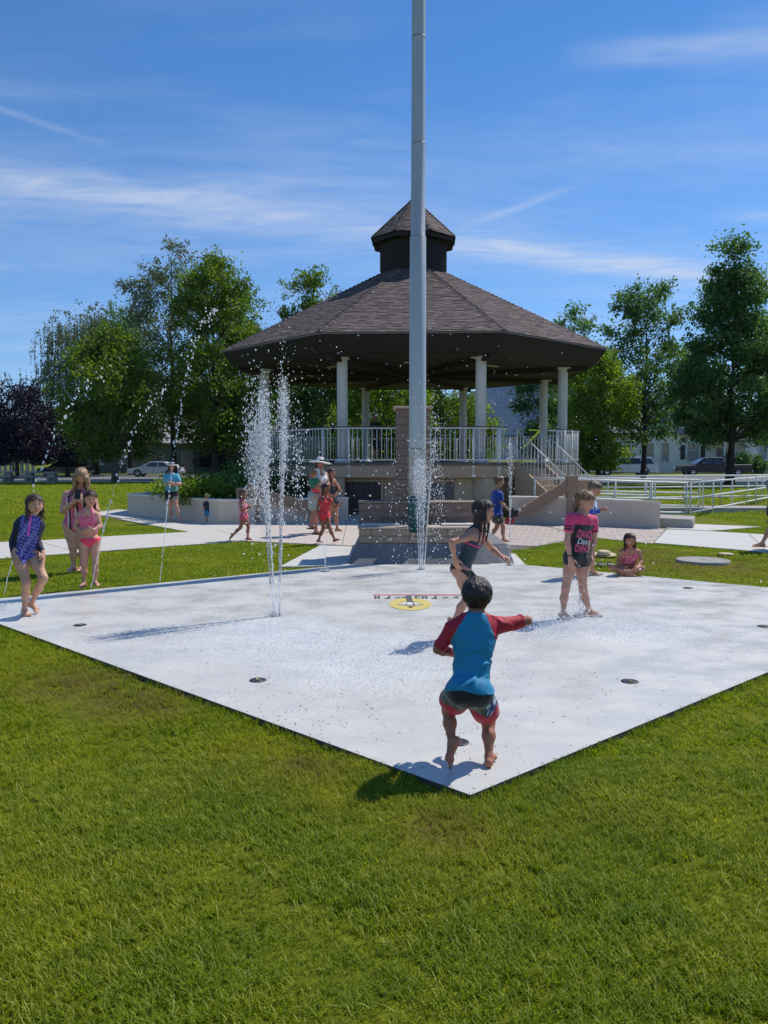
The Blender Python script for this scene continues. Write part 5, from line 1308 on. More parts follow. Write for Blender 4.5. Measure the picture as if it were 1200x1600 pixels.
M_SWIM = mat('swim_fabric', (1, 1, 1), .68, attr=True, scale=30, bump=.06, bscale=260)
M_HAIR = mat('hair', (1, 1, 1), .42, attr=True, scale=60, spec=.5, aniso=(1, 1, .12), bump=.35, bscale=120)
M_EYE = mat('eye_white', (.75, .74, .72), .2); M_IRIS = mat('iris_dark', (.03, .02, .015), .15)
M_LIP = mat('mouth_inside', (.16, .03, .03), .5); M_TEETH = mat('teeth', (.8, .78, .72), .3)

class Person:
    def __init__(s, label, H, feet, Y0, F, hF, joints, res, skin=(205, 150, 120), hh=.16, fat=1.0, ground=0.0, anchor=True, lieflat=(True, True), toes=((0, -1, 0), (0, -1, 0)), hands=((0, 0, -1), (0, 0, -1)), curl=(.5, .5), group=None, cheek=True, stand=True, thumbs=(None, None), shw=.118, chestw=1.0, headtilt=(0, 0, 1), cat='person'):
        s.H = H; s.res = res; J = s.J = {}; s.skin = np.array(lin(skin)); s.hands = hands; s.toes = toes
        F = nrm((*F, 0)); R = nrm(np.cross(F, UP)); s.F, s.R = F, R
        for k, v in joints.items():
            p = at(v[0], v[1], Y0 + (v[2] if len(v) > 2 else 0)); J[k] = np.array(p)
        pv, nk = J['pv'], J['nk']; sp = nrm(nk - pv); s.sp = sp; s.pv = pv; s.nk = nk
        s.T = np.linalg.norm(nk - pv)
        lat = nrm(R - sp * (R @ sp)); s.lat = lat; s.fr = nrm(np.cross(sp, lat)) * (1 if np.cross(sp, lat) @ F > 0 else -1)
        if 'sL' not in J: J['sL'] = nk - sp * .035 * H - lat * shw * H
        if 'sR' not in J: J['sR'] = nk - sp * .035 * H + lat * shw * H
        hw = .046 * H * (1 + (fat - 1) * .7)
        J['hL'] = pv - lat * hw - sp * .015 * H; J['hR'] = pv + lat * hw - sp * .015 * H
        hd = J['hd']; s.hh = hh * H; h = s.hh; hU = nrm(headtilt); s.hU = nrm(hU - 0)
        fF = nrm(np.array([hF[0], hF[1], hF[2] if len(hF) > 2 else 0.0])); fF = nrm(fF - hU * (fF @ hU)) if len(hF) < 3 else fF
        if len(hF) > 2: s.hU = hU = nrm(hU - fF * (fF @ hU))
        hR = nrm(np.cross(fF, hU)); s.hF, s.hR = fF, hR
        g = s.g = {}
        # torso
        t = Group(.045 * H); w = fat; T = s.T; A = lambda u, x=0, y=0: pv + sp * T * u + lat * x * H + s.fr * y * H
        t.add(A(0, -.026 * w, -.002), A(0, .026 * w, -.002), .056 * H * w, None)
        t.add(A(-.05, -.034 * w, -.020), A(-.05, .034 * w, -.020), .044 * H * w)
        t.add(A(.33, -.024 * w, .004 * w), A(.33, .024 * w, .004 * w), .049 * H * w)
        t.add(A(.60, -.034 * chestw, 0), A(.60, .034 * chestw, 0), .053 * H * (1 + (w - 1) * .7))
        t.add(A(.80, -.052 * chestw, -.004), A(.80, .052 * chestw, -.004), .043 * H)
        t.add(J['sL'] + lat * .012 * H, A(.97, 0, -.006), .028 * H, .036 * H); t.add(J['sR'] - lat * .012 * H, A(.97, 0, -.006), .028 * H, .036 * H)
        if chestw > 1.02:
            for q in (-1, 1): t.add(A(.66, q * .045, .045), A(.68, q * .045, .05), .036 * H * fat)
        g['torso'] = t
        hg = Group(.022 * h)
        C = lambda f=0, u=0, r=0: hd + fF * f * h + hU * u * h + hR * r * h
        hg = Group(.10 * h)
        hg.add(C(-.12, .14), C(.10, .14), .335 * h, .33 * h); hg.add(C(.06, -.06), C(.20, -.36), .27 * h, .12 * h)
        hg.add(C(.16, -.10, -.12), C(.16, -.10, .12), .20 * h); hg.add(C(-.14, -.10), C(-.1, -.30), .24 * h, .20 * h)
        hf = Group(.03 * h)
        hf.add(C(.40, .02), C(.455, -.115), .028 * h, .042 * h); hf.add(C(.40, -.13, -.04), C(.40, -.13, .04), .035 * h)      # nose
        hf.add(C(.36, .115, -.17), C(.39, .12, -.05), .040 * h); hf.add(C(.36, .115, .17), C(.39, .12, .05), .040 * h)        # brow
        hf.add(C(.355, -.225, -.07), C(.365, -.225, .07), .030 * h); hf.add(C(.345, -.265, -.055), C(.355, -.265, .055), .030 * h)   # lips
        for q in (-1, 1): hf.add(C(-.02, .06, .345 * q), C(-.04, -.10, .335 * q), .045 * h, .032 * h)     # ears
        g['head'] = hg; g['face'] = hf
        ng = Group(.03 * h); ng.add(nk - sp * .01 * H, C(-.10, -.30), .034 * H * (1 + (fat - 1) * .4), .20 * h * (.9 if H < 1.5 else .85)); g['neck'] = ng
        # arms
        for S_, i in (('L', 0), ('R', 1)):
            sh, el, wr = J['s' + S_], J['e' + S_], J['w' + S_]; a = Group(.012 * H)
            f_ = 1 + (fat - 1) * .9
            a.add(sh, el, .0275 * H * f_, .0205 * H * f_); a.add(el, el + (wr - el) * .3, .0205 * H * f_, .0215 * H * f_); a.add(el + (wr - el) * .3, wr, .0215 * H * f_, .0140 * H)
            g['arm' + S_] = a
            hd_ = nrm(hands[i]); cr = curl[i]; rf = max(.0072 * H, res * .85)
            n_ = thumbs[i] if thumbs[i] is not None else (pv + sp * T * .5 - wr); n_ = nrm(np.array(n_) - hd_ * (np.array(n_) @ hd_))     # palm faces this way
            wd = nrm(np.cross(n_, hd_)); 
            toward = s.F if abs(wd @ s.F) > .3 else UP
            if wd @ toward < 0: wd = -wd          # index side
            PL, FL = .052 * H, .050 * H; hgp = Group(.006 * H); fg = Group(.002 * H)
            for j in range(4):
                o = (1.5 - j) * .0125 * H
                kn = wr + hd_ * PL * (1 - .05 * abs(j - 1)) + wd * o * 1.05; hgp.add(wr + wd * o * .45, kn, .0125 * H, .0095 * H)
                ln = FL * (.92, 1.0, .94, .76)[j]; d_ = hd_; p = kn
                for q, fr_ in enumerate((.46, .30, .24)):
                    an = cr * (.75, .85, .6)[q]; d_ = nrm(d_ * math.cos(an) + n_ * math.sin(an)); n2 = nrm(n_ - d_ * (n_ @ d_)); 
                    e = p + d_ * ln * fr_; fg.add(p, e, rf * (1.0, .93, .86)[q], rf * (.93, .86, .78)[q]); p = e; n_save = n2
            tb = wr + hd_ * PL * .22 + wd * .014 * H; tm = tb + nrm(hd_ * .7 + wd * .75 + n_ * .3) * .030 * H; te = tm + nrm(hd_ * .9 + wd * .15 + n_ * (.2 + cr * .5)) * .026 * H
            fg.add(tb, tm, rf * 1.45, rf * 1.15); fg.add(tm, te, rf * 1.1, rf * .9)
            g['palm' + S_] = hgp; g['fing' + S_] = fg
        for S_, i in (('L', 0), ('R', 1)):
            hp, kn, an = J['h' + S_], J['k' + S_], J['a' + S_]; l = Group(.018 * H); f_ = 1 + (fat - 1) * .85
            l.add(hp, hp + (kn - hp) * .45, .050 * H * f_, .043 * H * f_); l.add(hp + (kn - hp) * .45, kn, .043 * H * f_, .0295 * H * f_); l.add(kn, kn + (an - kn) * .12, .0295 * H * f_, .027 * H)
            back = nrm(an - kn); bk = -s.F - back * (-s.F @ back); bk = nrm(bk)
            l.add(kn + (an - kn) * .12, kn + (an - kn) * .42 + bk * .008 * H, .026 * H, .0305 * H * (1 + (fat - 1) * .5)); l.add(kn + (an - kn) * .42 + bk * .006 * H, an, .029 * H, .0165 * H)
            g['leg' + S_] = l
            td = nrm(toes[i]); sd = an - kn; ud = -nrm(sd); uf = nrm(ud - td * (ud @ td)) if abs(ud @ td) < .95 else nrm(UP - td * (UP @ td)); wf = nrm(np.cross(td, uf))
            ft = Group(.008 * H); A_ = lambda a_, b_, c_=0: an + td * a_ * H + uf * b_ * H + wf * c_ * H
            ft.add(an, A_(-.026, -.018), .018 * H, .021 * H); ft.add(A_(-.02, -.021), A_(.05, -.024), .018 * H, .014 * H); ft.add(an, A_(.06, -.022, .006), .0195 * H, .013 * H); ft.add(an, A_(.06, -.024, -.006), .0195 * H, .012 * H)
            ft.add(A_(.055, -.026, -.014), A_(.06, -.026, .014), .013 * H)
            tg = Group(.002 * H); inner = 1 if (wf @ s.R) * (1 if S_ == 'L' else -1) > 0 else -1
            for j in range(5):
                c_ = inner * (.019 - j * .0088); b0 = A_(.064 - j * .003, -.027, c_); tg.add(b0, A_(.094 - j * .007 - (.0 if j else -.002), -.031, c_ * 1.12), max(.0085 * H if j == 0 else .0062 * H, res * .8))
            g['foot' + S_] = ft; g['toe' + S_] = tg
        s.pts_lo = np.min([q.bound()[0] for q in g.values()], 0); s.pts_hi = np.max([q.bound()[1] for q in g.values()], 0)
        s.off = np.zeros(3)
        V, Fc = polygonise(s.body, s.pts_lo, s.pts_hi, res)
        gz_ = 0.0
        if stand: gz_ = ground - V[:, 2].min()
        s.off = np.array([0, 0, gz_])
        base = np.array([(J['aL'][0] + J['aR'][0]) / 2, (J['aL'][1] + J['aR'][1]) / 2, V[:, 2].min()])
        s.org = base; s.t = thing('person', label, cat, tuple(base + s.off), 0, group)
        cols = np.tile(s.skin, (len(V), 1)); n1 = wobble(V, 9)[:, None]; cols = cols * (1 + .05 * n1)
        dl = np.linalg.norm((V - C(.37, -.245)) * 1, axis=1) / h; cols = np.where((dl < .105)[:, None], cols * np.array([.85, .62, .62]), cols)
        for q in (-1, 1):
            dc = np.linalg.norm(V - C(.30, -.10, .20 * q), axis=1) / h; cols = cols * (1 - np.clip(1 - dc / .16, 0, 1)[:, None] * np.array([0, .16, .16]))
            de = np.linalg.norm(V - C(.38, .055, .135 * q), axis=1) / h; cols = cols * (1 - np.clip(1 - de / .10, 0, 1)[:, None] * .25)
        s.mesh('body', V, Fc, cols, M_SKIN)
        for q in (-1, 1):
            c = C(.322, .045, .135 * q)
            b = MB(); b.ball(tuple(c - base), .044 * h, 12, 8); e = b.build('eye', M_EYE, s.t)
            b = MB(); c2 = c + fF * .024 * h; b.ball(tuple(c2 - base), .027 * h, 10, 6); b.build('iris', M_IRIS, e)
    def mesh(s, name, V, Fc, cols, m, kind=None):
        o = link(name, np_mesh(name, V - s.org, Fc, True, cols), s.t, m); return o
    def body(s, P):
        g = s.g; H = s.H
        d = smin(g['torso'].d(P), g['neck'].d(P), .02 * H); hd = smin(g['head'].d(P), g['face'].d(P), .03 * s.hh)
        for q in (-1, 1):
            c = s.J['hd'] + s.hF * .395 * s.hh + s.hU * .05 * s.hh + s.hR * .135 * q * s.hh; hd = -smin(-hd, np.linalg.norm(P - c, axis=1) - .055 * s.hh, .03 * s.hh)
        d = smin(d, hd, .03 * s.hh)
        for S_ in 'LR':
            a = smin(g['arm' + S_].d(P), g['palm' + S_].d(P), .008 * H); a = smin(a, g['fing' + S_].d(P), .003 * H); d = smin(d, a, .018 * H)
        l = []
        for S_ in 'LR':
            a = smin(g['leg' + S_].d(P), g['foot' + S_].d(P), .010 * H); l.append(smin(a, g['toe' + S_].d(P), .003 * H))
        return smin(d, smin(l[0], l[1], .012 * H), .03 * H)
    # --- coordinates used by the clothes
    def u(s, P): return ((P - s.pv) @ s.sp) / s.T             # 0 pelvis, 1 neck base
    def x(s, P): return ((P - s.pv) @ s.lat) / s.H
    def f(s, P): return ((P - s.pv) @ s.fr) / s.H
    def along(s, P, a, b):
        ab = s.J[b] - s.J[a]; return ((P - s.J[a]) @ ab) / (ab @ ab)
    def garment(s, name, parts, color, m=None, k=.012, res=None, fold=0.0, fs=14, seed=0, shell=0.0, carve=None):
        """parts: list of (groups, inflate or fn(P), field(P)) ; cloth lies outside the body and stops where field < 0"""
        res = res or s.res; H = s.H
        def fn(P):
            d = None
            for grp, inf, field in parts:
                e = None
                for q in grp:
                    v = s.g[q].d(P); e = v if e is None else smin(e, v, .03 * H)
                e = e - (inf(P) if callable(inf) else inf)
                if callable(fold): e = e - fold(P)
                elif fold: e = e - fold * wobble(P, fs, seed)
                out = e
                if shell: e = np.maximum(e, -(e + shell))
                if field is not None: e = np.maximum(e, -field(P) * H)
                d = e if d is None else smin(d, e, k * H)
            if carve is not None: d = np.maximum(d, -carve(P) * H)
            return d
        names = {q for grp, _, _ in parts for q in grp}
        lo = np.min([s.g[q].bound()[0] for q in names], 0) - .05; hi = np.max([s.g[q].bound()[1] for q in names], 0) + .05
        V, Fc = polygonise(fn, lo, hi, res)
        if len(V) == 0: return None
        cols = color(V) if callable(color) else np.tile(np.array(lin(color)), (len(V), 1))
        o = s.mesh(name, V, Fc, cols, m or M_CLOTH); s.last = (V, Fc); return o
    def hair(s, color, style, strands=(), res=None, rough=1.0, color2=None, back=.10, top=.31, puff=.045, groove=.011):
        """cap over the skull behind the hairline, plus hanging locks (world points, radii)"""
        h = s.hh; hd = s.J['hd']; res = res or s.res * .8
        loc = []
        for pts, r0, r1 in strands:
            for i in range(len(pts) - 1):
                t0, t1 = i / (len(pts) - 1), (i + 1) / (len(pts) - 1); loc.append((np.array(pts[i]), np.array(pts[i + 1]), r0 + (r1 - r0) * t0, r0 + (r1 - r0) * t1))
        G_ = Group(.05 * h)
        for a, b, r0, r1 in loc: G_.add(a, b, r0, r1)
        cap = Group(.08 * h); C = lambda f=0, u=0, r=0: hd + s.hF * f * h + s.hU * u * h + s.hR * r * h
        cap.add(C(-.13, .15), C(.09, .16), .345 * h + puff * h, .335 * h + puff * h); cap.add(C(-.17, .0), C(-.17, -.16 if style != 'short' else -.12), .30 * h, .22 * h)
        def fn(P):
            q = P - hd; f = (q @ s.hF) / h; u_ = (q @ s.hU) / h; r = (q @ s.hR) / h
            e = cap.d(P, .2)
            line = np.maximum(back - f, (u_ - top) * 1.2 + np.abs(r) * .5 + .02 * np.sin(r * 40))
            if style == 'short': line = np.minimum(line, u_ + .30 + np.clip(-.2 - f, 0, 1) * .2); line = np.where((f > -.13) & (u_ < .10), np.minimum(line, (u_ + .02) * .8 + .0 * f), line)
            e = np.maximum(e, -line * h)
            if G_.p: e = smin(e, G_.d(P, .12), .05 * h)
            ang = np.arctan2(r, f + .1)
            return e - groove * h * np.sin(ang * 34 + 4 * np.sin(u_ * 5)) * rough - .02 * h * wobble(P, 22)
        bl = [cap.bound()] + ([G_.bound()] if G_.p else [])
        lo = np.min([b[0] for b in bl], 0) - .01; hi = np.max([b[1] for b in bl], 0) + .01
        V, Fc = polygonise(fn, lo, hi, res)
        c1 = np.array(lin(color)); c2 = np.array(lin(color2 or color)); w = (.5 + .5 * np.sin(np.arctan2((V - hd) @ s.hR, (V - hd) @ s.hF) * 19 + V[:, 2] * 14))[:, None]
        s.mesh('hair', V, Fc, c1 * (1 - w) + c2 * w, M_HAIR)
        if s.res < .0075:      # fine strands lying on the mass of hair
            g = np.random.default_rng(3); n = 5200 if style == 'short' else 3600; fi = g.integers(0, len(Fc), n); q = Fc[fi]; P = V[q].mean(1)
            nn = np.cross(V[q[:, 2]] - V[q[:, 0]], V[q[:, 3]] - V[q[:, 1]]); nn /= np.linalg.norm(nn, axis=1, keepdims=True) + 1e-9
            out = P - hd; nn[(nn * out).sum(1) < 0] *= -1
            dn = np.tile(-s.hU if style == 'short' else -UP, (n, 1)) + g.normal(size=(n, 3)) * .25; top_ = np.clip(((P - hd) @ s.hU) / h - .25, 0, 1)[:, None]
            dn = dn * (1 - top_ * 1.5) + (s.hF * (.8 if style == 'short' else -.2))[None] * top_ * 2.5
            tg = dn - nn * (dn * nn).sum(1, keepdims=True); tg /= np.linalg.norm(tg, axis=1, keepdims=True) + 1e-9
            L_ = (h * g.uniform(.06, .13, n) * (1.0 if style == 'short' else 1.6))[:, None]; sd = np.cross(tg, nn) * (.0010 + .0009 * g.uniform(size=n))[:, None]
            lift = nn * L_ * g.uniform(.0, .09, n)[:, None]
            VV = np.stack([P - sd, P + sd, P + tg * L_ * .5 + lift * .7 + sd * .7, P + tg * L_ + lift, P + tg * L_ * .5 + lift * .7 - sd * .7], 1).reshape(-1, 3)
            b = np.arange(n)[:, None] * 5; FF = np.concatenate([b + np.array([[0, 1, 2]]), b + np.array([[0, 2, 4]]), b + np.array([[4, 2, 3]])])
            cc = np.repeat(c1 * .8 + (c2 * 1.5 - c1 * .8) * g.uniform(0, 1, n)[:, None] ** 2, 5, 0)
            o = link('hair_strands', np_mesh('hair_strands', VV - s.org, FF, False, cc), s.t, M_HAIR); o['kind'] = 'stuff'
    def locks(s, n, length, spread=.36, f0=.05, f1=-.4, r0=.09, r1=.05, seed=0, fall=(0, 0), side=1.0, start=.05):
        """straight hanging locks round the back and sides of the head; length in head heights"""
        g = np.random.default_rng(seed); h = s.hh; out = []; hd = s.J['hd']
        for i in range(n):
            t = i / (n - 1) * 2 - 1; q = t * PI * .5 * side
            f = f0 * (1 - math.cos(q)) * 1 + f1 * math.cos(q); r = math.sin(q) * spread
            p0 = hd + s.hF * (f * .75) * h + s.hR * r * h * .92 + s.hU * start * h; L_ = length * g.uniform(.85, 1.12) * h
            dn = -UP * 1.0; o = nrm(np.array([fall[0], fall[1], 0]) + 1e-9) * np.hypot(*fall)
            p1 = hd + s.hF * f * h + s.hR * r * h * 1.06 + s.hU * (-.30) * h
            p2 = p1 + dn * L_ * .5 + o * h * .3 + s.hR * g.normal() * .02 * h; p3 = p1 + dn * L_ + o * h + s.hR * g.normal() * .03 * h
            out.append(([p0, p1, p2, p3], r0 * h, r1 * h * g.uniform(.5, 1)))
        return out
    def hand_pt(s, S_, k=1.0):
        i = 0 if S_ == 'L' else 1; return s.J['w' + S_] + nrm(s.hands[i]) * .07 * s.H * k + s.off
def cols_by(*rules):
    """rules: (fn(P)->mask or None, rgb255); later rules win"""
    def fn(P):
        c = np.zeros((len(P), 3))
        for m, rgb in rules:
            rgb = np.array(lin(rgb)); c = np.where((np.ones(len(P), bool) if m is None else m(P))[:, None], rgb, c)
        return c
    return fn
# ---------- the running boy in the foreground, seen from behind
boy = Person('small boy seen from behind in teal shirt with red sleeves, running in front', 1.12, None, G(763, 1196).y, (.06, 1), (.12, 1), dict(
    hd=(745, 931, .17), nk=(744, 959, .12), pv=(734, 1074, 0), sL=(706, 980, .09), sR=(782, 974, .12), eL=(684, 1012, .09), wL=(710, 1020, .20), eR=(824, 967, .18), wR=(800, 974, .33),
    kL=(701, 1106, .13), aL=(706, 1160, -.01), kR=(763, 1124, .11), aR=(764, 1180, .0)), .0042, (168, 112, 88), .182, fat=1.06,
    toes=((-.42, -.12, -.9), (.30, 1, .02)), hands=((.7, .6, .1), (-.5, .8, .1)), curl=(.8, .9), thumbs=((0, .3, -1), (0, .3, -1)), shw=.1)
def boy_shirt():
    s = boy
    def raglan(P):
        ax = np.abs(s.x(P)); u = s.u(P); return (ax > .050 + (.97 - u) * .17) & (u > .55)
    red, teal, nav = (182, 30, 52), (20, 134, 176), (18, 92, 122)
    def crease(P):
        u, x = s.u(P), s.x(P); a = u * .33 - x * .9; b = u * .33 + x * .5
        lo = np.clip(.75 - u, 0, 1)
        c = .006 * np.maximum(0, np.sin(a * 46 + 1.5 * wobble(P, 5))) ** 6 * (lo > .2) + .004 * np.sin(a * 30 + wobble(P, 7) * 1.2) * lo
        return c + .003 * wobble(P, 12, 3) + .004 * np.maximum(0, np.sin(b * 70 + wobble(P, 6))) ** 4 * (np.abs(x) > .07)
    def hem(P): return s.u(P) + .06 + .012 * np.sin(s.x(P) * 40)
    def neck(P): return 1.02 - s.u(P)
    s.garment('shirt', [(['torso'], lambda P: .009 + .020 * np.clip(.55 - s.u(P), 0, .7) ** 1.2, lambda P: np.minimum(hem(P), neck(P) * .35)),
        (['armL'], .008, lambda P: (.93 - s.along(P, 'sL', 'eL')) * .17), (['armR'], .010, lambda P: (.80 - s.along(P, 'sR', 'eR')) * .17)],
        cols_by((None, teal), (raglan, red), (lambda P: s.g['armL'].d(P) < s.g['torso'].d(P) - .004, red), (lambda P: s.g['armR'].d(P) < s.g['torso'].d(P) - .004, red)), M_SWIM, .02, fold=crease)
    def thigh(S_):
        return lambda P: ((.66 if S_ == 'L' else .76) - s.along(P, 'h' + S_, 'k' + S_)) * .2
    infl = lambda S_: (lambda P: .008 + .026 * np.clip(s.along(P, 'h' + S_, 'k' + S_), 0, 1))
    def tt(P): return np.where(s.x(P) < 0, s.along(P, 'hL', 'kL'), s.along(P, 'hR', 'kR'))
    def pc(P):
        t = tt(P) + .06 * np.sin(s.x(P) * 60); n = wobble(P, 26); c = np.tile(np.array(lin((22, 26, 36))), (len(P), 1))
        band = (t > .08) & (t <= .34); gr = np.array(lin((120, 122, 104))); g2_ = np.array(lin((70, 84, 66))); c = np.where(band[:, None], np.where((n > .1)[:, None], gr, g2_), c)
        c = np.where((t > .34)[:, None], np.array(lin((196, 34, 58))), c)
        sd = (s.x(P) > .085) & (t > .1) & (t < .45); c = np.where(sd[:, None], np.where((n > .2)[:, None], np.array(lin((190, 200, 215))), np.array(lin((40, 60, 110)))), c); return c
    s.garment('shorts', [(['torso'], .012, lambda P: np.minimum(.05 - s.u(P), s.u(P) + .25)), (['legL'], infl('L'), thigh('L')), (['legR'], infl('R'), thigh('R'))], pc, M_CLOTH, .02, fold=.005, fs=7, seed=5, shell=.012)
    s.hair((38, 30, 28), 'short', res=.0035, color2=(52, 40, 36), puff=.05, groove=.006, back=.06, top=.30)
boy_shirt()

# ---------- girl in the pink and black lettered shirt
dg = Person('girl in a pink and black lettered shirt standing in splashing water on the right', 1.33, None, G(903, 965).y, (.50, -.86), (.74, -.62, -.22), dict(
    hd=(914, 783, 0), nk=(910, 803, 0), pv=(901, 868, 0), eR=(886, 844, -.12), wR=(891, 870, -.13), eL=(929, 843, .10), wL=(922, 868, .06),
    kR=(884, 917, -.07), aR=(880, 957, -.04), kL=(911, 918, .04), aL=(921, 953, .08)), .006, (196, 148, 128), .160,
    toes=((.9, -.4, 0), (.5, -.85, 0)), hands=((-.2, -.3, -1), (.15, -.2, -1)), curl=(.3, .3))
def dance():
    s = dg; pink, blk = (214, 56, 110), (32, 28, 34)
    yoke = lambda P: (s.u(P) > .77) | (s.g['armL'].d(P) < s.g['torso'].d(P)) | (s.g['armR'].d(P) < s.g['torso'].d(P))
    body = s.garment('shirt', [(['torso'], lambda P: .007 + .016 * np.clip(.6 - s.u(P), 0, 1), lambda P: np.minimum(s.u(P) + .10, (1.03 - s.u(P) - .30 * np.clip(.05 - np.abs(s.x(P)), 0, 1) * 4 * (s.f(P) > 0)) * .4)),
        (['armR'], .014, lambda P: (.62 - s.along(P, 'sR', 'eR')) * .18), (['armL'], .014, lambda P: (.62 - s.along(P, 'sL', 'eL')) * .18)],
        cols_by((None, blk), (yoke, pink), (lambda P: s.u(P) < .12, blk),
                (lambda P: (np.abs(s.along(P, 'sR', 'eR') - .50) < .035) & (s.x(P) > .07), blk), (lambda P: (np.abs(s.along(P, 'sR', 'eR') - .38) < .03) & (s.x(P) > .07), blk), (lambda P: (np.abs(s.along(P, 'sL', 'eL') - .5) < .04) & (s.x(P) < -.07), blk)), M_CLOTH, .02, fold=.004, fs=9, seed=1)
    Vs, Fs = s.last; bvh = BVHTree.FromPolygons([tuple(v) for v in Vs], [tuple(int(i) for i in f) for f in Fs])
    s.garment('shorts', [(['torso'], .012, lambda P: .10 - s.u(P)), (['legL'], .013, lambda P: (.26 - s.along(P, 'hL', 'kL')) * .25), (['legR'], .013, lambda P: (.26 - s.along(P, 'hR', 'kR')) * .25)], (30, 28, 34), M_CLOTH, .02, fold=.003, fs=9)
    M_TXP = mat('print_pink', (.72, .10, .24), .7); M_TXW = mat('print_white', (.8, .8, .8), .7)
    f_ = s.fr; rt = -s.lat      # the reader's right
    def word(txt, uc, size, m, bold=0.0, shear=0.0, sx=1.0, name='lettering'):
        cu = bpy.data.curves.new(name, 'FONT'); cu.body = txt; cu.size = size; cu.align_x = 'CENTER'; cu.align_y = 'CENTER'; cu.offset = bold; cu.shear = shear; cu.space_character = 1.0; cu.resolution_u = 2
        o = bpy.data.objects.new('tmp', cu); COL.objects.link(o); dg_ = bpy.context.evaluated_depsgraph_get(); me = bpy.data.meshes.new_from_object(o.evaluated_get(dg_)); bpy.data.objects.remove(o)
        import bmesh
        bm = bmesh.new(); bm.from_mesh(me); bmesh.ops.triangulate(bm, faces=bm.faces); bmesh.ops.subdivide_edges(bm, edges=[e for e in bm.edges if e.calc_length() > .02], cuts=2); bm.to_mesh(me); bm.free()
        c0 = s.pv + s.sp * s.T * uc
        for v in me.vertices:
            o_ = c0 + rt * v.co.x * sx + s.sp * v.co.y + f_ * .35
            hit = bvh.ray_cast(Vector(o_), Vector(-f_))
            p = (np.array(hit[0]) + f_ * (.004 + (.003 if m is M_TXW else 0))) if hit[0] else (c0 + rt * v.co.x * sx + s.sp * v.co.y + f_ * .085)
            v.co = Vector(p - s.org)
        link(name, me, s.t, m)
    word('DANCE', .545, .105, M_TXP, .004, 0, .52); word('DANCE', .20, .105, M_TXP, .004, 0, .52); word('Dance', .375, .085, M_TXW, .001, .25, .8)
    MB().tube([tuple(s.J['wR'] + nrm(s.J['eR'] - s.J['wR']) * .02 + np.array([math.cos(q) * .026, math.sin(q) * .026, 0]) - s.org) for q in np.linspace(0, 2 * PI, 17)], .005, 5, False).build('bracelet', M_DARK, s.t)
    s.hair((150, 116, 84), 'tied', s.locks(5, .25, spread=.30, f1=-.36, f0=-.28, r0=.10, r1=.06, seed=2, side=.6), res=.005, color2=(112, 84, 60), back=-.02, top=.34)
dance()

def swimtop(s, u0, u1, color, m=None, straps=True, inf=.007, strap_w=.012, strap_x=.055, sleeves=None, waist=None, fold=0.001):
    """tight top from u0 to u1 of the torso with two straps, or with sleeves"""
    def fld(P):
        u = s.u(P); x = np.abs(s.x(P)); b = np.minimum(u - u0, u1 - u - .0 * x) * .3
        if straps: b = np.maximum(b, np.minimum(strap_w - np.abs(x - strap_x + (u - u1) * .06), (u - u1 + .05)) * 1.0)
        return b
    pr = [(['torso'], inf, fld)]
    if sleeves:
        pr.append((['neck'], inf, lambda P: (1.12 - s.u(P)) * .3))
        for S_ in 'LR':
            a, b = sleeves
            if b is None: pr.append((['arm' + S_], inf, lambda P, S_=S_: (a - s.along(P, 's' + S_, 'e' + S_)) * .17))
            else: pr.append((['arm' + S_], inf, lambda P, S_=S_: np.where(s.along(P, 'e' + S_, 'w' + S_) > 0, (b - s.along(P, 'e' + S_, 'w' + S_)) * .15, .05)))
    return s.garment('swim_top', pr, color, m or M_SWIM, .015, fold=fold)
def brief(s, u1, color, cut=1.0, low=-.26, name='swim_bottom'):
    """v-cut bottom joining the torso; cut raises the leg opening at the hips"""
    def fld(P):
        u = s.u(P); x = np.abs(s.x(P)); return np.minimum((u1 - u) * .3, u * s.T / s.H - (low * s.T / s.H + x * cut))
    return s.garment(name, [(['torso', 'legL', 'legR'], .007, fld)], color, M_SWIM, .02)
def shortsg(s, u1, t1, color, inf=.012, fold=.003, flare=0.0, name='shorts'):
    return s.garment(name, [(['torso'], inf, lambda P: (u1 - s.u(P)) * .3)] + [(['leg' + S_], (lambda P, S_=S_: inf + flare * np.clip(s.along(P, 'h' + S_, 'k' + S_), 0, 1)), (lambda P, S_=S_: (t1 - s.along(P, 'h' + S_, 'k' + S_)) * .25)) for S_ in 'LR'], color, M_CLOTH, .02, fold=fold, fs=9)
def tee(s, u0, sl, color, inf=.012, fold=.004, flare=.012, name='shirt'):
    return s.garment(name, [(['neck'], inf * .6, lambda P: (1.09 - s.u(P)) * .3), (['torso'], lambda P: inf + flare * np.clip(.6 - s.u(P), 0, 1), lambda P: np.minimum(s.u(P) - u0, 1.02 - s.u(P)) * .35)] + [(['arm' + S_], inf, (lambda P, S_=S_: (sl - s.along(P, 's' + S_, 'e' + S_)) * .17)) for S_ in 'LR'], color, M_CLOTH, .02, fold=fold, fs=9)
def floral(a, b, c, sc=26, t1=.15, t2=.45):
    A, B, C_ = [np.array(lin(v)) for v in (a, b, c)]
    def fn(P):
        n = wobble(P, sc); m = wobble(P + 3.1, sc * 1.6, 2); return np.where((np.abs(n) < t1)[:, None], B, np.where((m > t2)[:, None], C_, A))
    return fn

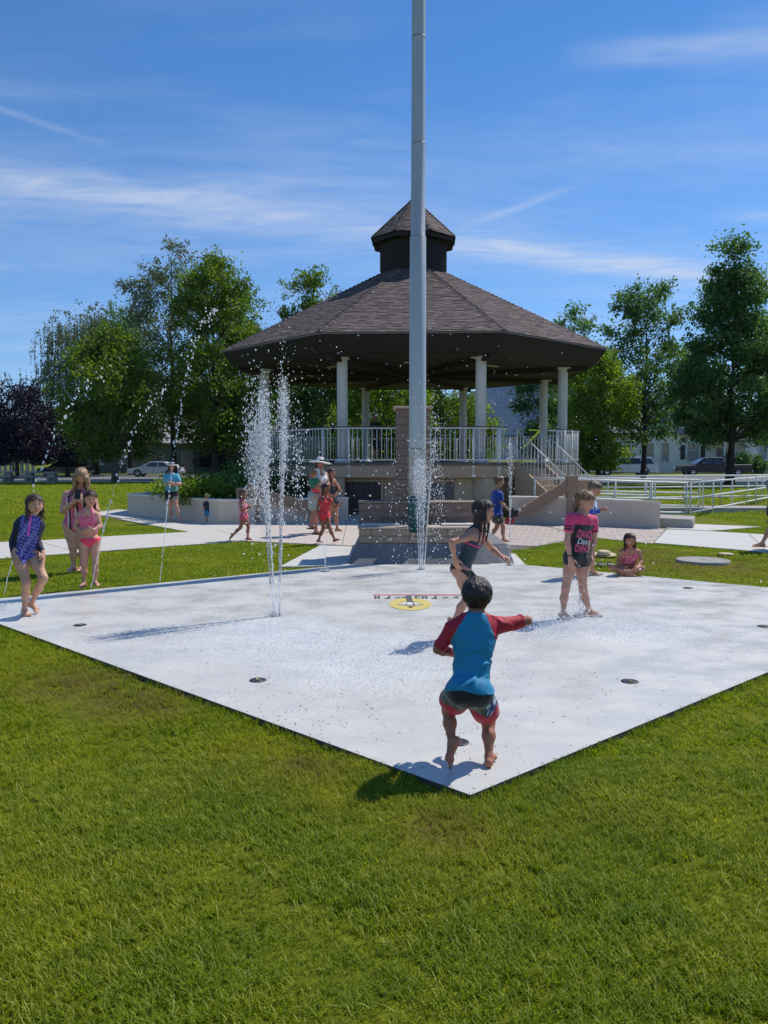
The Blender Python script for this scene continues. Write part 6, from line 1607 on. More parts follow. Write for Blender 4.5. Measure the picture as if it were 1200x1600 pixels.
# ---------- girl running in the dark tankini
rg = Person('girl in a dark teal tankini with pink stripe running right beyond the near boy', 1.28, None, 7.0, (.95, -.3), (.93, -.35, .0), dict(
    hd=(755, 824, 0), nk=(745, 853, 0), pv=(722, 912, 0), sR=(733, 863, -.11), eR=(706, 872, -.20), wR=(710, 896, -.16), sL=(755, 866, .10), eL=(768, 881, .16), wL=(783, 893, .10),
    kR=(731, 957, -.04), aR=(709, 996, .02), kL=(752, 951, .10), aL=(748, 996, .08)), .0058, (190, 140, 118), .163,
    toes=((.95, -.3, 0), (.35, -.1, -.92)), hands=((.7, -.3, -.2), (.25, .1, -1)), curl=(1.2, .6), thumbs=((0, 0, -1), None), headtilt=(.12, 0, 1))
swimtop(rg, .06, .74, cols_by((None, (34, 52, 66)), (lambda P: wobble(P, 40) > .35, (52, 74, 88)), (lambda P: np.abs(rg.u(P) - .64) < .018, (200, 50, 120)), (lambda P: (rg.u(P) > .70) & (np.abs(rg.x(P)) < .05) & (rg.f(P) > 0), (205, 110, 120))))
brief(rg, .02, cols_by((None, (24, 22, 30))), .55, -.24)
rg.hair((38, 28, 27), 'long', rg.locks(11, .95, spread=.33, f0=.16, f1=-.36, r0=.095, r1=.03, seed=4, fall=(-.10, 0)) , res=.0048, color2=(60, 45, 40), back=.12, top=.30, puff=.03)

# ---------- girl in navy and purple long-sleeved swimsuit, far left
ng_ = Person('girl in a navy and purple long-sleeved swimsuit stepping forward at the far left', 1.36, None, G(45, 961).y, (.38, -.92), (.62, -.78), dict(
    hd=(54, 787, -.06), nk=(48, 807, -.03), pv=(40, 859, 0), sR=(29, 820, -.05), eR=(20, 843, -.03), wR=(21, 864, -.08), sL=(62, 820, .03), eL=(57, 843, .05), wL=(67, 861, -.03),
    kR=(41, 909, -.13), aR=(38, 951, 0), kL=(68, 901, -.10), aL=(49, 941, .10)), .006, (206, 158, 132), .157,
    toes=((.80, -.45, -.28), (.62, -.78, 0)), hands=((.15, -.2, -1), (.2, -.2, -1)), curl=(.35, .4))
swimtop(ng_, -.12, 1.04, lambda P: np.where(((np.abs(ng_.x(P)) < .068) & (ng_.f(P) > -.02))[:, None], np.where((ng_.f(P) > 0)[:, None] & (np.abs(ng_.x(P)) < .008)[:, None] & (ng_.u(P) > .5)[:, None], np.array(lin((220, 90, 190))), floral((60, 52, 150), (150, 150, 220), (34, 30, 90), 24, .16, .4)(P)), np.array(lin((22, 26, 58)))), straps=False, sleeves=(1, .93))
brief(ng_, .02, lambda P: floral((60, 52, 150), (150, 150, 220), (34, 30, 90), 24, .16, .4)(P), 1.05, -.30)
ng_.hair((84, 60, 44), 'long', ng_.locks(9, .35, spread=.33, f0=.02, f1=-.36, r0=.09, r1=.045, seed=6), res=.0052, color2=(60, 42, 32), back=.08, top=.30, puff=.03)

# ---------- girl in pink tankini
pg_ = Person('small girl in bright pink tankini with folded arms before the blonde woman', 1.22, None, G(140, 917).y, (.15, -1), (.50, -.86), dict(
    hd=(141, 780, 0), nk=(138, 797, 0), pv=(141, 844, 0), sR=(123, 805, 0), eR=(118, 824, .0), wR=(131, 831, -.12), sL=(152, 805, 0), eL=(157, 822, -.02), wL=(146, 828, -.13),
    kR=(132, 881, -.02), aR=(131, 911, 0), kL=(149, 881, -.02), aL=(148, 909, 0)), .0068, (204, 152, 128), .172, fat=1.05,
    toes=((.75, -.65, 0), (-.1, -1, 0)), hands=((-.9, -.1, -.1), (.9, -.1, -.05)), curl=(.4, .4))
swimtop(pg_, .22, .80, floral((232, 96, 128), (238, 150, 170), (196, 60, 110), 26, .2, .4), fold=.002)
brief(pg_, .08, cols_by((None, (238, 66, 96))), .75, -.24)
pg_.hair((74, 50, 40), 'tied', pg_.locks(5, .35, spread=.30, f1=-.36, f0=-.2, r0=.09, r1=.05, seed=8, side=.7), res=.0055, color2=(52, 34, 28), back=.04, top=.31)

# ---------- woman with a phone behind her
wm = Person('blonde woman in a striped pink and black swimsuit looking down at her phone', 1.62, None, G(120, 891).y, (.12, -1), (.12, -.85, -.5), dict(
    hd=(127, 745, -.12), nk=(123, 766, -.03), pv=(120, 820, 0), sR=(104, 774, -.03), eR=(98, 799, -.03), wR=(115, 785, -.26), sL=(144, 774, -.03), eL=(151, 798, -.03), wL=(134, 784, -.26),
    kR=(114, 855, -.03), aR=(115, 886, .02), kL=(129, 855, 0), aL=(128, 885, .05)), .0078, (214, 162, 140), .135, fat=1.32, ground=ZL + .02, chestw=1.15,
    toes=((.2, -1, 0), (-.2, -1, 0)), hands=((-.55, -.3, .6), (.55, -.3, .6)), curl=(.5, .5), shw=.125)
def stripes(P):
    x = wm.x(P) + .03 * (1 - wm.u(P)); k = np.floor((x + .3) / .017).astype(int) % 4
    tab = np.array([lin((222, 104, 138)), lin((28, 24, 44)), lin((235, 190, 200)), lin((214, 90, 126))]); return tab[k]
swimtop(wm, .0, .78, stripes, inf=.010, strap_w=.012, strap_x=.06)
brief(wm, .06, stripes, .75, -.20)
wm.hair((176, 142, 104), 'long', wm.locks(15, 1.45, spread=.42, f0=.24, f1=-.30, r0=.13, r1=.07, seed=9, side=1.2), res=.0065, color2=(110, 82, 60), back=.16, top=.30, puff=.07)
ph = (wm.hand_pt('L') + wm.hand_pt('R')) / 2
tag(MB().box((0, 0, 0), (.078, .012, .15), bev=.004).build('phone', mat('phone_dark', (.03, .02, .025), .3)), 'dark phone held up in both hands by the blonde woman', 'phone').location = tuple(ph + np.array([0, -.02, .03]))
bpy.data.objects['phone'].rotation_euler = (-.5, 0, .1)

# ---------- boy behind the lettered shirt
bb = Person('boy in a blue and white shirt behind the girl in the lettered shirt', 1.30, None, G(921, 899).y, (.92, -.4), (.80, -.55, -.45), dict(
    hd=(929, 763, 0), nk=(924, 782, 0), pv=(923, 828, 0), eR=(924, 812, -.16), wR=(936, 797, -.22), eL=(922, 812, .12), wL=(926, 832, .12),
    kR=(925, 868, -.05), aR=(926, 892, 0), kL=(919, 866, .08), aL=(915, 889, .12)), .0078, (186, 138, 112), .160,
    toes=((.85, -.5, 0), (.85, -.5, 0)), hands=((0, 0, -1), (.6, -.3, .2)), curl=(.4, .6))
tee(bb, .04, .6, lambda P: np.where((bb.u(P) > .80 + wobble(P, 9) * .10)[:, None], np.array(lin((190, 205, 225))), np.array(lin((24, 72, 168)))))
shortsg(bb, .08, .34, cols_by((None, (24, 66, 160)), (lambda P: np.where(bb.x(P) < 0, bb.along(P, 'hL', 'kL'), bb.along(P, 'hR', 'kR')) > .16, (205, 44, 84))), .014)
bb.hair((84, 66, 54), 'short', res=.006, color2=(110, 88, 70), groove=.01)

# ---------- sitting girl
sg = Person('girl in a pink swim top sitting cross-legged on the grass beside the pad', 1.24, None, G(978, 897).y, (-.12, -1), (-.05, -1), dict(
    hd=(984, 845, -.02), nk=(984, 859, 0), pv=(981, 889, .06), sR=(971, 863, 0), eR=(966, 877, -.02), wR=(973, 888, -.14), sL=(998, 863, 0), eL=(1003, 877, -.02), wL=(994, 888, -.16),
    kR=(957, 888, -.16), aR=(984, 896, -.24), kL=(1004, 889, -.16), aL=(975, 897, -.20)), .0072, (176, 124, 98), .165, ground=-.03,
    toes=((-1, -.1, -.15), (1, -.1, -.15)), hands=((-.4, -.6, -.3), (.4, -.6, -.3)), curl=(.5, .5))
swimtop(sg, .30, .78, floral((220, 90, 110), (240, 150, 160), (150, 50, 80), 30, .2, .4))
brief(sg, .10, cols_by((None, (40, 36, 50))), .7, -.22)
sg.hair((56, 38, 32), 'long', sg.locks(9, .85, spread=.32, f0=.1, f1=-.32, r0=.09, r1=.035, seed=12), res=.0055, color2=(36, 26, 24), back=.10, top=.30, puff=.03)

# ---------- group before the bandstand
tw = Person('woman in a blue tie-dye shirt and white visor with crossed arms by the planter wall', 1.64, None, G(272, 815).y, (.40, -.92), (.70, -.70), dict(
    hd=(268, 729, 0), nk=(267, 741, 0), pv=(268, 770, 0), sR=(259, 745, 0), eR=(259, 758, -.08), wR=(272, 758, -.28), sL=(277, 745, 0), eL=(282, 757, -.08), wL=(270, 756, -.27),
    kR=(266, 793, .08), aR=(267, 811, .14), kL=(275, 792, -.08), aL=(281, 810, -.06)), .0105, (204, 156, 134), .133, fat=1.06, ground=0, chestw=1.1,
    toes=((.6, -.8, 0), (.5, -.85, 0)), hands=((-.8, -.1, .05), (.8, -.1, 0)), curl=(.4, .4))
tee(tw, .05, .75, lambda P: np.where((wobble(P, 5) > .2)[:, None], np.array(lin((64, 160, 190))), np.where((tw.u(P) < .5)[:, None], np.array(lin((84, 140, 100))), np.array(lin((100, 175, 200))))), .018)
shortsg(tw, .12, .42, cols_by((None, (20, 20, 26)), (lambda P: np.where(tw.x(P) < 0, tw.along(P, 'hL', 'kL'), tw.along(P, 'hR', 'kR')) > .34, (130, 140, 150))), .02)
tw.hair((28, 22, 24), 'long', tw.locks(9, .7, spread=.34, f0=.02, f1=-.36, r0=.10, r1=.05, seed=14), res=.009, color2=(40, 32, 32), back=.10, top=.30)
def brim_hat(s, name, lb, r_brim, m, brim_z=.22, crown=.30, tiltf=.0, flat=False, cat='hat'):
    c = s.J['hd'] + s.hU * s.hh * brim_z + s.off; h = s.hh; t = thing(name, lb, cat, tuple(c))
    if tiltf: t.rotation_euler = tiltf
    n = 28; b = MB(); pr = [(.0, crown * h), (.22 * h, crown * h), (.34 * h, crown * .8 * h), (.40 * h, .02 * h), (.42 * h, .0)]
    if not flat: b.lathe((0, 0, 0), pr[::-1], n); b.build('crown', m, t)
    b = MB(); b.lathe((0, 0, 0), [(.38 * h, -.012), (r_brim * .8, -.016), (r_brim, -.034), (r_brim * 1.01, -.026), (r_brim * .8, -.004), (.38 * h, .006)], n); b.build('brim', m, t)
    return t
M_HATW = mat('hat_white', (.74, .72, .68), .8, (.66, .64, .6), 20, .2); M_HATS = mat('hat_straw', (.62, .52, .34), .85, (.5, .41, .25), 30, .4)
M_GLSS = mat('sunglasses', (.01, .01, .012), .1)
def visor():
    h = tw.hh; c = tw.J['hd'] + tw.hU * h * .40 + tw.off; t = thing('sun_visor', 'white flat-brimmed visor on the head of the woman in the tie-dye shirt', 'visor', tuple(c)); t.rotation_euler = (0, .06, math.atan2(tw.hF[1], tw.hF[0]))
    MB().lathe((0, 0, 0), [(.37 * h, -.05), (.385 * h, -.05), (.38 * h, .01), (.36 * h, .01)], 24).build('band', M_HATW, t)
    b = MB(); pts = [(.1 * h + 1.0 * h * math.cos(q), .75 * h * math.sin(q)) for q in np.linspace(-PI / 2, PI / 2, 13)] + [(-.1 * h, .34 * h), (-.1 * h, -.34 * h)]
    b.prism(pts, -.055, -.047); b.build('brim', M_HATW, t)
    g = MB(); p = tw.J['hd'] + tw.hF * .40 * h + tw.hU * .05 * h
    for q in (-1, 1): g.ball(tuple(p + tw.hR * .14 * q * h - tw.org), (.025, .025, .022), 10, 6)
    g.build('sunglasses', M_GLSS, tw.t)
visor()

td = Person('toddler with a yellow cap and blue shorts reaching for the top of the planter wall', .80, None, G(326, 816).y, (.45, .9), (.7, .72), dict(
    hd=(324, 775, 0), nk=(324, 783, 0), pv=(325, 797, 0), sL=(320, 785, 0), eL=(318, 791, 0), wL=(319, 797, -.02), sR=(329, 785, 0), eR=(336, 782, 0), wR=(343, 780, .0),
    kL=(323, 806, 0), aL=(323, 813, 0), kR=(328, 806, 0), aR=(328, 813, 0)), .0095, (190, 140, 115), .20, fat=1.1, ground=0,
    toes=((.3, .9, 0), (.5, .8, 0)), hands=((.1, 0, -1), (1, .1, -.1)), curl=(.3, .2))
tee(td, .02, .7, (30, 32, 48), .016); shortsg(td, .1, .85, (28, 120, 170), .018, flare=.01)
td.hair((150, 120, 80), 'short', res=.009)
def cap():
    h = td.hh; c = td.J['hd'] + td.hU * h * .20 + td.off; t = thing('cap', 'yellow patterned cap worn by the toddler at the planter wall', 'cap', tuple(c)); t.rotation_euler = (0, 0, math.atan2(td.hF[1], td.hF[0]))
    m = mat('cap_yellow', (.72, .62, .16), .8, (.5, .35, .1), 60); MB().ball((-.01, 0, 0), (.42 * h, .40 * h, .40 * h), 18, 12).build('crown', m, t)
    b = MB(); b.prism([(.25 * h + .45 * h * math.cos(q), .33 * h * math.sin(q)) for q in np.linspace(-PI / 2, PI / 2, 11)], .0, .012); b.build('peak', m, t)
cap()

sm = Person('small girl in a pink swimsuit walking right beside the corner of the planter wall', 1.12, None, G(386, 843).y, (.92, -.35), (.95, -.2), dict(
    hd=(380, 769, 0), nk=(379, 781, 0), pv=(381, 805, 0), sR=(378, 785, -.08), eR=(377, 795, -.12), wR=(387, 791, -.14), sL=(381, 785, .08), eL=(381, 795, .1), wL=(389, 791, .05),
    kR=(376, 822, -.03), aR=(363, 835, 0), kL=(388, 821, .05), aL=(387, 838, .08)), .009, (170, 116, 94), .175, ground=-.02,
    toes=((1, -.2, 0), (-.3, 0, -.9)), hands=((.8, 0, .5), (.8, 0, .5)), curl=(.8, .8))
swimtop(sm, .0, .80, floral((226, 92, 116), (245, 190, 200), (200, 60, 90), 26, .2, .4), inf=.012); shortsg(sm, .12, .12, (222, 84, 110), .014)
sm.hair((92, 68, 56), 'tied', sm.locks(4, .3, spread=.26, f1=-.38, f0=-.25, r0=.1, r1=.06, seed=15, side=.6), res=.0078, color2=(70, 50, 40), back=.02)

hw = Person('woman in a wide white sun hat and pale skirt carrying a baby past the bandstand', 1.64, None, G(494, 834).y, (.72, -.68), (.80, -.58), dict(
    hd=(500, 725, 0), nk=(499, 737, 0), pv=(495, 774, 0), sR=(488, 742, -.12), eR=(483, 757, -.16), wR=(494, 762, -.36), sL=(509, 742, .08), eL=(513, 757, 0), wL=(500, 764, -.30),
    kR=(491, 803, .12), aR=(486, 821, .24), kL=(494, 805, -.02), aL=(494, 830, 0)), .0095, (180, 126, 104), .133, fat=1.08, ground=0, chestw=1.1,
    toes=((.75, -.65, 0), (.7, -.5, -.3)), hands=((-.7, -.2, .1), (.8, -.2, .1)), curl=(.5, .5))
swimtop(hw, .05, .84, cols_by((None, (226, 226, 224))), M_CLOTH, inf=.016, fold=.003, strap_w=.02); shortsg(hw, .14, .72, (160, 170, 168), .035, .006, .03, 'skirt')
hw.hair((60, 44, 38), 'tied', hw.locks(4, .3, spread=.28, f1=-.36, f0=-.25, r0=.1, r1=.06, seed=16, side=.6), res=.0085, back=.02)
brim_hat(hw, 'sun_hat', 'wide white sun hat on the woman carrying the baby', .25, M_HATW, .20, .46, (-.06, .10, 0))
for S_, c in (('L', (.06, .05, .05)), ('R', (.06, .05, .05))):
    i = 0 if S_ == 'L' else 1; p = hw.J['a' + S_] + nrm(hw.toes[i]) * .04 + np.array([0, 0, -.065]) - hw.org
    MB().box(tuple(p), (.26, .10, .025), math.atan2(hw.toes[i][1], hw.toes[i][0]), bev=.01).build('sandal', M_DARK, hw.t)
ba = Person('baby in a green shirt and red shorts held by the woman in the white hat', .74, None, hw.J['pv'][1] - .27, (.25, .95), (.5, .85), dict(
    hd=(491, 741, 0), nk=(490, 749, 0), pv=(492, 763, 0), sL=(485, 751, 0), eL=(481, 757, .05), wL=(485, 760, .12), sR=(496, 751, 0), eR=(502, 755, .08), wR=(504, 752, .16),
    kL=(494, 768, .14), aL=(493, 777, .10), kR=(500, 768, .14), aR=(500, 778, .12)), .009, (196, 140, 116), .22, fat=1.15, stand=False,
    toes=((.3, .3, -.8), (.3, .3, -.8)), hands=((.3, .8, 0), (.3, .8, 0)), curl=(.6, .6))
ba.t.location = tuple(np.array(ba.t.location) + hw.off)
tee(ba, -.05, .8, (30, 118, 84), .016); shortsg(ba, .1, .8, (196, 34, 70), .014); ba.hair((150, 92, 66), 'short', res=.008, puff=.02)

dk = Person('girl in a dark swimsuit holding a hand to her face behind the girl in coral', 1.44, None, G(526, 830).y, (.85, -.5), (.8, -.6), dict(
    hd=(518, 740, 0), nk=(518, 752, 0), pv=(521, 784, 0), sR=(511, 757, -.08), eR=(512, 770, -.06), wR=(523, 776, -.12), sL=(527, 757, .06), eL=(532, 768, -.02), wL=(525, 755, -.10),
    kR=(516, 804, .05), aR=(511, 823, .1), kL=(525, 806, -.03), aL=(527, 826, 0)), .0095, (178, 126, 102), .150, ground=0,
    toes=((.9, -.3, 0), (.9, -.3, 0)), hands=((-.3, -.2, .9), (.5, 0, .6)), curl=(.6, .6))
swimtop(dk, .0, .78, floral((30, 32, 46), (60, 70, 90), (20, 20, 28), 20), inf=.010); brief(dk, .06, cols_by((None, (28, 24, 36))), .7, -.22)
dk.hair((58, 36, 30), 'long', dk.locks(8, .8, spread=.33, f0=-.02, f1=-.36, r0=.10, r1=.05, seed=17), res=.0085, back=.08)

co = Person('girl in a coral pink swimsuit striding right in front of the woman with the baby', 1.18, None, G(510, 848).y, (.80, -.6), (.85, -.45), dict(
    hd=(509, 763, 0), nk=(508, 776, 0), pv=(507, 803, 0), sR=(499, 780, -.05), eR=(496, 793, -.02), wR=(498, 806, -.06), sL=(518, 780, .03), eL=(522, 791, .0), wL=(530, 789, -.10),
    kR=(505, 825, .02), aR=(498, 843, .05), kL=(515, 824, -.06), aL=(523, 842, -.06)), .0088, (160, 108, 84), .168, ground=0,
    toes=((.85, -.3, .35), (.7, -.6, 0)), hands=((.6, -.3, .3), (.1, -.1, -1)), curl=(.6, .4))
swimtop(co, .06, .80, floral((236, 54, 62), (246, 110, 110), (225, 40, 60), 22, .12, .5), inf=.014, fold=.003); shortsg(co, .18, .30, (238, 52, 66), .018, .004)
co.hair((44, 32, 30), 'tied', co.locks(5, .35, spread=.28, f1=-.38, f0=-.2, r0=.11, r1=.06, seed=18, side=.7), res=.0078, back=.04)

bl = Person('boy in a bright blue shirt and camouflage shorts carrying a toy beside the brick paving', 1.32, None, G(787, 849).y, (.95, .1), (.96, .05), dict(
    hd=(780, 752, 0), nk=(776, 767, 0), pv=(776, 803, 0), sR=(781, 772, -.13), eR=(784, 786, -.17), wR=(795, 796, -.20), sL=(772, 772, .12), eL=(768, 787, .12), wL=(771, 800, .08),
    kR=(786, 822, -.04), aR=(787, 842, 0), kL=(777, 822, .08), aL=(768, 838, .14)), .0088, (194, 146, 118), .158, ground=0,
    toes=((.8, .1, -.5), (.95, -.25, 0)), hands=((.1, 0, -1), (.8, 0, -.5)), curl=(.4, 1.0))
tee(bl, -.06, .75, (22, 62, 150), .022, .005, .02)
shortsg(bl, .06, .62, floral((84, 84, 78), (48, 50, 46), (120, 118, 108), 12, .3, .3), .02, .004, .012)
bl.hair((92, 66, 50), 'short', res=.0075, color2=(120, 90, 66), groove=.01)
def toy():
    p = bl.hand_pt('R', .9); t = thing('water_toy', 'black and red water toy carried by the boy in the blue shirt', 'toy', (p[0], p[1], p[2]))
    MB().box((.02, 0, -.02), (.16, .07, .14), bev=.02).box((.10, 0, .03), (.14, .035, .035), bev=.01).box((.0, 0, .05), (.04, .04, .08), bev=.01).build('toy_body', M_DARK, t)
    MB().lathe((.13, 0, .03), [(.02, -.03), (.03, 0), (.02, .03)], 10).build('toy_nozzle', M_WHT, t)
    MB().ball((-.05, 0, -.16), (.10, .05, .075), 14, 8).build('toy_tank', mat('toy_red', (.62, .03, .06), .35), t)
toy()

eg = Person('person in dark blue shorts and orange flip-flops walking in at the right edge', 1.55, None, G(1190, 857).y, (-.9, -.3), (-.95, -.1), dict(
    hd=(1216, 738, 0), nk=(1214, 751, 0), pv=(1212, 796, 0), eR=(1206, 775, .15), wR=(1199, 795, .1), eL=(1222, 775, -.12), wL=(1214, 800, -.14),
    kL=(1204, 824, -.05), aL=(1191, 849, 0), kR=(1216, 826, .05), aR=(1226, 848, .1)), .0095, (196, 148, 122), .14, ground=0,
    toes=((-.95, -.2, 0), (-.9, -.2, -.3)), hands=((-.1, 0, -1), (-.1, 0, -1)), curl=(.4, .4))
tee(eg, .0, .7, (120, 126, 136), .02); shortsg(eg, .1, .86, (30, 36, 60), .022, .004, .02); eg.hair((70, 52, 42), 'short', res=.009)
for S_ in 'LR':
    i = 0 if S_ == 'L' else 1; p = eg.J['a' + S_] + nrm(eg.toes[i]) * .05 + np.array([0, 0, -.062]) - eg.org
    MB().box(tuple(p), (.25, .09, .018), math.atan2(eg.toes[i][1], eg.toes[i][0]), bev=.006).build('flip_flop', mat('flip_flop_orange', (.75, .22, .08), .6), eg.t)

gc = Person('person in a red cap leaning at the far railing inside the bandstand', 1.62, None, 31.5, (.3, -1), (.3, -1), dict(
    hd=(586, 651, 0), nk=(587, 657, 0), pv=(588, 680, 0), eR=(583, 673, -.05), wR=(585, 680, -.15), eL=(594, 673, -.05), wL=(592, 680, -.15),
    kR=(586, 701, 0), aR=(586, 716, 0), kL=(590, 701, 0), aL=(590, 716, 0)), .012, (170, 120, 96), .14, ground=FZ + .002,
    toes=((0, -1, 0), (0, -1, 0)), hands=((.3, -.2, -1), (-.3, -.2, -1)), curl=(.4, .4))
tee(gc, .0, .7, (36, 46, 40), .022); shortsg(gc, .1, .9, (40, 40, 44), .022); gc.hair((40, 30, 28), 'short', res=.011)
def redcap():
    h = gc.hh; c = gc.J['hd'] + gc.hU * h * .22 + gc.off; t = thing('cap', 'red cap with a white front on the person inside the bandstand', 'cap', tuple(c)); t.rotation_euler = (0, 0, math.atan2(gc.hF[1], gc.hF[0]))
    m = mat('cap_red', (.6, .03, .04), .7); MB().ball((0, 0, 0), (.42 * h, .40 * h, .40 * h), 16, 10).build('crown', m, t)
    MB().prism([(.2 * h + .5 * h * math.cos(q), .38 * h * math.sin(q)) for q in np.linspace(-PI / 2, PI / 2, 9)], 0, .014).build('peak', m, t)
    MB().ball((.25 * h, 0, .16 * h), (.2 * h, .2 * h, .2 * h), 12, 8).build('front_panel', M_HATW, t)
redcap()

# ---------- small things left on the grass
p = G(943, 868); t = thing('straw_hat', 'pale straw hat lying on the grass between the boy in blue and the sitting girl', 'hat', (p.x, p.y, ZL + .03), .4); t.rotation_euler = (.06, -.04, .4)
MB().lathe((0, 0, 0), [(.11, 0), (.105, .07), (.085, .09), (.03, .085), (.001, .085)], 24).build('crown', M_HATS, t)
MB().lathe((0, 0, 0), [(.10, .0), (.17, .005), (.205, .022), (.207, .03), (.17, .014), (.10, .012)], 28).build('brim', M_HATS, t)
MB().lathe((0, 0, 0), [(.111, .008), (.112, .028), (.108, .03)], 24).build('hat_band', mat('band_brown', (.2, .12, .06), .8), t)
p = G(1134, 866); t = thing('flying_disc', 'small pale flying disc lying on the grass above the utility cover', 'disc', (p.x, p.y, ZL + .035))
MB().lathe((0, 0, 0), [(.12, -.01), (.128, .0), (.12, .016), (.09, .022), (.0, .022)], 24).build('disc_plate', M_HATS, t)
p = G(960, 884)
for i, (dx, lb) in enumerate(((-.05, 'left one of two grey sandals on the grass by the sitting girl'), (.09, 'right one of two grey sandals on the grass by the sitting girl'))):
    t = thing('sandal', lb, 'sandal', (p.x - .12 + dx, p.y + .1, ZL + .03), .3)
    MB().prism([(.045 * math.cos(q), .11 * math.sin(q)) for q in np.linspace(0, 2 * PI, 15)[:-1]], 0, .022).build('sole', M_COVER, t)
    MB().tube([(-.042, .02, .01), (-.02, .03, .05), (.02, .03, .05), (.042, .02, .01)], .009, 6).build('strap', M_DARK, t)
# ============================================================ WATER: jets, arcs and flying drops
def water_mat():
    m, N, L, P = new_mat('water_drop'); P.inputs['Base Color'].default_value = (.92, .95, 1, 1); P.inputs['Roughness'].default_value = .12
    P.inputs['Transmission Weight'].default_value = .30; P.inputs['IOR'].default_value = 1.33; P.inputs['Specular IOR Level'].default_value = 1.0
    tr = N.new('ShaderNodeBsdfTranslucent'); tr.inputs[0].default_value = (.95, .97, 1, 1); ms = N.new('ShaderNodeMixShader'); ms.inputs[0].default_value = .78
    L.new(P.outputs[0], ms.inputs[1]); L.new(tr.outputs[0], ms.inputs[2]); L.new(ms.outputs[0], N['Material Output'].inputs[0])
    return m
M_WAT = water_mat()
OCT_V = np.array([[1, 0, 0], [-1, 0, 0], [0, 1, 0], [0, -1, 0], [0, 0, 1], [0, 0, -1]], float)
OCT_F = np.array([[0, 2, 4], [2, 1, 4], [1, 3, 4], [3, 0, 4], [2, 0, 5], [1, 2, 5], [3, 1, 5], [0, 3, 5]])
_ph = (1 + 5 ** .5) / 2
ICO_V = np.array([[-1, _ph, 0], [1, _ph, 0], [-1, -_ph, 0], [1, -_ph, 0], [0, -1, _ph], [0, 1, _ph], [0, -1, -_ph], [0, 1, -_ph], [_ph, 0, -1], [_ph, 0, 1], [-_ph, 0, -1], [-_ph, 0, 1]]) / math.hypot(1, _ph)
ICO_F = np.array([[0, 11, 5], [0, 5, 1], [0, 1, 7], [0, 7, 10], [0, 10, 11], [1, 5, 9], [5, 11, 4], [11, 10, 2], [10, 7, 6], [7, 1, 8], [3, 9, 4], [3, 4, 2], [3, 2, 6], [3, 6, 8], [3, 8, 9], [4, 9, 5], [2, 4, 11], [6, 2, 10], [8, 6, 7], [9, 8, 1]])
def drops_mesh(C, R, g, stretch=None, ico=False):
    BV, BF = (ICO_V, ICO_F) if ico else (OCT_V, OCT_F)
    n = len(C); sc = np.ones((n, 3)) * np.asarray(R)[:, None] * g.uniform(.7, 1.35, (n, 3))
    if stretch is not None: sc[:, 2] *= stretch
    q = g.uniform(0, 6.28, n); V = BV[None] * sc[:, None, :]; c, s = np.cos(q)[:, None], np.sin(q)[:, None]
    V = np.stack([V[..., 0] * c - V[..., 1] * s, V[..., 0] * s + V[..., 1] * c, V[..., 2]], -1) + C[:, None, :]
    F = BF[None] + (np.arange(n) * len(BV))[:, None, None]
    return V.reshape(-1, 3), F.reshape(-1, 3)
def put_drops(name, C, R, seed, parent=None, stretch=None, ico=False):
    g = np.random.default_rng(seed); keep = C[:, 2] > .004; C, R = C[keep], np.asarray(R)[keep]
    V, F = drops_mesh(C, R, g, stretch, ico); return link(name, np_mesh(name, V, F, True), parent, M_WAT)
def jet(lb, px, py, strands, h0, h1, cloud, spread, seed, r=.006, ndrop=900, width=.04):
    """vertical jet: thin strands that break up into a cloud of drops towards the top. strands: (dx at foot, dx at top, height)"""
    g = np.random.default_rng(seed); p = G(px, py); t = thing('water_jet', lb, 'water jet', (p.x, p.y, .0))
    Cs = []; Rs = []
    for (a, b, hh_) in strands:
        yb = g.normal() * width * .5; zt = np.linspace(0, hh_ * .42, 16)
        pts = [(a * width + (b - a * width) * (z / hh_) * 1.0, yb * (.2 + z / hh_), z) for z in zt]
        MB().tube([(x + g.normal() * .002, y, z) for x, y, z in pts], [r * (1 - .35 * z / zt[-1]) * (1 + .3 * math.sin(z * 60)) for z in zt], 6).build('water_strand', M_WAT, t)
        n = int(330 * hh_); z = g.uniform(0.1, 1, n) ** .8 * hh_; w = .004 + .035 * (z / hh_) ** 3
        Cs.append(np.stack([a * width + (b - a * width) * z / hh_ + g.normal(size=n) * w, yb * (.2 + z / hh_) + g.normal(size=n) * w, z], 1)); Rs.append(g.uniform(.002, .0062, n))
    for (cx, cz, sx, sz, n) in cloud:
        Cs.append(np.stack([cx + g.normal(size=n) * sx, g.normal(size=n) * sx, cz + g.normal(size=n) * sz], 1)); Rs.append(g.uniform(.002, .0075, n) * g.uniform(.7, 1.1, n))
    C = np.concatenate(Cs); R = np.concatenate(Rs)
    o = put_drops('drops', C, R, seed + 1, t, g.uniform(1, 2.4, len(C[C[:, 2] > .004]))); o['kind'] = 'stuff'
    n = 260; q = g.uniform(0, 6.28, n); rr = np.abs(g.normal(size=n)) * .11
    o = put_drops('foot_splash', np.stack([rr * np.cos(q), rr * np.sin(q), np.abs(g.normal(size=n)) * .02 + .005], 1), g.uniform(.002, .006, n), seed + 2, t); o['kind'] = 'stuff'
    return t
jet('tall left water jet of several strands breaking into a white cloud of drops', 430, 962, [(-.5, -.15, 2.0), (-.2, -.09, 2.3), (.1, -.12, 1.9), (.7, .10, 2.45), (.95, .12, 2.3)], 0, 2.4,
    [(-.18, 1.68, .065, .30, 2000), (-.10, 1.85, .04, .28, 700), (.10, 1.95, .025, .30, 650), (.24, 1.55, .045, .32, 300), (.0, 1.5, .16, .45, 260), (.1, .7, .25, .35, 90)], 0, 21, width=.05)
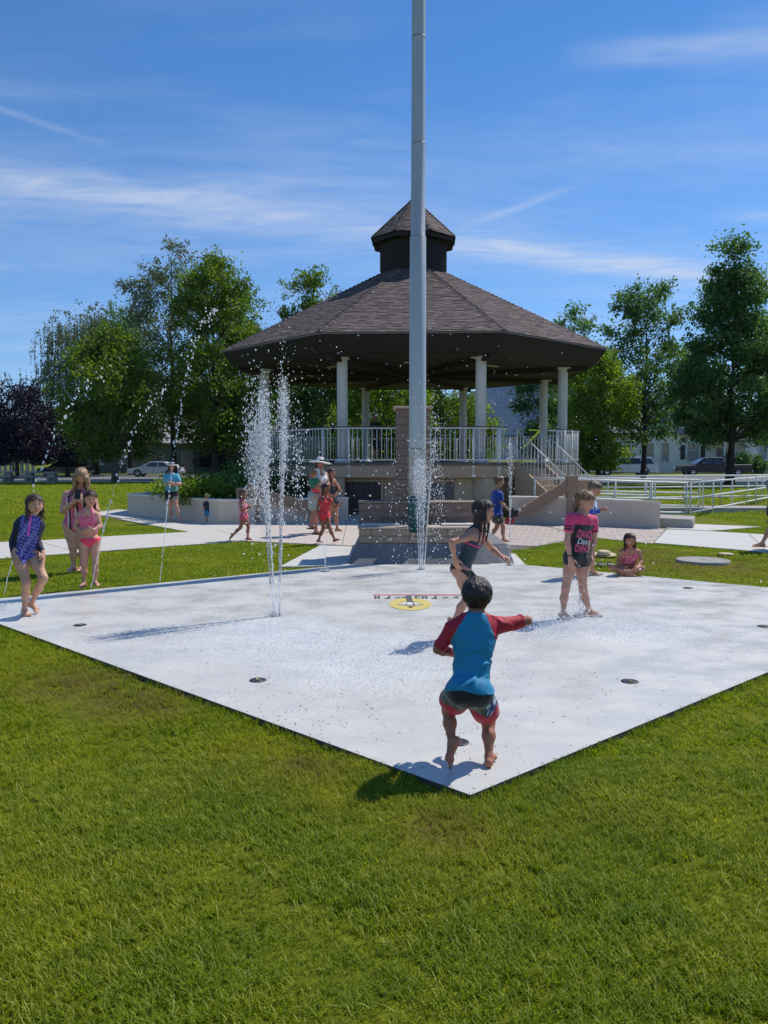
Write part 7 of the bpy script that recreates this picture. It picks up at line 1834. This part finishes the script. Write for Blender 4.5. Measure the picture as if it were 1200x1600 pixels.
jet('tall middle water jet rising in front of the flagpole and falling apart on its right', 657, 890, [(-.3, -.08, 1.5), (0, -.03, 1.6), (.25, .02, 1.6), (.5, .06, 1.5), (.9, .17, 1.9)], 0, 2.4,
    [(-.02, 1.3, .07, .20, 620), (.20, 1.75, .05, .36, 260), (.27, 1.2, .05, .32, 240), (-.15, .9, .25, .5, 170), (.1, 1.9, .22, .4, 110), (.0, .5, .35, .3, 130)], 0, 31, width=.06)
jet('low water jet spraying the legs of the girl in the lettered shirt', 908, 962, [(-.3, -.04, .7), (.4, .03, .75)], 0, .8, [(.0, .35, .07, .16, 260), (.03, .1, .16, .05, 260)], 0, 41)
jet('thin single water jet before the boy in the blue shirt', 796, 883, [(0, .0, 1.85)], 0, 1.9, [(.0, 1.3, .03, .3, 14), (-.02, 1.55, .06, .12, 24)], 0, 51, r=.0022)
jet('short thin water jet at the back edge below the coral swimsuit girl', 508, 893, [(0, .0, .42)], 0, .4, [(.0, .4, .03, .1, 20)], 0, 61, r=.003)
#jet('faint thin water jet near the feet of the girl in the pink tankini', 125, 977, [(.1, .03, .35)], 0, .3, [(.0, .3, .03, .1, 16)], 0, 71, r=.0025)
def arc(lb, base, vel, tmax, seed):
    g = np.random.default_rng(seed); b = np.array(base); t = thing('water_arc', lb, 'water jet', tuple(b), 0, 'arching jets along the back left edge of the pad')
    f = lambda u: np.stack([vel[0] * u, vel[1] * u, vel[2] * u - 4.9 * u * u], -1)
    MB().tube([tuple(f(np.array(u)) + g.normal(size=3) * .003) for u in np.linspace(0, .15, 26)], [.0042 * (1 + .35 * math.sin(i * 2.1)) for i in range(26)], 6).build('water_strand', M_WAT, t)
    Cs = []; Rs = []; u = .11
    while u < tmax:
        k = u / tmax; n = 1 + int(g.integers(0, 3) * (1 - k * .3)); c = f(np.array(u))
        Cs.append(c + g.normal(size=(n, 3)) * (.005 + .045 * k * k)); Rs.append(g.uniform(.0045, .014 - .004 * k, n)); u += g.uniform(.0022, .006) * (1 + 2.2 * k)
    C = np.concatenate(Cs); o = put_drops('drops', C, np.concatenate(Rs), seed, t, g.uniform(1, 2.2, len(C[C[:, 2] > .004])), ico=True); o['kind'] = 'stuff'
a = G(6, 931); arc('leftmost arching water jet, rising from behind the girl in navy', (a.x, a.y, .01), (2.1, -.35, 7.2), .62, 101)
a = G(142, 921); arc('arching water jet beside the legs of the girl in the pink tankini', (a.x, a.y, .01), (1.65, -.3, 7.0), .62, 102)
a = G(250, 911); arc('arching water jet crossing in front of the woman in the tie-dye shirt', (a.x, a.y, .01), (.95, -.2, 8.2), .85, 103)
def scatter():
    g = np.random.default_rng(5); C = []; R = []
    def blob(px, py, Y, sx, sy, sz, n, r0, r1):
        n = int(n * .8)
        c = np.array(at(px, py, Y)); C.append(c + g.normal(size=(n, 3)) * np.array([sx, sy, sz])); R.append(r0 * .7 + (r1 - r0 * .7) * g.uniform(0, 1, n) ** 2.2)
    blob(640, 800, 10.8, .75, .8, .55, 330, .004, .011); blob(430, 640, 9, .35, .6, .5, 130, .003, .009); blob(380, 480, 9.5, .5, .6, .35, 80, .003, .007)
    blob(470, 560, 9.5, .5, .6, .45, 110, .003, .007); blob(640, 810, 6.5, .55, .5, .35, 26, .006, .010); blob(700, 600, 9.5, .7, .6, .5, 80, .003, .007)
    blob(520, 900, 8, .9, .7, .25, 90, .004, .009); blob(960, 870, 8, .5, .5, .3, 46, .005, .010); blob(880, 700, 9.5, .6, .5, .5, 40, .004, .008)
    blob(790, 730, 10, .4, .5, .5, 60, .004, .008); blob(330, 520, 9.5, .4, .5, .4, 60, .003, .006)
    tag(put_drops('flying_drops', np.concatenate(C), np.concatenate(R), 9, None, ico=True), kind='stuff')
    # splashing film: low drops dancing on the wet coating
    C = []; R = []
    def field(px, py, rx, ry, n, h=.03, r0=.0012, r1=.0042):
        c = np.array(G(px, py)); q = g.normal(size=(n, 2)) * np.array([rx, ry]); z = np.abs(g.normal(size=n)) ** 1.5 * h + .002
        C.append(np.stack([c[0] + q[:, 0], c[1] + q[:, 1], z], 1)); R.append(g.uniform(r0, r1, n))
    field(450, 1000, .75, .45, 9000); field(590, 1035, .55, .5, 7000); field(400, 985, .4, .2, 2200); field(690, 1000, .45, .4, 2000)
    field(900, 985, .45, .20, 7000, .06); field(865, 990, .14, .08, 900, .10); field(1010, 985, .5, .25, 2200); field(640, 900, .5, .2, 900); field(600, 1080, .6, .4, 900)
    field(455, 1000, .55, .32, 9000, .07, .0007, .0017); field(600, 1035, .45, .35, 6000, .06, .0007, .0017); field(915, 985, .35, .14, 7000, .09, .0007, .0017); field(657, 905, .3, .15, 2500, .06, .0007, .0017)
    field(455, 1000, .6, .35, 900, .03, .004, .0075); field(600, 1035, .5, .4, 700, .03, .004, .0075); field(930, 985, .5, .2, 700, .05, .004, .007)
    C = np.concatenate(C); R = np.concatenate(R); m = in_poly(C[:, 0], C[:, 1], [(x * .98 + .02 * .7, y * .98 + .02 * 8.5) for x, y in PAD])
    tag(put_drops('splash_film', C[m], R[m], 10), kind='stuff')
    # crown of droplets where the spray hits the ground beside the girl's feet
    n = 700; q = g.uniform(0, 6.28, n); rr = g.uniform(.02, .30, n); c = np.array(G(880, 982)); z = np.clip(rr * 1.1 - rr * rr * 3.6, 0, 1) * g.uniform(.2, 1.2, n) + .003
    tag(put_drops('splash_crown', np.stack([c[0] + rr * np.cos(q), c[1] + rr * np.sin(q) * .6, z], 1), g.uniform(.0015, .005, n), 11), kind='stuff')
scatter()
# leaves and grass clippings lying on the coating
def litter():
    g = np.random.default_rng(44); n = 420; V = []; F = []
    for i in range(n):
        if i < 170: px, py = g.normal(480, 70), g.normal(1105, 28)
        elif i < 260: px, py = g.normal(900, 120), g.normal(1060, 40)
        elif i < 340: px, py = g.normal(760, 90), g.normal(1150, 35)
        else: px, py = g.uniform(60, 1150), g.uniform(930, 1150)
        p = G(px, py)
        if not in_poly(np.array([p.x]), np.array([p.y]), PAD)[0]: continue
        q = g.uniform(0, 6.28); l, w = (g.uniform(.004, .013), g.uniform(.0008, .003)); dx, dy = math.cos(q) * l, math.sin(q) * l; wx, wy = -math.sin(q) * w, math.cos(q) * w; b = len(V); h = g.uniform(.001, .004)
        V += [(p.x - dx, p.y - dy, .0015), (p.x + wx, p.y + wy, .0015 + h), (p.x + dx, p.y + dy, .0015), (p.x - wx, p.y - wy, .0015)]; F.append((b, b + 1, b + 2, b + 3))
    tag(link('grass_clippings', np_mesh('grass_clippings', V, F), None, mat('clipping', (.05, .06, .02), .9, (.12, .10, .04), 30)), kind='stuff')
litter()
# ============================================================ AIR: one even box of haze round the whole place
def haze():
    b = MB(); b.box((0, 2600, 390 - 1.1), (15000, 7400, 780)); m, N, L, P = new_mat('haze_air'); N.remove(P)
    v = N.new('ShaderNodeVolumePrincipled'); v.inputs['Color'].default_value = (.34, .55, 1, 1); v.inputs['Density'].default_value = HAZE; v.inputs['Anisotropy'].default_value = .0
    L.new(v.outputs[0], N['Material Output'].inputs['Volume']); tag(b.build('haze', m), kind='stuff')
HAZE = .5e-4
haze()
